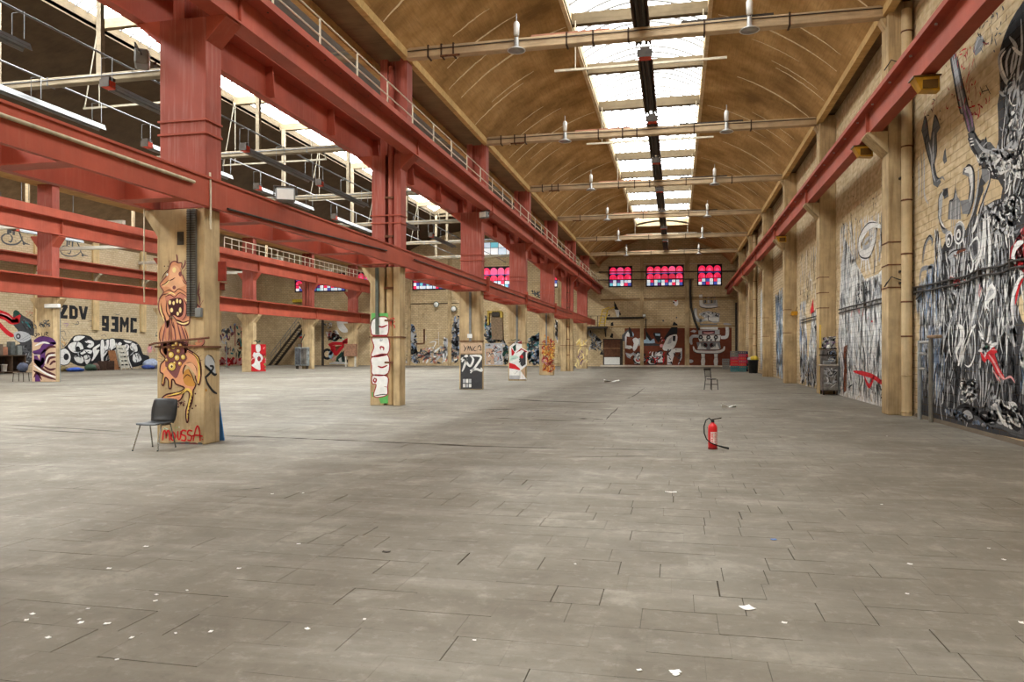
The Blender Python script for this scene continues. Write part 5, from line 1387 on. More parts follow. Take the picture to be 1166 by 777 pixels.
# ------------------------------------------------------------------ far wall of the nave
P = Paint('y', Y_FAR - .012, 'wall', T(660, 350, 10.36), 31)
P.poly([(500, 330), (530, 300), (560, 270), (600, 260), (640, 320), (635, 360), (560, 340), (550, 420), (545, 400), (500, 400)], 'dgrey', 0)
P.poly([(545, 320), (570, 285), (590, 310), (590, 350), (555, 345), (552, 450), (610, 455), (625, 480), (590, 495), (535, 485), (535, 350)], 'white', 1)
P.poly([(580, 240), (590, 230), (610, 270), (625, 340), (600, 350), (582, 300)], 'black', 2); P.poly([(625, 290), (640, 320), (635, 345), (625, 330)], 'ltblue', 2)
P.poly([(625, 380), (660, 360), (695, 380), (700, 420), (670, 490), (640, 520), (625, 480), (640, 430)], 'white', 2, 2); P.poly([(690, 370), (720, 360), (725, 430), (700, 460)], 'lgrey', 1)
P.poly([(740, 390), (780, 380), (785, 290), (830, 390), (880, 370), (890, 420), (840, 430), (745, 425)], 'ltblue', 1); P.poly([(785, 280), (800, 300), (855, 385), (830, 400), (790, 345)], 'black', 2); P.poly([(745, 425), (890, 425), (950, 440), (940, 455), (740, 455)], 'char', 1)
P.poly([(870, 300), (955, 300), (960, 380), (930, 420), (900, 380), (870, 330)], 'black', 1); P.poly([(890, 310), (950, 312), (950, 340), (895, 335)], 'ltblue', 2)
P.poly([(540, 535), (600, 550), (640, 530), (640, 560), (600, 580), (600, 610), (560, 590)], 'lgrey', 1); P.poly([(550, 545), (600, 570), (630, 560), (600, 590)], 'white', 2)
for q, c in (([(640, 590), (690, 530), (720, 560), (770, 580), (770, 630), (740, 665), (690, 670), (645, 640)], 'white'), ([(870, 590), (920, 530), (970, 520), (975, 580), (1000, 620), (990, 655), (900, 650)], 'white'), ([(800, 620), (830, 570), (860, 600), (840, 650), (900, 660), (890, 675), (820, 672)], 'white')): P.poly(q, c, 1, 2); P.line(q, .13, 'black', 2, closed=True)
P.strokes([(640, 540), (780, 540), (780, 670), (640, 670)], 22, ['black', 'char', 'red', 'lgrey'], 60, 50, (.3, .9), (.06, .14), .9)
P.strokes([(790, 520), (1010, 520), (1010, 670), (790, 670)], 34, ['black', 'char', 'red', 'lgrey', 'white'], 60, 40, (.3, .9), (.06, .14), .7)
P.disc((705, 595), .22, 'black', 3); P.disc((705, 595), .12, 'white', 4); P.disc((965, 455), .18, 'pink', 3)
P.tr = T(760, 325, 7.4)
P.poly([(-80, 260), (-20, 220), (60, 275), (85, 330), (80, 430), (0, 420)], 'black', 0) if False else None
P.tr = T(680, 360, 7.77)
P.poly([(600, 180), (655, 100), (680, 50), (712, 75), (708, 160), (640, 170), (600, 215), (570, 240)], 'black', 1)
P.poly([(590, 250), (620, 190), (660, 170), (705, 165), (708, 215), (680, 280), (640, 305), (590, 305), (578, 280)], 'white', 2, 2); P.poly([(668, 175), (695, 175), (690, 225), (668, 220)], 'black', 3); P.poly([(640, 200), (662, 185), (655, 240), (620, 250)], 'lgrey', 3)
P.poly([(620, 350), (650, 300), (690, 285), (750, 285), (750, 320), (690, 320), (670, 380), (660, 430), (620, 430)], 'white', 2); P.poly([(735, 310), (752, 315), (750, 370), (720, 432), (715, 425), (738, 370)], 'lgrey', 2)
P.strokes([(600, 290), (750, 290), (740, 430), (610, 430)], 16, ['black', 'char'], 60, 50, (.3, .8), (.06, .14), .6, (4, 5)); P.strokes([(560, 180), (600, 200), (590, 300), (550, 290)], 5, ['red', 'pink'], 60, 40, (.2, .4), (.06, .1), .5)
P.poly([(100, 30), (85, 10), (82, 60), (98, 150), (135, 155), (140, 60)], 'black', 1) if False else None
P.build('mural', wall_far, 'black, white and grey block letters on the brown panel, left and middle')
P = Paint('y', Y_FAR - .004, 'wall', T(660, 280, 5.18), 32)
P.poly([(203, 325), (245, 405), (238, 412), (215, 380), (205, 372)], 'black', 1); P.poly([(206, 378), (235, 378), (232, 420), (222, 420)], 'white', 2); P.poly([(165, 412), (180, 402), (178, 418)], 'black', 1)
P.poly([(185, 455), (198, 450), (200, 475), (190, 490), (182, 475)], 'black', 1); P.poly([(177, 540), (190, 515), (198, 520), (196, 545)], 'black', 1); P.poly([(118, 640), (135, 612), (138, 645)], 'black', 1)
P.poly([(550, 325), (580, 320), (582, 345), (570, 358), (553, 342)], 'white', 1); P.poly([(550, 322), (578, 318), (570, 330)], 'red', 2); P.poly([(548, 330), (560, 330), (558, 345)], 'black', 2)
P.disc((493, 442), .1, 'dgrey', 1); P.disc((572, 424), .08, 'dgrey', 1)
P.build('mural', wall_far, 'small black and white painted shards high on the far wall')
# stacked machine-like figure
P = Paint('y', Y_FAR - .012, 'wall', T(760, 325, 7.4), 33)
P.poly([(265, 80), (295, 78), (300, 150), (320, 160), (400, 150), (415, 105), (425, 180), (380, 192), (290, 190), (270, 170)], 'lgrey', 1); P.poly([(268, 80), (292, 80), (298, 160), (330, 175), (400, 170), (420, 180), (380, 188), (292, 186), (272, 165)], 'white', 2)
for i, x in enumerate((305, 335, 360, 385)): P.poly([(x, 100), (x + 20, 98), (x + 22, 150), (x + 2, 152)], ('dgrey', 'lgrey', 'dgrey', 'grey')[i], 2); P.line([(x + 10, 105), (x + 8, 145)], .06, 'white', 3)
P.line([(268, 180), (340, 195), (440, 182)], .08, 'black', 3)
P.line([(235, 195), (235, 250), (255, 290), (290, 300)], .38, 'lgrey', 1, taper=(.8, .8)); P.line([(238, 200), (240, 255), (262, 290)], .16, 'white', 2)
P.poly([(270, 240), (300, 225), (345, 215), (390, 230), (440, 235), (438, 310), (400, 320), (340, 300), (280, 310), (262, 290), (290, 285), (330, 290)], 'lgrey', 1)
P.strokes([(270, 230), (440, 225), (440, 270), (270, 270)], 20, ['black', 'char', 'white', 'grey'], 60, 60, (.2, .6), (.06, .14), .8); P.poly([(300, 285), (345, 270), (435, 270), (430, 305), (345, 300)], 'white', 2)
P.line([(345, 250), (345, 295), (375, 305)], .07, 'black', 4)
P.poly([(275, 345), (425, 345), (425, 375), (275, 372)], 'white', 1); P.poly([(270, 320), (290, 325), (420, 325), (420, 340), (280, 342)], 'grey', 1)
P.poly([(190, 390), (220, 375), (245, 385), (230, 400)], 'lgrey', 1)
P.poly([(260, 380), (440, 375), (440, 415), (262, 418)], 'lgrey', 1); P.poly([(290, 385), (400, 382), (400, 410), (290, 412)], 'maroon', 2); P.line([(300, 398), (345, 402), (395, 396)], .10, 'pink', 3)
P.poly([(255, 425), (450, 420), (440, 470), (270, 475)], 'white', 1)
for x in (280, 345, 408): P.disc((x, 438), .22, 'black', 2); P.disc((x, 438), .10, 'lgrey', 3)
for x in (300, 335, 370, 405): P.poly([(x - 12, 455), (x + 8, 455), (x - 2, 475)], 'black', 2)
P.line([(470, 325), (510, 330), (555, 350)], .26, 'lgrey', 1); P.line([(500, 335), (505, 390), (495, 435), (450, 440)], .34, 'white', 1, taper=(.9, .9)); P.line([(512, 340), (516, 400)], .06, 'grey', 2)
P.line([(265, 430), (215, 430), (195, 460), (205, 500)], .32, 'lgrey', 1, taper=(.9, .5)); P.line([(250, 425), (212, 428)], .14, 'white', 2)
P.poly([(245, 480), (440, 475), (450, 530), (420, 545), (260, 545)], 'grey', 1)
for x, s_ in ((270, 1), (310, -1), (380, 1), (420, -1)): P.poly([(x - 20 * s_, 540), (x + 5 * s_, 485), (x + 25 * s_, 540)], 'white', 2)
for x in (318, 375): P.disc((x, 505), .24, 'maroon', 2); P.disc((x, 505), .10, 'black', 3)
P.line([(218, 515), (235, 555), (300, 562), (420, 562), (470, 545), (480, 515)], .28, 'white', 3, taper=(.4, .4)); P.line([(225, 540), (250, 570), (420, 575), (475, 555)], .07, 'dgrey', 4)
for x in (300, 408):
    P.poly([(x - 16, 575), (x + 16, 575), (x + 14, 610), (x + 18, 640), (x + 12, 690), (x - 12, 690), (x - 18, 640), (x - 12, 610)], 'white', 2); P.line([(x - 14, 608), (x + 14, 608)], .12, 'grey', 3, k=0); P.line([(x + 9, 580), (x + 12, 685)], .07, 'lgrey', 3, k=0)
P.disc((195, 640), .28, 'lgrey', 1, .18)
P.build('mural', wall_far, 'white and grey stacked machine figure on two legs, right of the far wall')
# ------------------------------------------------------------------ left wall painting
def LP(tr, seed): return Paint('-x', XL, 'wall', tr, seed)
c = T(60, 340, 9.142)
P = LP(c, 41)
for q in ([(70, 60), (155, 68), (155, 95), (112, 175), (155, 175), (152, 212), (66, 205), (66, 180), (108, 98), (70, 95)], ):
    P.poly(q, 'black', 1)
P.poly([(172, 70), (225, 75), (262, 110), (262, 190), (240, 217), (172, 212)], 'black', 1); P.poly([(205, 110), (225, 115), (228, 180), (207, 180)], 'bare', 2)
P.poly([(268, 78), (300, 80), (318, 160), (335, 82), (368, 86), (340, 220), (300, 218)], 'black', 1)
P.poly([(512, 178), (585, 183), (585, 345), (512, 335), (512, 300), (548, 302), (548, 290), (512, 285)], 'black', 1); P.poly([(540, 215), (556, 217), (556, 252), (540, 250)], 'bare', 2)
P.poly([(610, 185), (685, 190), (685, 352), (605, 345), (605, 315), (645, 317), (645, 285), (618, 282), (618, 250), (645, 252), (645, 220), (610, 218)], 'black', 1)
P.poly([(700, 192), (725, 193), (748, 250), (768, 195), (792, 197), (790, 355), (765, 352), (768, 270), (748, 310), (728, 268), (722, 350), (697, 348)], 'black', 1)
P.poly([(810, 200), (875, 203), (875, 245), (850, 243), (838, 230), (838, 325), (852, 318), (878, 318), (875, 358), (806, 354)], 'black', 1)
P.build('mural', wall_left, 'black painted capitals ZDV and 93MC on the left wall')
P = LP(c, 42)
P.poly([(45, 600), (160, 470), (220, 390), (330, 380), (400, 400), (430, 430), (500, 430), (640, 415), (760, 425), (870, 455), (920, 520), (940, 580), (1000, 600), (1000, 640), (940, 690), (800, 720), (520, 720), (260, 700), (180, 660), (60, 680)], 'black', 0, 2)
for q in ([(40, 600), (75, 540), (130, 520), (175, 560), (190, 620), (165, 680), (110, 695), (60, 670)], [(155, 500), (200, 455), (270, 450), (310, 480), (320, 540), (260, 570), (200, 560)], [(210, 440), (225, 400), (270, 385), (340, 395), (300, 430), (250, 450)], [(330, 450), (380, 430), (425, 450), (430, 490), (390, 520), (350, 500), (370, 480)],
          [(280, 545), (350, 530), (410, 540), (400, 580), (350, 570), (300, 590)], [(415, 520), (490, 470), (490, 500), (455, 530), (490, 540), (430, 640), (400, 650), (420, 590)], [(500, 440), (530, 430), (545, 500), (560, 430), (590, 440), (570, 560), (530, 620), (540, 700), (510, 690), (495, 560)], [(590, 430), (640, 420), (660, 470), (700, 450), (720, 480), (640, 520), (600, 540)],
          [(550, 640), (570, 590), (610, 580), (590, 680), (560, 690)], [(640, 540), (710, 530), (715, 700), (680, 710), (650, 640)], [(720, 500), (770, 470), (800, 500), (790, 540), (800, 640), (830, 720), (815, 725), (780, 640), (740, 560)], [(740, 430), (830, 450), (800, 470), (750, 455)], [(820, 460), (870, 480), (885, 545), (850, 560), (820, 530)],
          [(840, 580), (890, 570), (925, 620), (920, 650), (860, 670), (830, 640)], [(220, 600), (300, 600), (330, 640), (300, 680), (240, 660)], [(320, 600), (380, 590), (395, 640), (350, 690)]):
    P.poly(q, 'white', 1, 2); P.line(q, .07, 'black', 2, closed=True)
P.disc((140, 608), .28, 'black', 3); P.disc((260, 530), .26, 'black', 3); P.lines([[(120, 560), (140, 590)], [(60, 610), (110, 620)], [(300, 470), (290, 500)]], .05, 'black', 3)
P.poly([(595, 600), (620, 590), (650, 650), (650, 710), (620, 710)], 'brown', 3)
P.strokes([(190, 380), (400, 400), (420, 640), (200, 640)], 14, ['black', 'char', 'lgrey'], 40, 50, (.4, 1.2), (.05, .1), .7, (3,)); P.strokes([(480, 430), (900, 470), (920, 690), (500, 690)], 30, ['black', 'char', 'white', 'lgrey'], 60, 50, (.4, 1.2), (.05, .12), .7, (3,))
P.lines([[(350, 160), (410, 145)], [(380, 150), (370, 210)], [(365, 240), (410, 235), (415, 280), (380, 290)], [(205, 260), (240, 270), (270, 265), (260, 240), (235, 290)], [(290, 270), (310, 265)], [(350, 310), (400, 380)], [(75, 350), (120, 340), (140, 400)], [(150, 330), (185, 370)], [(90, 380), (120, 430), (150, 420)], [(500, 390), (540, 380), (560, 400)], [(680, 400), (720, 390)], [(640, 160), (680, 170), (700, 160)], [(820, 160), (800, 180)]], .05, 'dgrey', 1)
P.lines([[(105, 265), (160, 265), (135, 300)], [(120, 280), (150, 285)]], .06, 'lilac', 1); P.disc((1010, 530), .35, 'pink', 1); P.strokes([(975, 490), (1070, 490), (1070, 600), (975, 600)], 12, ['pink', 'rose', 'lilac'], 60, 50, (.2, .6), (.05, .1), .6)
P.strokes([(60, 430), (160, 440), (130, 520), (60, 540)], 8, ['ochre', 'dgrey'], 60, 50, (.3, .6), (.04, .07), .6); P.strokes([(1060, 340), (1095, 340), (1095, 400), (1060, 400)], 4, ['dgreen'], 60, 50, (.2, .5), (.05, .08), .6)
P.build('mural', wall_left, 'large white bubble letters edged in black along the foot of the left wall')
P = LP(T(0, 340, 7.77), 43)
P.poly([(120, 120), (150, 105), (200, 150), (290, 210), (300, 330), (270, 330), (300, 470), (280, 560), (200, 640), (140, 640), (120, 500), (130, 420), (180, 400), (130, 360), (125, 320), (160, 290), (130, 250), (115, 220)], 'char', 0, 3)
P.poly([(120, 310), (180, 290), (250, 310), (275, 350), (220, 385), (150, 375)], 'lgrey', 1, 3); P.lines([[(180, 370), (260, 320)], [(200, 375), (270, 340)], [(165, 310), (150, 350)]], .07, 'char', 2); P.disc((162, 335), .22, 'char', 2); P.disc((160, 335), .10, 'lgrey', 3)
P.lines([[(-10, 125), (60, 150), (110, 190), (160, 190)], [(-10, 150), (50, 170), (100, 205), (165, 205)]], .42, 'red', 1, taper=(1, .6)); P.line([(-10, 225), (40, 280), (90, 320), (125, 330)], .34, 'red', 1, taper=(1, .3)); P.lines([[(-10, 130), (60, 150), (110, 185)]], .08, 'pink', 2)
P.poly([(175, 190), (185, 150), (165, 140), (130, 170), (140, 215), (170, 220)], 'red', 1); P.disc((145, 130), .3, 'dgreen', 2, .2)
P.strokes([(130, 420), (290, 400), (280, 560), (150, 620)], 24, ['dgrey', 'black', 'grey', 'lgrey'], 20, 40, (.4, 1.0), (.06, .14), .8); P.strokes([(180, 160), (290, 230), (290, 300), (200, 280)], 14, ['black', 'dgrey', 'teal'], 130, 30, (.4, .9), (.06, .14), .6)
P.strokes([(60, 390), (130, 390), (130, 470), (60, 470)], 5, ['rose', 'ochre'], 20, 40, (.3, .6), (.1, .2), .5)
P.strokes([(220, 100), (290, 120), (290, 170), (230, 160)], 8, ['black', 'red'], 60, 60, (.1, .3), (.04, .06), .5)
P.build('mural', wall_left, 'dark grey winged shape with long red ribbons at the left edge')
P = LP(T(0, 240, 9.717), 44)
for ox, oy in ((0, 0), (650, 130)):
    P.lines([[(120 + ox, 150 + oy), (115 + ox, 250 + oy)], [(155 + ox, 160 + oy), (150 + ox, 270 + oy)], [(95 + ox, 190 + oy), (90 + ox, 260 + oy)]], .42 if ox == 0 else .3, 'dgrey', 1, taper=(.6, .5))
    P.lines([[(115 + ox, 265 + oy), (60 + ox, 260 + oy), (20 + ox, 290 + oy), (30 + ox, 340 + oy), (90 + ox, 372 + oy), (180 + ox, 370 + oy), (235 + ox, 330 + oy), (250 + ox, 280 + oy)], [(110 + ox, 262 + oy), (135 + ox, 300 + oy), (120 + ox, 345 + oy), (90 + ox, 335 + oy)], [(200 + ox, 220 + oy), (225 + ox, 270 + oy), (260 + ox, 350 + oy), (330 + ox, 375 + oy)], [(165 + ox, 330 + oy), (180 + ox, 345 + oy)]], .13 if ox == 0 else .1, 'dgrey', 1)
    P.lines([[(200 + ox, 215 + oy), (230 + ox, 270 + oy)], [(265 + ox, 190 + oy), (280 + ox, 210 + oy)]], .3, 'char', 2); P.disc((263 + ox, 365 + oy), .12, 'dgrey', 1)
P.build('mural', wall_left, 'two grey blackletter tags high on the left wall')
P = LP(T(240, 350, 9.71), 45)
P.strokes([(80, 560), (390, 560), (400, 640), (80, 640)], 60, ['red', 'red', 'crimson', 'pink'], 50, 50, (.5, 1.6), (.2, .4), .9); P.strokes([(90, 260), (280, 180), (290, 300), (130, 420)], 26, ['blue', 'dgrey', 'mauve', 'lgrey', 'purple'], 60, 50, (.4, 1.2), (.15, .3), .8)
P.strokes([(280, 180), (380, 150), (445, 180), (445, 280), (300, 300)], 18, ['grey', 'dgreen', 'teal', 'rose'], 40, 60, (.4, 1.2), (.15, .3), .8); P.lines([[(270, 240), (270, 430)], [(340, 270), (345, 400)], [(425, 220), (440, 330)], [(155, 430), (165, 490)]], .5, 'crimson', 3)
P.strokes([(290, 330), (445, 330), (440, 620), (280, 560)], 44, ['dgreen', 'char', 'brown', 'black', 'crimson', 'teal'], 90, 25, (.6, 2.0), (.15, .35), .5); P.strokes([(150, 430), (260, 430), (270, 540), (160, 540)], 16, ['dgrey', 'teal', 'mauve'], 60, 50, (.3, 1), (.1, .2), .8)
P.build('mural', wall_left, 'red, green and grey machine-like graffiti at the far end of the left wall')
# foot murals of the far left row
for i, tr, seed in ((0, T(0, 340, 7.77), 46), (2, T(240, 350, 9.71), 47)):
    P = Paint('y', B_Y[i] - .25, 'column', tr, seed)
    if i == 0:
        P.poly([(285, 380), (320, 360), (400, 352), (450, 362), (497, 385), (497, 735), (285, 735)], 'beigep', 0)
        P.lines([[(300, 380), (370, 360), (440, 370), (495, 400)], [(290, 470), (330, 480), (370, 460), (400, 420), (495, 395)], [(300, 540), (340, 570), (370, 560), (380, 500), (400, 450)], [(310, 480), (330, 560), (370, 590), (380, 520)]], .32, 'purple', 2)
        P.lines([[(300, 560), (400, 640), (495, 680)], [(295, 640), (380, 680), (495, 720)], [(300, 700), (330, 660), (370, 720)], [(400, 560), (420, 500), (490, 480)], [(420, 580), (440, 530), (495, 520)], [(440, 590), (470, 560), (495, 560)], [(380, 480), (440, 430), (495, 430)], [(390, 600), (440, 630), (495, 620)]], .13, 'maroon', 2)
        P.lines([[(300, 590), (400, 660), (495, 700)], [(400, 580), (430, 510), (495, 500)], [(300, 500), (350, 500)], [(310, 420), (380, 390), (440, 400)]], .10, 'white', 3)
        P.poly([(310, 690), (340, 650), (360, 735), (310, 735)], 'purple', 2)
        P.strokes([(300, 190), (440, 180), (450, 260), (310, 270)], 26, ['black', 'dgrey'], 30, 50, (.2, .5), (.03, .06), .8)
        P.lines([[(305, 320), (310, 335), (325, 330), (320, 310), (305, 320)], [(335, 335), (335, 310), (350, 320), (338, 330)], [(370, 300), (375, 335), (390, 330), (392, 298)], [(405, 335), (405, 300), (425, 305), (410, 318), (435, 338)]], .05, 'black', 2)
        P.build('mural', B_COL[i], 'purple and beige marbled waves with a black tag above')
    else:
        P.poly([(448, 410), (610, 410), (610, 710), (448, 710)], 'red', 0)
        P.poly([(500, 420), (545, 415), (550, 470), (535, 495), (505, 490)], 'white', 2, 3); P.poly([(490, 510), (540, 500), (560, 560), (565, 600), (545, 610), (550, 690), (520, 690), (470, 660), (450, 640), (480, 620), (490, 570), (480, 530)], 'white', 2, 2); P.line([(480, 560), (478, 520), (490, 500)], .14, 'white', 2); P.line([(550, 520), (570, 560), (555, 590)], .14, 'white', 2)
        P.strokes([(450, 415), (610, 415), (610, 700), (450, 700)], 26, ['crimson', 'pink', 'red'], 60, 60, (.2, .6), (.05, .1), 1.0, (1,)); P.lines([[(470, 380), (500, 370), (520, 390), (545, 370), (540, 395)]], .08, 'dgreen', 2); P.disc((520, 560), .05, 'teal', 3); P.disc((535, 570), .16, 'crimson', 3, .2); P.strokes([(580, 540), (610, 540), (610, 700), (580, 700)], 8, ['green', 'pink', 'white'], 60, 60, (.1, .4), (.05, .1), 1.0, (3,))
        P.build('mural', B_COL[i], 'red foot with a plain white seated figure')

# ------------------------------------------------------------------ far wall of the aisles
P = Paint('y', Y_FAR - .004, 'wall', T(335, 360, 11.96), 51)
def wheel(cx, cy, r, w): P.line([(cx + r * cos(a * pi / 6), cy + r * 1.1 * sin(a * pi / 6)) for a in range(12)], w, 'black', 2, closed=True)
P.poly([(25, 20), (250, 40), (250, 655), (25, 655)], 'beigep', 0) if False else None
wheel(735, 540, 68, .32); wheel(120, 500, 55, .28); wheel(450, 520, 55, .28)
P.lines([[(470, 400), (540, 375), (680, 370), (760, 330), (800, 350)], [(500, 390), (520, 470), (480, 530)], [(690, 380), (620, 460), (560, 520), (540, 400)], [(700, 380), (720, 460), (735, 530)], [(660, 360), (740, 320), (800, 340)]], .38, 'red', 3, taper=(.8, .8))
P.lines([[(70, 290), (160, 290), (150, 330)], [(150, 300), (165, 400), (200, 480)], [(150, 330), (110, 400), (115, 500)], [(170, 340), (250, 330)], [(180, 250), (250, 250)], [(170, 360), (250, 370)]], .26, 'red', 3, taper=(.8, .8))
P.poly([(540, 420), (640, 400), (600, 470), (550, 500)], 'brown', 2); P.poly([(580, 560), (650, 480), (690, 560), (700, 630), (560, 630)], 'dgreen', 1)
P.poly([(480, 640), (560, 620), (720, 630), (740, 655), (480, 660)], 'white', 2); P.poly([(600, 590), (640, 560), (650, 620), (620, 630)], 'white', 3); P.poly([(470, 500), (500, 470), (530, 510), (510, 580), (475, 570)], 'ltblue', 3, 2); P.poly([(515, 590), (570, 540), (560, 570), (530, 610)], 'pink', 4)
P.strokes([(430, 200), (560, 190), (650, 290), (640, 330), (460, 360), (430, 310)], 34, ['black', 'maroon', 'crimson', 'dgreen', 'lgrey', 'white', 'rose'], 50, 60, (.5, 1.4), (.15, .35), .8); P.strokes([(400, 90), (520, 90), (520, 180), (420, 180)], 12, ['lgrey', 'white', 'dgrey'], 50, 60, (.3, .8), (.08, .15), .8)
P.strokes([(30, 210), (190, 200), (190, 270), (40, 280)], 22, ['lgrey', 'grey', 'blue', 'dgrey'], 50, 60, (.4, 1.0), (.1, .2), .8); P.poly([(50, 50), (110, 50), (110, 100), (60, 100)], 'dgreen', 1, 2); P.lines([[(60, 130), (75, 160), (100, 130)]], .15, 'char', 2)
P.poly([(90, 575), (210, 575), (210, 650), (90, 650)], 'rose', 0); P.strokes([(35, 390), (110, 380), (60, 440)], 6, ['white', 'lgrey'], 50, 40, (.4, .8), (.1, .2), .5)
P.strokes([(740, 400), (830, 380), (820, 440), (780, 470)], 8, ['ltblue', 'mint', 'teal'], 50, 40, (.3, .7), (.1, .2), .5); P.line([(640, 300), (680, 330), (640, 345), (560, 350)], .15, 'mint', 2)
P.disc((690, 80), 1.0, 'white', 0, 1.25, 24)
P.build('mural', wall_far, 'red bicycles with black tyres under a big white disc')
P = Paint('y', Y_FAR - .004, 'wall', T(455, 340, 9.71), 52)
P.strokes([(85, 310), (160, 290), (190, 420), (200, 600), (230, 720), (75, 720)], 90, ['dgrey', 'grey', 'blue', 'lgrey', 'black', 'char'], 80, 50, (.4, 1.3), (.1, .25), 1.0); P.disc((130, 330), .42, 'blue', 1, .5); P.disc((135, 420), .3, 'lgrey', 5, .5)
P.strokes([(600, 190), (680, 190), (680, 640), (560, 640), (580, 330)], 110, ['dgrey', 'grey', 'blue', 'lgrey', 'black', 'char'], 80, 50, (.4, 1.3), (.1, .25), 1.0)
P.strokes([(190, 560), (440, 520), (660, 560), (660, 720), (200, 720)], 110, ['lgrey', 'grey', 'dgrey', 'white', 'rose', 'beigep', 'char'], 40, 50, (.4, 1.4), (.1, .25), .9); P.strokes([(490, 420), (560, 460), (560, 660), (480, 660)], 24, ['lgrey', 'white', 'grey'], 90, 20, (.5, 1.5), (.1, .25), .4)
P.lines([[(430, 370), (435, 520)], [(330, 490), (400, 480), (370, 560)], [(390, 450), (440, 455)], [(290, 400), (290, 470)]], .12, 'white', 5)
P.build('mural', wall_far, 'grey and blue tangled figures at the foot of the far wall')
P = Paint('y', Y_FAR - .004, 'wall', T(545, 330, 8.64), 53)
P.strokes([(60, 220), (100, 300), (200, 440), (300, 560), (300, 640), (230, 520), (60, 520)], 100, ['dgrey', 'blue', 'lgrey', 'black', 'teal', 'char'], 60, 50, (.4, 1.3), (.1, .25), 1.0)
P.poly([(62, 530), (235, 525), (240, 740), (62, 740)], 'lgrey', 1); P.poly([(70, 580), (155, 580), (155, 735), (70, 735)], 'beigep', 2); P.strokes([(65, 540), (235, 535), (235, 735), (65, 735)], 40, ['dgrey', 'black', 'rose', 'white'], 60, 50, (.2, .7), (.06, .12), .8, (3, 4))
P.strokes([(480, 470), (610, 420), (625, 740), (480, 740)], 110, ['dgrey', 'blue', 'teal', 'lgrey', 'black', 'char'], 60, 50, (.4, 1.3), (.1, .25), 1.0); P.strokes([(240, 520), (300, 560), (300, 740), (240, 740)], 30, ['dgreen', 'char', 'lgrey'], 60, 50, (.4, 1.3), (.1, .25), 1.0)
P.strokes([(520, 0), (640, 20), (640, 90), (520, 60)], 18, ['dgrey', 'char'], 60, 60, (.3, .8), (.08, .14), .8)
P.build('mural', wall_far, 'dark blue and grey scribbled wedge shape with a pale square')
P = Paint('y', Y_FAR - .004, 'wall', T(600, 250, 5.18), 54)
P.strokes([(165, 590), (215, 590), (210, 700), (180, 740), (165, 700)], 46, ['blue', 'lgrey', 'dgrey', 'white', 'black'], 60, 50, (.4, 1.3), (.1, .25), 1.0); P.strokes([(365, 640), (450, 720), (450, 777), (365, 777)], 40, ['lgrey', 'dgrey', 'grey', 'black'], 60, 50, (.4, 1.6), (.08, .18), 1.0)
P.build('mural', wall_far, 'pale grey curls beside the brown door')

# ================================================================== things along the right wall
PIPEC = mat_concrete('cream_drain_pipe', srgb(200, 178, 140), stain=srgb(134, 104, 70), amt=.5)
for k, lab in ((1, 'nearest'), (5, 'far')):
    x, y = (5.86, PIL[k][1] - .33 - .145)
    t = thing('drain_pipe', 'thick cream drain pipe in front of the %s pilaster in view' % lab if k == 1 else 'thick cream drain pipe by the far pilaster, near the bin', 'pipe', (x, y, 0), 0, 'drain pipes on the right wall')
    prof = [(.13, 0), (.13, 10.6)]
    MB().lathe(prof, (0, 0, 0), 18).build('pipe', PIPEC, t)
    for z in (.08, 1.02, 2.05, 2.95, 4.2, 5.6, 7.0, 8.6, 10.0):
        MB().lathe([(.131, 0), (.142, .004), (.142, .035), (.131, .04)], (0, 0, z), 18).build('joint_ring', RUST if z > 1.5 else CONC, t)
    for z in (3.45, 3.75, 6.2):
        MB().box(-.16, .16, .02, .143, z, z + .05).build('pipe_clamp', DARK, t)
# bent grey pipes beside it
GPIPE = mat_plain('grey_pipe', srgb(150, 152, 150), .5, .2, .2)
t = thing('pipe_stand', 'grey upright pipes with cross pieces standing beside the nearest drain pipe', 'pipe', (0, 0, 0))
ya, yb = on_floor(1042, 477)[1] - .15, on_floor(1056, 481)[1] - .05
xa = 5.86
MB().tube([(xa, ya, 0), (xa, ya, 1.95)], .05, 10).build('post', GPIPE, t); MB().tube([(xa, yb, 0), (xa, yb, 1.98)], .05, 10).build('post', mat_plain('grey_brown_pipe', srgb(120, 116, 106), .55, .2, .2), t)
for z in (1.90, 1.62, 1.25): MB().tube([(xa, ya, z), (xa, ya - .45 if z < 1.9 else yb, z)], .035, 8).build('cross_pipe', GPIPE, t)
MB().bbox(xa - .08, xa + .08, yb - .55, yb + .05, 1.985, 2.06, .02).build('box', mat_plain('rust_box', srgb(134, 112, 88), .8), t)
# wall cables
t = thing('wall_cable', 'pair of sagging black cables running along the right wall over the murals', 'cable', (0, 0, 0))
for n_, dz in ((0, 0), (1, -.13)):
    for seg in (((1040, 327.5), (1060, 324), (1084, 318), (1100, 314.5), (1116, 307), (1140, 303), (1152, 297.5), (1166, 295.5), (1185, 292)), ((955, 353), (965, 350), (985, 345), (1000, 341), (1010, 339)), ((912, 365), (922, 362), (933, 359))):
        pts = [on_x(px, py, XR - .05) for px, py in seg]
        MB().tube([(XR - .05, u, v + dz) for u, v in spl(pts, 4)], .024, 6).build('cable', CABLE, t)
for px, py in ((1042, 329), (1084, 318), (1116, 307), (1152, 297), (985, 345)):
    u, v = on_x(px, py, XR - .03); MB().box(XR - .075, XR - .006, u - .02, u + .02, v - .16, v + .03).build('bracket', DARK, t)
u, v = on_x(1043, 341, XR - .05); u2, v2 = on_x(1052, 331, XR - .05)
MB().tube([(XR - .05, u, v), (XR - .05, u2, v2)], .022, 6).build('cable', CABLE, t)
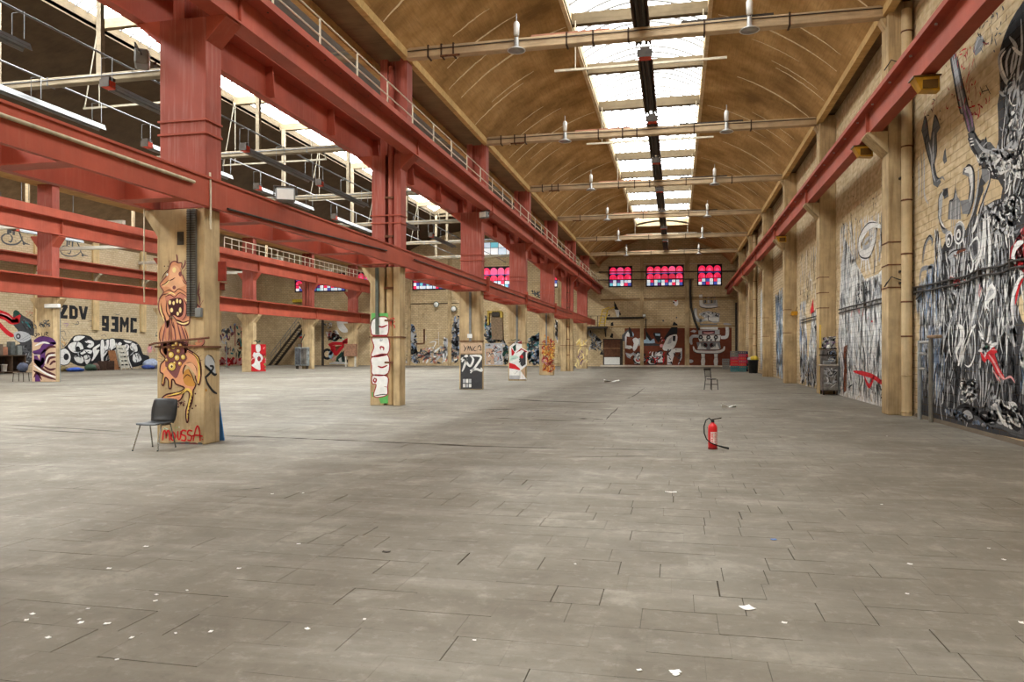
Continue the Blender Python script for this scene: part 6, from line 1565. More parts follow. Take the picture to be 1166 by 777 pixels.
# bands and wires on the pilasters
for k in range(1, 6):
    p_, yc = PIL[k]
    for z in ((3.35, 3.95, 4.55) if k < 3 else (2.6, 3.8)):
        MB().box(5.435, 5.448, yc - .34, yc + .3, z, z + .03).build('strap', RUST, p_); MB().box(5.449, XR - .25, yc - .345, yc - .332, z, z + .03).build('strap', RUST, p_)
for z0 in (3.5, 9.2):
    q = [(5.42, PIL[1][1] - .3, z0), (5.34, PIL[1][1] - .4, z0 - .12), (5.5, PIL[1][1] - .42, z0 + .14), (5.75, PIL[1][1] - .38, z0 + .05)]
    MB().tube(q, .016, 6).build('loose_wire', CABLE, PIL[1][0])
# graffitied metal cabinet on legs in front of the second pilaster
yc = PIL[2][1] - .33
t = thing('tool_cabinet', 'grey metal cabinet on legs covered in black and white tags, against the second pilaster', 'cabinet', (5.73, yc - .36, 0))
CAB = mat_plain('tagged_sheet', srgb(132, 128, 122), .6, .2, .35, 9); CAB2 = mat_plain('tagged_sheet_dark', srgb(112, 106, 102), .6, .2, .5, 10)
for x in (-.24, .24):
    for y in (-.26, .26): MB().box(x - .025, x + .025, y - .025, y + .025, 0, .16).build('leg', DARK, t)
MB().bbox(-.28, .28, -.30, .30, .16, 1.10, .012).build('body', CAB2, t)
dr = MB().bbox(-.26, .26, -.325, -.302, .20, 1.06, .008).build('door', CAB, t)
MB().tube([(.2, -.34, .56), (.2, -.36, .6), (.2, -.36, .72), (.2, -.34, .76)], .012, 6).build('handle', DARK, dr)
P = Paint('y', -.326, 'column', None, 61); P.uv = lambda pts: pts
P.strokes([(-.24, .22), (.24, .22), (.24, 1.04), (-.24, 1.04)], 34, ['black', 'white', 'lgrey', 'char', 'lgrey'], 60, 60, (.15, .5), (.02, .05), .9, (0, 1)); P.build('painted_tag', dr, None)
MB().bbox(-.33, .30, -.34, .30, 1.10, 1.16, .012).build('top', mat_plain('bench_top', srgb(160, 152, 140), .6, .1, .3), t)
MB().box(-.28, .28, .12, .30, 1.16, 1.72).build('back_board', CAB2, t)
P = Paint('y', .118, 'column', None, 62); P.uv = lambda pts: pts
P.strokes([(-.04, 1.18), (.27, 1.18), (.27, 1.70), (-.04, 1.70)], 30, ['black', 'white', 'blue', 'char', 'lgrey'], 60, 60, (.15, .4), (.02, .05), .9, (0, 1)); P.build('painted_tag', t, None)
MB().bbox(-.22, .02, -.24, .05, 1.16, 1.30, .02).build('vice', GREYP, t)
MB().tube([(.29, -.27, 0), (.30, -.27, 1.5)], .022, 8).build('post', GREYP, t)
for z in (1.5, 1.74): MB().box(-.34, .30, .08, .118, z, z + .05).build('shelf_edge', DARK, t)
MB().lathe([(.03, 0), (.09, .05), (.06, .16), (.02, .20)], (.02, .2, 1.72), 8).build('crumpled_bag', WHITE, t)
# small yellow box light on the third pilaster side
t = thing('wall_lamp', 'small yellow lamp box on the right wall beside the third pilaster', 'lamp', (5.86, PIL[3][1] - .55, 3.62))
MB().bbox(-.12, .185, -.1, .1, -.12, .1, .02).build('housing', AMB, t); MB().tube([(.1, 0, .1), (.18, 0, .3)], .015, 6).build('arm', DARK, t)

# ================================================================== crates, bin
def crate_mesh(col, name):
    m = mat_plain('crate_' + name, col, .55, 0, .15)
    t = thing('crate', 'x', 'crate')
    w, d, h = .60, .40, .235
    b = MB(); b.box(-w/2 + .03, w/2 - .03, -d/2 + .03, d/2 - .03, 0, .025); b.build('base', m, t)
    for s in (-1, 1):
        b = MB()
        y0_, y1_ = (s * d/2 - s * .02, s * d/2) if s > 0 else (-d/2, -d/2 + .02)
        b.box(-w/2, w/2, y0_, y1_, .0, .06); b.box(-w/2, w/2, y0_, y1_, h - .06, h - .004)
        for q in range(5): x = -w/2 + .03 + q * (w - .08) / 4; b.box(x - .015, x + .04, y0_, y1_, .06, h - .06)
        b.build('side', m, t)
        b = MB(); x0_, x1_ = (w/2 - .02, w/2) if s > 0 else (-w/2, -w/2 + .02)
        b.box(x0_, x1_, -d/2 + .02, d/2 - .02, 0, .14); b.box(x0_, x1_, -d/2 + .02, d/2 - .02, h - .035, h - .004); b.box(x0_, x1_, -d/2 + .02, -.08, .14, h - .035); b.box(x0_, x1_, .08, d/2 - .02, .14, h - .035)
        b.build('end', m, t)
    MB().box(-w/2 - .012, w/2 + .012, -d/2 - .012, d/2 + .012, h - .03, h - .012).add([], []).build('rim', m, t) if False else None
    return t
cols = {'red': srgb(220, 50, 58), 'magenta': srgb(190, 60, 100), 'teal': srgb(60, 128, 134), 'grey': srgb(128, 130, 126), 'navy': srgb(62, 58, 84)}
proto = {}
lev = ['bottom', 'second', 'third', 'fourth', 'fifth', 'sixth', 'topmost']
stk = [['teal', 'teal', 'red', 'red', 'magenta', 'grey', 'grey'], ['teal', 'teal', 'red', 'magenta', 'red', 'magenta', 'navy'], ['navy', 'teal', 'navy', 'magenta', 'navy', 'red', 'navy']]
sx = [4.62, 5.26, 5.66]
for s_i, (cs, nm) in enumerate(zip(stk, ('left', 'middle', 'right'))):
    for lv, cn in enumerate(cs):
        x, y = (4.52, 63.3) if s_i == 0 else ((5.14, 63.3) if s_i == 1 else (5.66, 63.9))
        lab = '%s plastic crate, %s level of the %s crate stack' % (cn, lev[lv], nm)
        loc = (x + RNG.uniform(-.008, .008) * (s_i < 2), y + RNG.uniform(-.02, .02), lv * .236)
        rz = 0 if s_i < 2 else pi / 2
        if cn not in proto:
            proto[cn] = crate_mesh(cols[cn], cn); o = proto[cn]; o.location = loc; o.rotation_euler = (0, 0, rz); o['label'] = lab; o['group'] = 'stacked plastic crates'
        else: copy_tree(proto[cn], loc, rz, lab, 'stacked plastic crates')
for lv in range(4):
    copy_tree(proto['grey'], (4.35 + .01 * (lv % 2), 71.5, lv * .236), 0, 'grey plastic crate, %s of the low grey pile by the far wall' % ('bottom', 'second', 'third', 'top')[lv], 'low pile of grey crates')
t = thing('waste_bin', 'black waste bin heaped with a yellow bag, beside the crates', 'bin', (5.44, 57.6, 0))
BIN = mat_plain('bin_black', srgb(38, 40, 40), .5, 0, .2)
MB().lathe([(.27, .05), (.31, .06), (.36, .95), (.385, .97), (.385, 1.02), (.34, 1.02), (.33, .95), (.28, .12)], (0, 0, 0), 20).build('bin_body', BIN, t)
for a in range(4): MB().lathe([(.0001, 0), (.035, .005), (.035, .05), (.0001, .06)], (.2 * cos(a * pi / 2 + .7), .2 * sin(a * pi / 2 + .7), 0), 8).build('caster', GREYP, t)
b = MB()
def blob(b, c, r, seed, sq=(1, 1, .7), seg=12, rings=7, mi=0):
    rr = random.Random(seed); vs = []; 
    for i in range(rings + 1):
        th = pi * i / rings
        for k in range(seg):
            a = 2 * pi * k / seg; q = r * (1 + rr.uniform(-.14, .14))
            vs.append((c[0] + q * sin(th) * cos(a) * sq[0], c[1] + q * sin(th) * sin(a) * sq[1], c[2] + q * cos(th) * sq[2]))
    fs = [(i * seg + k, i * seg + (k + 1) % seg, (i + 1) * seg + (k + 1) % seg, (i + 1) * seg + k) for i in range(rings) for k in range(seg)]
    return b.add(vs, fs, mi, True)
blob(b, (.06, -.05, 1.10), .30, 3); b.build('yellow_bag', mat_plain('yellow_plastic', srgb(206, 176, 52), .4, 0, .3), t)
b = MB(); blob(b, (-.22, .05, 1.06), .20, 5); b.build('white_bag', mat_plain('white_plastic', srgb(190, 192, 198), .4, 0, .2), t)

# ================================================================== chairs, extinguisher
def seat_chair():
    """black plastic shell chair on chromed legs; faces -y"""
    t = thing('shell_chair', 'black plastic shell chair on chrome legs beside the monster column', 'chair', (-8.79, 11.42, 0), .10)
    def shell(pts, w, th, bend):
        b = MB(); n = len(pts); m = 7; vs = []
        for side in (0, 1):
            for i, (y, z) in enumerate(pts):
                a, c_ = pts[max(i - 1, 0)], pts[min(i + 1, n - 1)]
                dy, dz = c_[0] - a[0], c_[1] - a[1]; l = math.hypot(dy, dz); ny, nz = -dz / l, dy / l
                for j in range(m):
                    u = -1 + 2 * j / (m - 1)
                    ww = w[i]; cv = bend * u * u
                    vs.append((u * ww, y + ny * (cv + side * th), z + nz * (cv + side * th)))
        fs = []; o = n * m
        for i in range(n - 1):
            for j in range(m - 1):
                q = i * m + j; fs.append((q, q + 1, q + m + 1, q + m)); fs.append((o + q, o + q + m, o + q + m + 1, o + q + 1))
        for j in range(m - 1): fs.append((j, o + j, o + j + 1, j + 1)); q = (n - 1) * m + j; fs.append((q, q + 1, o + q + 1, o + q))
        for i in range(n - 1): q = i * m; fs.append((q, q + m, o + q + m, o + q)); q = i * m + m - 1; fs.append((q, o + q, o + q + m, q + m))
        return b.add(vs, fs, 0, True)
    shell([(-.235, .425), (-.21, .44), (-.10, .435), (.02, .43), (.13, .432), (.18, .445)], [.20, .225, .235, .235, .225, .21], .014, .012).build('seat', BLACK, t)
    shell([(.175, .445), (.205, .50), (.225, .58), (.25, .70), (.285, .83), (.295, .855)], [.21, .225, .235, .235, .22, .20], .014, -.035).build('backrest', BLACK, t)
    MB().tube([(-.19, -.16, .425), (-.19, .14, .42), (.19, .14, .42), (.19, -.16, .425)], .011, 8).build('under_frame', CHROME, t)
    for s in (-1, 1):
        MB().tube([(s * .19, -.14, .425), (s * .225, -.30, .01)], .0115, 8).build('leg', CHROME, t)
        MB().tube([(s * .19, .14, .42), (s * .215, .26, .01)], .0115, 8).build('leg', CHROME, t)
    for x, y in ((-.225, -.30), (.225, -.30), (-.215, .26), (.215, .26)):
        MB().lathe([(.014, 0), (.014, .02), (.0001, .025)], (x, y, 0), 8).build('foot_cap', BLACK, t)
    return t
seat_chair()
WOODB = mat_plain('black_bentwood', srgb(40, 36, 34), .4, 0, .2)
def bistro():
    t = thing('wooden_chair', 'small black wooden chair with slatted back out on the floor', 'chair', (1.46, 33.75, 0), 0.75)
    MB().lathe([(.0001, .45), (.20, .45), (.215, .462), (.215, .475), (.20, .485), (.0001, .488)], (0, 0, 0), 18).build('seat', WOODB, t)
    for x in (-.17, .17):
        MB().tube([(x, -.17, .45), (x * 1.12, -.20, 0)], .018, 8, r2=.013).build('leg', WOODB, t)
        MB().tube([(x * 1.12, .24, 0), (x, .19, .45), (x * 1.02, .22, .75), (x * 1.05, .26, .92)], .017, 8).build('rear_leg', WOODB, t)
        MB().tube([(x * 1.06, -.185, .22), (x * 1.06, .21, .22)], .01, 6).build('stretcher', WOODB, t)
    for y in (-.19, .215): MB().tube([(-.18, y, .26), (.18, y, .26)], .01, 6).build('stretcher', WOODB, t)
    MB().bbox(-.20, .20, .235, .265, .84, .93, .008).build('top_rail', WOODB, t); MB().bbox(-.17, .17, .20, .22, .55, .58, .006).build('back_rail', WOODB, t)
    for i in range(6): x = -.14 + .056 * i; MB().tube([(x, .21, .575), (x, .25, .85)], .008, 6).build('spindle', WOODB, t)
    return t
bistro()
EXR = mat_plain('extinguisher_red', srgb(206, 30, 34), .3, 0, .1, 4, 0, .5)
ex, ey = on_floor(811.5, 511.5)
t = thing('fire_extinguisher', 'red fire extinguisher with black hose standing alone on the floor', 'extinguisher', (ex, ey, 0), .25)
MB().lathe([(.07, 0), (.078, .01), (.078, .36), (.072, .40), (.05, .43), (.026, .445), (.026, .46)], (0, 0, 0), 24).build('cylinder', EXR, t)
MB().lathe([(.0785, .0), (.081, .003), (.081, .03), (.0785, .033)], (0, 0, 0), 24).build('base_ring', mat_plain('ext_base', srgb(120, 20, 24), .4), t)
b = MB()
for i in range(10):
    a0, a1 = -2.35 + .16 * i, -2.35 + .16 * (i + 1)
    b.add([(.0795 * cos(a0), .0795 * sin(a0), .10), (.0795 * cos(a1), .0795 * sin(a1), .10), (.0795 * cos(a1), .0795 * sin(a1), .30), (.0795 * cos(a0), .0795 * sin(a0), .30)], [(0, 1, 2, 3)])
lab = b.build('label_sheet', mat_plain('label_white', srgb(228, 220, 216), .5), t)
b = MB()
for r_ in range(7):
    for q in range(2):
        a0 = -2.25 + q * .75; a1 = a0 + (.5 if (r_ + q) % 3 else .62)
        b.add([(.0802 * cos(a0), .0802 * sin(a0), .115 + .026 * r_), (.0802 * cos((a0 + a1) / 2), .0802 * sin((a0 + a1) / 2), .115 + .026 * r_), (.0802 * cos(a1), .0802 * sin(a1), .115 + .026 * r_), (.0802 * cos(a1), .0802 * sin(a1), .128 + .026 * r_), (.0802 * cos((a0 + a1) / 2), .0802 * sin((a0 + a1) / 2), .128 + .026 * r_), (.0802 * cos(a0), .0802 * sin(a0), .128 + .026 * r_)], [(0, 1, 2, 3, 4, 5)])
b.build('label_print', EXR, lab)
b = MB(); b.lathe([(.028, .46), (.03, .475), (.022, .50), (.0001, .505)], (0, 0, 0), 12); b.box(-.02, .02, -.02, .02, .47, .51); b.build('valve', BLACK, t)
MB().add([(-.02, -.012, .50), (.15, -.012, .525), (.15, .012, .525), (-.02, .012, .50), (-.02, -.012, .515), (.15, -.012, .545), (.15, .012, .545), (-.02, .012, .515)], [(0, 3, 2, 1), (4, 5, 6, 7), (0, 1, 5, 4), (1, 2, 6, 5), (2, 3, 7, 6), (3, 0, 4, 7)]).build('lever', DARK, t)
MB().tube([(-.02, -.02, .49), (-.07, -.03, .535), (-.13, -.04, .50), (-.165, -.05, .40), (-.165, -.06, .28), (-.13, -.08, .18), (-.07, -.10, .12), (.0, -.11, .09), (.08, -.115, .065)], .011, 8).build('hose', BLACK, t)
MB().tube([(.08, -.115, .065), (.17, -.12, .04), (.24, -.12, .025)], .014, 8, r2=.02).build('nozzle', BLACK, t)

# blue sheet leaning behind the nearest column
BLUE = mat_plain('blue_board', srgb(52, 106, 160), .45, 0, .2)
t = thing('board', 'blue plastic board leaning behind the nearest column', 'board', (0, 0, 0))
yb = YC(0) + .235
MB().add([(-8.85, yb + .17, 0), (-8.36, yb + .17, 0), (-8.40, yb + .015, .98), (-8.85, yb + .015, .98), (-8.85, yb + .20, 0), (-8.36, yb + .20, 0), (-8.40, yb + .045, .98), (-8.85, yb + .045, .98)], [(0, 1, 2, 3), (7, 6, 5, 4), (0, 4, 5, 1), (1, 5, 6, 2), (2, 6, 7, 3), (3, 7, 4, 0)]).build('sheet', BLUE, t)
# ================================================================== left side: small furniture and rubbish
x, y = on_floor(24, 434.6)
t = thing('stool_frame', 'thin metal chair frame with a dark round bag, beside the purple column', 'chair', (x, y, 0), .3)
for sx in (-.28, .28):
    for sy in (-.26, .26): MB().tube([(sx * .9, sy, .46), (sx, sy * 1.1, 0)], .018, 6).build('leg', DARK, t)
MB().box(-.28, .28, -.28, .28, .46, .49).build('seat', mat_plain('worn_seat', srgb(120, 108, 96), .7), t)
t = thing('bag', 'dark blue-grey round bag lying on the metal chair frame', 'bag', (x + .12, y, .50))
b = MB(); blob(b, (.0, 0, .28), .29, 9, (1, 1, .85)); b.build('bag_body', mat_plain('bag_cloth', srgb(74, 80, 98), .7, 0, .3), t); b = MB(); b.tube([(-.1, 0, .48), (0, 0, .56), (.1, 0, .48)], .02, 6); b.build('strap', BLACK, t)
# open shelf table by the left wall
x0, yq = XL + .55, on_x(8, 410, XL + .4)[0]
t = thing('shelf_unit', 'dark open wooden shelf unit by the left wall holding a white bucket', 'shelf', (x0, yq, 0))
SHW = mat_plain('dark_shelf_wood', srgb(92, 72, 56), .8, 0, .3)
for yy in (-1.15, 0, 1.15): MB().box(-.35, .35, yy - .03, yy + .03, 0, 1.35).build('upright', SHW, t)
for z in (.1, 1.3): MB().box(-.38, .38, -1.2, 1.2, z, z + .06).build('shelf', SHW, t)
MB().box(-.36, -.33, -1.15, 1.15, .16, 1.3).build('back_panel', mat_plain('shelf_back', srgb(54, 44, 36), .9), t)
t = thing('bucket', 'white plastic bucket on the low board of the shelf unit', 'bucket', (x0 + .1, yq - .5, .16))
MB().lathe([(.17, 0), (.21, .48), (.225, .48), (.225, .52), (.19, .52), (.16, .03)], (0, 0, 0), 16).build('bucket_body', WHITE, t)
for i, (dy, hh, cc) in enumerate(((-.8, .7, srgb(120, 124, 120)), (-.2, 1.0, srgb(92, 96, 94)), (.45, .6, srgb(160, 110, 84)), (.85, .8, srgb(104, 90, 76)))):
    t = thing('carton', ('grey upright carton, left end of the shelf unit top', 'tall dark carton on the shelf unit top', 'reddish box on the shelf unit top', 'brown carton, right end of the shelf unit top')[i], 'box', (x0, yq - dy, 1.36))
    MB().bbox(-.2, .2, -.2, .2, 0, hh, .02).build('carton_body', mat_plain('carton_%d' % i, cc, .8), t); MB().box(-.21, .21, -.05, .05, hh, hh + .012).build('tape', GREYP, t)
# rubbish along the left wall
def wl(px, off=.6): return on_x(px, 419.5, XL + off)[0]
def heap(name, label, cat, px, off, r, col, sq=(1, 1, .5), seed=1):
    t = thing(name, label, cat, (XL + off, wl(px, off), 0)); b = MB(); blob(b, (0, 0, r * sq[2] * .85), r, seed, sq); b.build(name + '_body', mat_plain(name + '_%d' % seed, col, .6, 0, .3), t)
    b = MB(); blob(b, (r * .5, r * .3, r * sq[2] * .4), r * .45, seed + 50, sq); b.build('fold', mat_plain(name + '_fold_%d' % seed, tuple(v * .8 for v in col), .6, 0, .3), t); return t
heap('tarpaulin', 'bright blue tarpaulin heap at the foot of the left wall', 'tarpaulin', 85.5, 1.6, .6, srgb(60, 96, 190), (1.0, 1.2, .3), 11)
heap('rubbish_bag', 'dark green rubbish heap beside the blue tarpaulin', 'bag', 103, .7, .5, srgb(64, 88, 72), (.9, 1.0, .6), 12)
heap('rubbish_bag', 'ochre rubbish heap left of the blue tarpaulin', 'bag', 70, .7, .5, srgb(132, 118, 76), (.9, 1.0, .5), 13)
heap('rubbish_bag', 'pale blue-white bag heap at the right end of the letters', 'bag', 172, .9, .7, srgb(172, 184, 206), (1, 1.2, .7), 14)
heap('tarpaulin', 'small deep blue sheet in front of the pale bags', 'tarpaulin', 169, 1.7, .5, srgb(58, 80, 150), (1, 1.4, .4), 15)
heap('rubbish_bag', 'brown sack beside the leaning brown door', 'bag', 109, .6, .38, srgb(118, 92, 84), (.8, .7, .9), 16)
t = thing('door_leaf', 'brown door leaf leaning on the white lettered wall', 'board', (XL + .1, wl(128.5, .3), 0))
MB().prism([(.45, 0), (.52, 0), (.09, 1.7), (.02, 1.7)], 'y', -.42, .42).build('leaf', mat_plain('brown_leaf', srgb(136, 92, 58), .7), t); MB().lathe([(.04, 0), (.04, .06)], (.24, .34, .9), 8, axis='x').build('knob', DARK, t)
t = thing('pallet', 'grey-white wooden pallet leaning upright beside the brown door leaf', 'pallet', (XL + .1, wl(138.5, .3), 0))
PW = mat_plain('pallet_wood', srgb(196, 192, 178), .8, 0, .25)
f_ = lambda zz: .62 - .24 * zz
for i in range(6):
    z = .12 + i * .36
    MB().prism([(f_(z), z), (f_(z) + .03, z), (f_(z + .24) + .03, z + .24), (f_(z + .24), z + .24)], 'y', -.55, .55).build('slat', PW, t)
for yy in (-.5, 0, .5): MB().prism([(f_(0) - .08, 0), (f_(0) - .002, 0), (f_(2.2) - .002, 2.2), (f_(2.2) - .08, 2.2)], 'y', yy - .05, yy + .05).build('bearer', PW, t)
t = thing('crate', 'small dark wooden crate frame by the left wall letters', 'crate', (XL + .95, wl(120.5, .9), 0))
for (a, b_, c_, d_, e, f2) in ((-.4, .4, -.5, -.46, 0, .8), (-.4, .4, .46, .5, 0, .8), (-.4, .4, -.46, .46, .0, .05), (-.4, -.36, -.46, .46, .05, .75)): MB().box(a, b_, c_, d_, e, f2).build('panel', mat_plain('crate_wood_%d' % int(a * 10 + c_ * 100 + e * 7), srgb(86, 66, 56), .8), t)
# metal cabinet and boxes on far left columns
t = thing('switch_cabinet', 'grey sheet-metal switch cabinet with dark stains on the fourth far-left column', 'cabinet', (XB - .15, B_Y[3] - .25, 0))
MB().bbox(-.82, .42, -.50, -.004, .3, 2.0, .02).build('housing', mat_plain('stained_sheet', srgb(140, 146, 146), .5, .3, .5, 4), t)
for s in (-1, 1): MB().box(-.2 + s * .5 - .04, -.2 + s * .5 + .04, -.45, -.05, 0, .3).build('leg', DARK, t)
MB().bbox(-.75, -.22, -.53, -.502, .4, 1.9, .01).build('door', mat_plain('stained_door', srgb(86, 88, 92), .5, .2, .6, 4), t); MB().bbox(-.18, .36, -.53, -.502, .4, 1.9, .01).build('door', mat_plain('stained_door_b', srgb(100, 96, 90), .5, .2, .6, 4), t)
MB().tube([(-.3, -.2, 2.0), (-.32, -.2, 2.5), (0, -.15, 3.2)], .04, 6).build('cable', CABLE, t)
t = thing('switch_cabinet', 'brown wooden box shelf against the fifth far-left column', 'cabinet', (XB, B_Y[4] - .25, 0))
MB().bbox(-.75, .6, -.35, -.004, 1.1, 2.4, .02).build('housing', mat_plain('brown_box', srgb(150, 112, 88), .8, 0, .3), t)
for xx in (-.6, .45): MB().box(xx - .06, xx + .06, -.3, -.1, 0, 1.1).build('leg', PW, t)
# lamp on the purple column, poles near the red mural
t = thing('strip_lamp', 'short white strip lamp on the purple column, left of the ZDV letters', 'lamp', (XB + .62, B_Y[0] - .40, 4.10))
MB().bbox(-.42, .45, -.1, .12, -.1, .1, .02).build('housing', WHITE, t); MB().box(-.38, .4, -.09, .09, -.13, -.101).build('diffuser', GREYP, t)
MB().tube([(.42, .1, -.1), (.42, .1, -4.1)], .025, 6).build('conduit', GREYP, t)
for i, px in enumerate((258, 280)):
    xx, yy = on_floor(px, 419.2)
    t = thing('barrier_post', 'thin grey floor post before the red machine mural, %s of two' % ('left one', 'right one')[i], 'post', (xx, yy, 0), 0, 'posts before the left wall mural')
    MB().lathe([(.0001, .05), (.25, .04), (.25, 0), (.0001, 0)], (0, 0, 0), 12).build('foot', DARK, t); MB().tube([(0, 0, .04), (0, 0, 2.5)], .05, 8).build('pole', GREYP, t)
# dark iron stair rising at the far left corner
t = thing('iron_stair', 'dark iron stair climbing to the left in the far corner behind the red column', 'stair', (0, 0, 0))
sa, sb = (-45.9, 0.0), (-41.2, 5.6)
ys0, ys1 = Y_FAR - 2.2, Y_FAR - .9
n = 20
for i in range(n):
    u = i / n; xx = -45.6 + 4.2 * u; zz = .2 + 5.0 * u
    MB().box(xx, xx + .3, ys0, ys1, zz, zz + .05).build('tread', DARK, t)
for yy in (ys0 - .06, ys1):
    MB().prism([(-45.9, 0), (-45.5, 0), (-41.2, 5.2), (-41.2, 5.55)], 'y', yy, yy + .06).build('stringer', DARK, t)
for i in range(8):
    u = i / 7; xx = -45.5 + 4.2 * u; zz = .4 + 5.0 * u
    MB().tube([(xx, ys0 - .03, zz), (xx, ys0 - .03, zz + 1.0)], .03, 6).build('baluster', GREYP, t)
MB().tube([(-45.5, ys0 - .03, 1.4), (-41.3, ys0 - .03, 6.4)], .035, 6).build('handrail', GREYP, t); MB().tube([(-45.5, ys0 - .03, .95), (-41.3, ys0 - .03, 5.95)], .03, 6).build('handrail', GREYP, t)
MB().box(-41.2, -39.0, ys0, ys1, 5.2, 5.3).build('landing', DARK, t)
MB().box(-40.9, -40.7, ys0 + .1, ys0 + .3, 0, 5.2).build('landing_post', DARK, t); MB().box(-39.3, -39.1, ys0 + .1, ys0 + .3, 0, 5.2).build('landing_post', DARK, t)
x_, z_ = on_y(342, 342.6, Y_FAR - .5)
t = thing('beam_lamp', 'yellow horizontal box on the far wall under the left stained glass', 'lamp', (x_, Y_FAR - .3, z_)); MB().bbox(-1.05, 1.05, -.2, .29, -.18, .18, .03).build('housing', mat_plain('yellow_box', srgb(212, 184, 60), .5), t); MB().box(-1.0, 1.0, -.15, .29, -.23, -.181).build('base_plate', DARK, t)

# ================================================================== fittings on the far wall
def rod(name, label, cat, pix, r, m, yy=Y_FAR - .12, group=None):
    pts = [on_y(px, py, yy) for px, py in pix]
    o = MB().tube([(u, yy, v) for u, v in pts], r, 6).build(name, m); return tag(o, label, cat, group)
rod('wall_pipe', 'dark horizontal pipe at head height of the letters, left of the nave far wall', 'pipe', [(690, 362.5), (733, 362)], .12, DARK)
rod('wall_pipe', 'upper dark pipe crossing the stained glass of the far wall', 'pipe', [(682, 310), (838, 309)], .06, DARK, Y_FAR - .2)
rod('wall_pipe', 'lower thin pipe below the stained glass of the far wall', 'pipe', [(680, 319), (790, 318)], .05, DARK, Y_FAR - .32)
rod('wall_pipe', 'thin pipe run above the shards on the far wall', 'pipe', [(684, 341.5), (835, 338)], .035, RUST)
rod('wall_pipe', 'cream pipe under the gable of the far wall', 'pipe', [(728, 300.5), (812, 300.5)], .04, CREAM)
rod('wall_cable', 'thick dark cable drooping beside the stacked figure on the far wall', 'cable', [(786, 318), (786, 335), (787, 350), (791, 365), (795, 376)], .14, CABLE, Y_FAR - .32)
rod('wall_pipe', 'dark upright pipe beside the left concrete strip of the far wall', 'pipe', [(735.5, 363), (735.5, 386)], .06, DARK)
rod('wall_pipe', 'dark upright pipe at the right end of the far wall', 'pipe', [(838.5, 345), (838.5, 405)], .14, DARK, Y_FAR - .3)
x_, z_ = on_y(733.5, 360, Y_FAR - .4)
t = thing('wall_lamp', 'white box lamp on the pipe end of the far wall', 'lamp', (x_, Y_FAR - .36, z_)); MB().bbox(-.16, .16, -.15, .19, -.15, .2, .02).build('housing', GREYP, t); MB().box(-.13, .13, -.17, -.151, -.05, .16).build('lens', WHITE, t)
# yellow stair ladder beside the last columns
t = thing('wall_ladder', 'yellow steel ladder and dark platform at the end of the red girders', 'ladder', (0, 0, 0)); YEL = mat_plain('yellow_paint', srgb(206, 172, 44), .5)
yy = 79.6
for dx in (0, .55):
    p = [on_y(682, 372, yy), on_y(686, 353, yy), on_y(694, 350, yy)]
    MB().tube([(u + dx, yy, v) for u, v in p], .06, 6).build('rail', YEL, t)
a, b_ = on_y(682, 372, yy), on_y(686, 353, yy)
for i in range(6):
    u = i / 5.5; MB().tube([(a[0] + (b_[0] - a[0]) * u, yy, a[1] + (b_[1] - a[1]) * u), (a[0] + (b_[0] - a[0]) * u + .55, yy, a[1] + (b_[1] - a[1]) * u)], .035, 6).build('rung', YEL, t)
MB().box(a[0] - 1.6, a[0] + .8, yy - .4, Y_FAR - .02, a[1] - .2, a[1]).build('platform', DARK, t)
for i in range(4): MB().tube([(a[0] - 1.5 + .7 * i, yy - .35, a[1]), (a[0] - 1.5 + .7 * i, yy - .35, a[1] + 1.1)], .03, 6).build('baluster', DARK, t)
MB().tube([(a[0] - 1.5, yy - .35, a[1] + 1.1), (a[0] + .6, yy - .35, a[1] + 1.1)], .03, 6).build('guard_rail', DARK, t)
for xx in (a[0] - 1.4, a[0] + .6): MB().prism([(Y_FAR - .02, a[1] - 1.1), (Y_FAR - .02, a[1] - .2), (yy - .3, a[1] - .2)], 'x', xx - .05, xx + .05).build('support', DARK, t)
# yellow hoist frame on the aisle far wall
x_, z_ = on_y(564, 360, Y_FAR - .3)
t = thing('wall_hoist', 'yellow hoist frame with dark hanging chute on the aisle far wall', 'hoist', (x_, Y_FAR - .03, z_))
for q in ((-.9, -.7, -.4, 0, -1.0, .6), (-.7, .7, -.4, 0, .3, .55), (.55, .8, -.4, 0, -.2, .5)): MB().bbox(*q, .03).build('frame_member', mat_plain('hoist_yellow_%d' % int(q[0] * 10), srgb(176, 150, 66), .6, 0, .4), t)
MB().bbox(-.35, .5, -.45, 0, -.1, .45, .05).build('motor', DARK, t); MB().prism([(-.5, -.1), (.75, -.1), (.9, -2.6), (-.4, -2.6)], 'y', -.3, -.01).build('chute', mat_plain('chute_sheet', srgb(128, 108, 84), .8, 0, .4), t)
# flood lights and reflectors on the aisle far wall, horizontal cable row
for i, (px, py) in enumerate(((497, 347), (517, 352))):
    x_, z_ = on_y(px, py, Y_FAR - .3)
    t = thing('flood_light', 'round white flood light on the aisle far wall, %s of two' % ('left one', 'right one')[i], 'lamp', (x_, Y_FAR - .28, z_), 0, 'round flood lights on the far wall')
    MB().lathe([(.34, -.16), (.30, -.1), (.18, .1), (.08, .19)], (0, 0, 0), 14, axis='y').build('reflector', mat_plain('flood_shell_%d' % i, srgb(90, 110, 100), .5), t); MB().lathe([(.0001, -.18), (.26, -.18), (.27, -.162), (.0001, -.162)], (0, 0, 0), 14, axis='y').build('lens', WHITE, t)
rod('wall_cable', 'dark cable run across the aisle far wall at flood light height', 'cable', [(463, 346.5), (490, 346), (530, 345)], .035, CABLE, Y_FAR - .04)
rod('wall_pipe', 'upright bent pipe on the aisle far wall between the grey figures', 'pipe', [(483, 375), (483, 391), (474, 391.5)], .09, RUST)
for i in range(9):
    pass
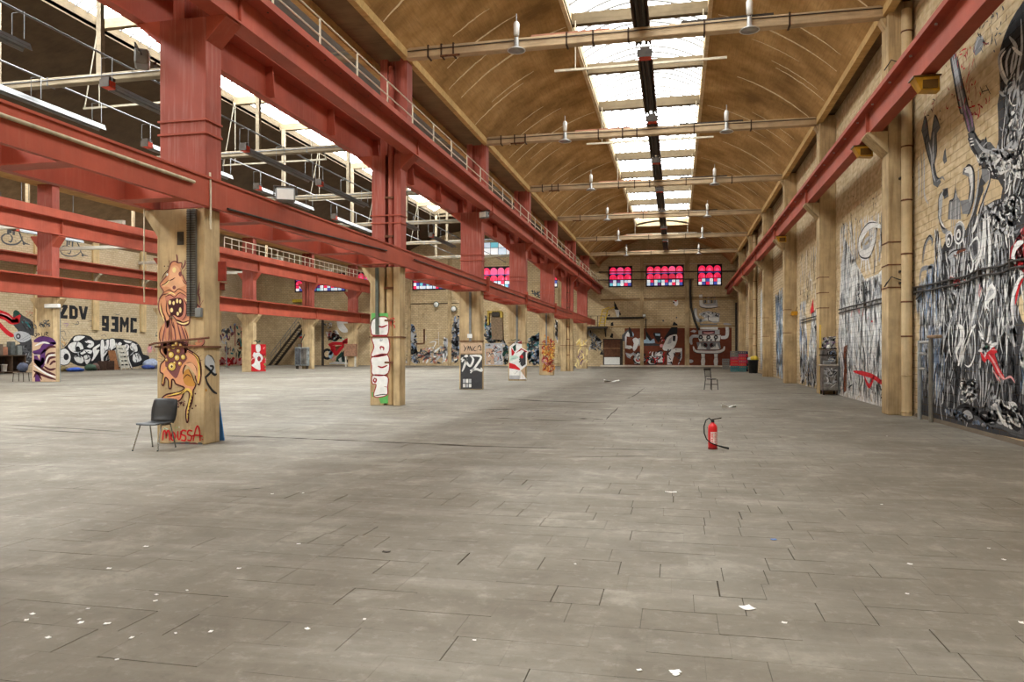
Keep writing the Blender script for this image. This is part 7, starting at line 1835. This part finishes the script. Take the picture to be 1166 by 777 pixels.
# railing with many uprights on the far-left upper girder
t = thing('guard_railing', 'pale steel railing with close uprights on the far left upper girder', 'railing', (0, 0, 0))
xr = XB + .72
for i in range(32):
    yy = 50 + i * .95; MB().tube([(xr, yy, 9.22), (xr, yy, 10.1)], .035, 6).build('baluster', CREAM, t)
MB().tube([(xr, 50, 10.1), (xr, 79.5, 10.1)], .035, 6).build('top_rail', CREAM, t); MB().tube([(xr, 50, 9.66), (xr, 79.5, 9.66)], .03, 6).build('mid_rail', CREAM, t)

# ================================================================== litter on the floor
PAPER = mat_plain('paper_scrap', srgb(232, 230, 224), .7, 0, .05)
def scrap(px, py, w, d, rz, label, m=PAPER, group=None):
    xx, yy = on_floor(px, py); b = MB()
    vs = []; rr = random.Random(int(px * 7 + py)); n = 4
    for i in range(n + 1):
        for j in range(n + 1):
            u, v = i / n - .5, j / n - .5; vs.append((u * w * rr.uniform(.9, 1), v * d * rr.uniform(.9, 1), .004 + min(.012, w * .06) * (1 if w < .2 else 12) * abs(u * v) * 4 * rr.uniform(.3, 1)))
    q = [(i * (n + 1) + j, (i + 1) * (n + 1) + j, (i + 1) * (n + 1) + j + 1, i * (n + 1) + j + 1) for i in range(n) for j in range(n)]
    k = len(vs); vs += [(a_, b_, c_ - .003) for a_, b_, c_ in vs]; q += [tuple(k + z for z in reversed(f)) for f in q]
    rim = [i for i in range(n + 1)] + [i * (n + 1) + n for i in range(1, n + 1)] + [n * (n + 1) + j for j in range(n - 1, -1, -1)] + [i * (n + 1) for i in range(n - 1, 0, -1)]
    q += [(rim[i], rim[(i + 1) % len(rim)], k + rim[(i + 1) % len(rim)], k + rim[i]) for i in range(len(rim))]
    o = b.add(vs, q).build('paper_scrap', m); o.location = (xx, yy, 0.001); o.rotation_euler = (0, 0, rz); return tag(o, label, 'litter', group)
scrap(851, 693, .085, .085, .5, 'folded white paper square lying on the near floor, right of centre')
scrap(881, 615, .05, .04, .3, 'tiny blue wrapper on the floor right of centre', mat_plain('blue_wrapper', srgb(70, 110, 170), .5))
scrap(440, 629, .07, .04, .2, 'small dark scrap on the left near floor', DARK)
scrap(764, 561, .14, .05, .1, 'white torn paper on the floor left of the middle')
scrap(697, 435, .9, .5, .2, 'crumpled white sheet on the floor far down the nave')
scrap(830, 464, .45, .2, .1, 'pale flat scrap on the floor before the wooden chair')
scrap(769, 766, .06, .04, .4, 'tiny white scrap at the bottom right floor edge')
rs = random.Random(5)
for i, (px, py) in enumerate(((30, 707), (37, 700), (55, 727), (90, 706), (92, 710), (122, 711), (177, 685), (240, 720), (133, 752), (178, 678), (310, 563), (340, 620), (272, 648), (213, 673), (1004, 575), (1036, 643), (1126, 625), (1143, 638), (1033, 677), (893, 710), (770, 777 - 8), (728, 764), (540, 730), (415, 706), (655, 643), (1010, 497), (1163, 710), (345, 562), (124, 648), (166, 623), (350, 717), (200, 722), (150, 727), (100, 694))):
    s_ = .022 + .02 * rs.random()
    scrap(px, py, s_ * .95, s_ * .7, rs.random() * 3, 'tiny pale paint flake on the concrete floor, one of many', PAPER, 'paint flakes scattered on the floor')
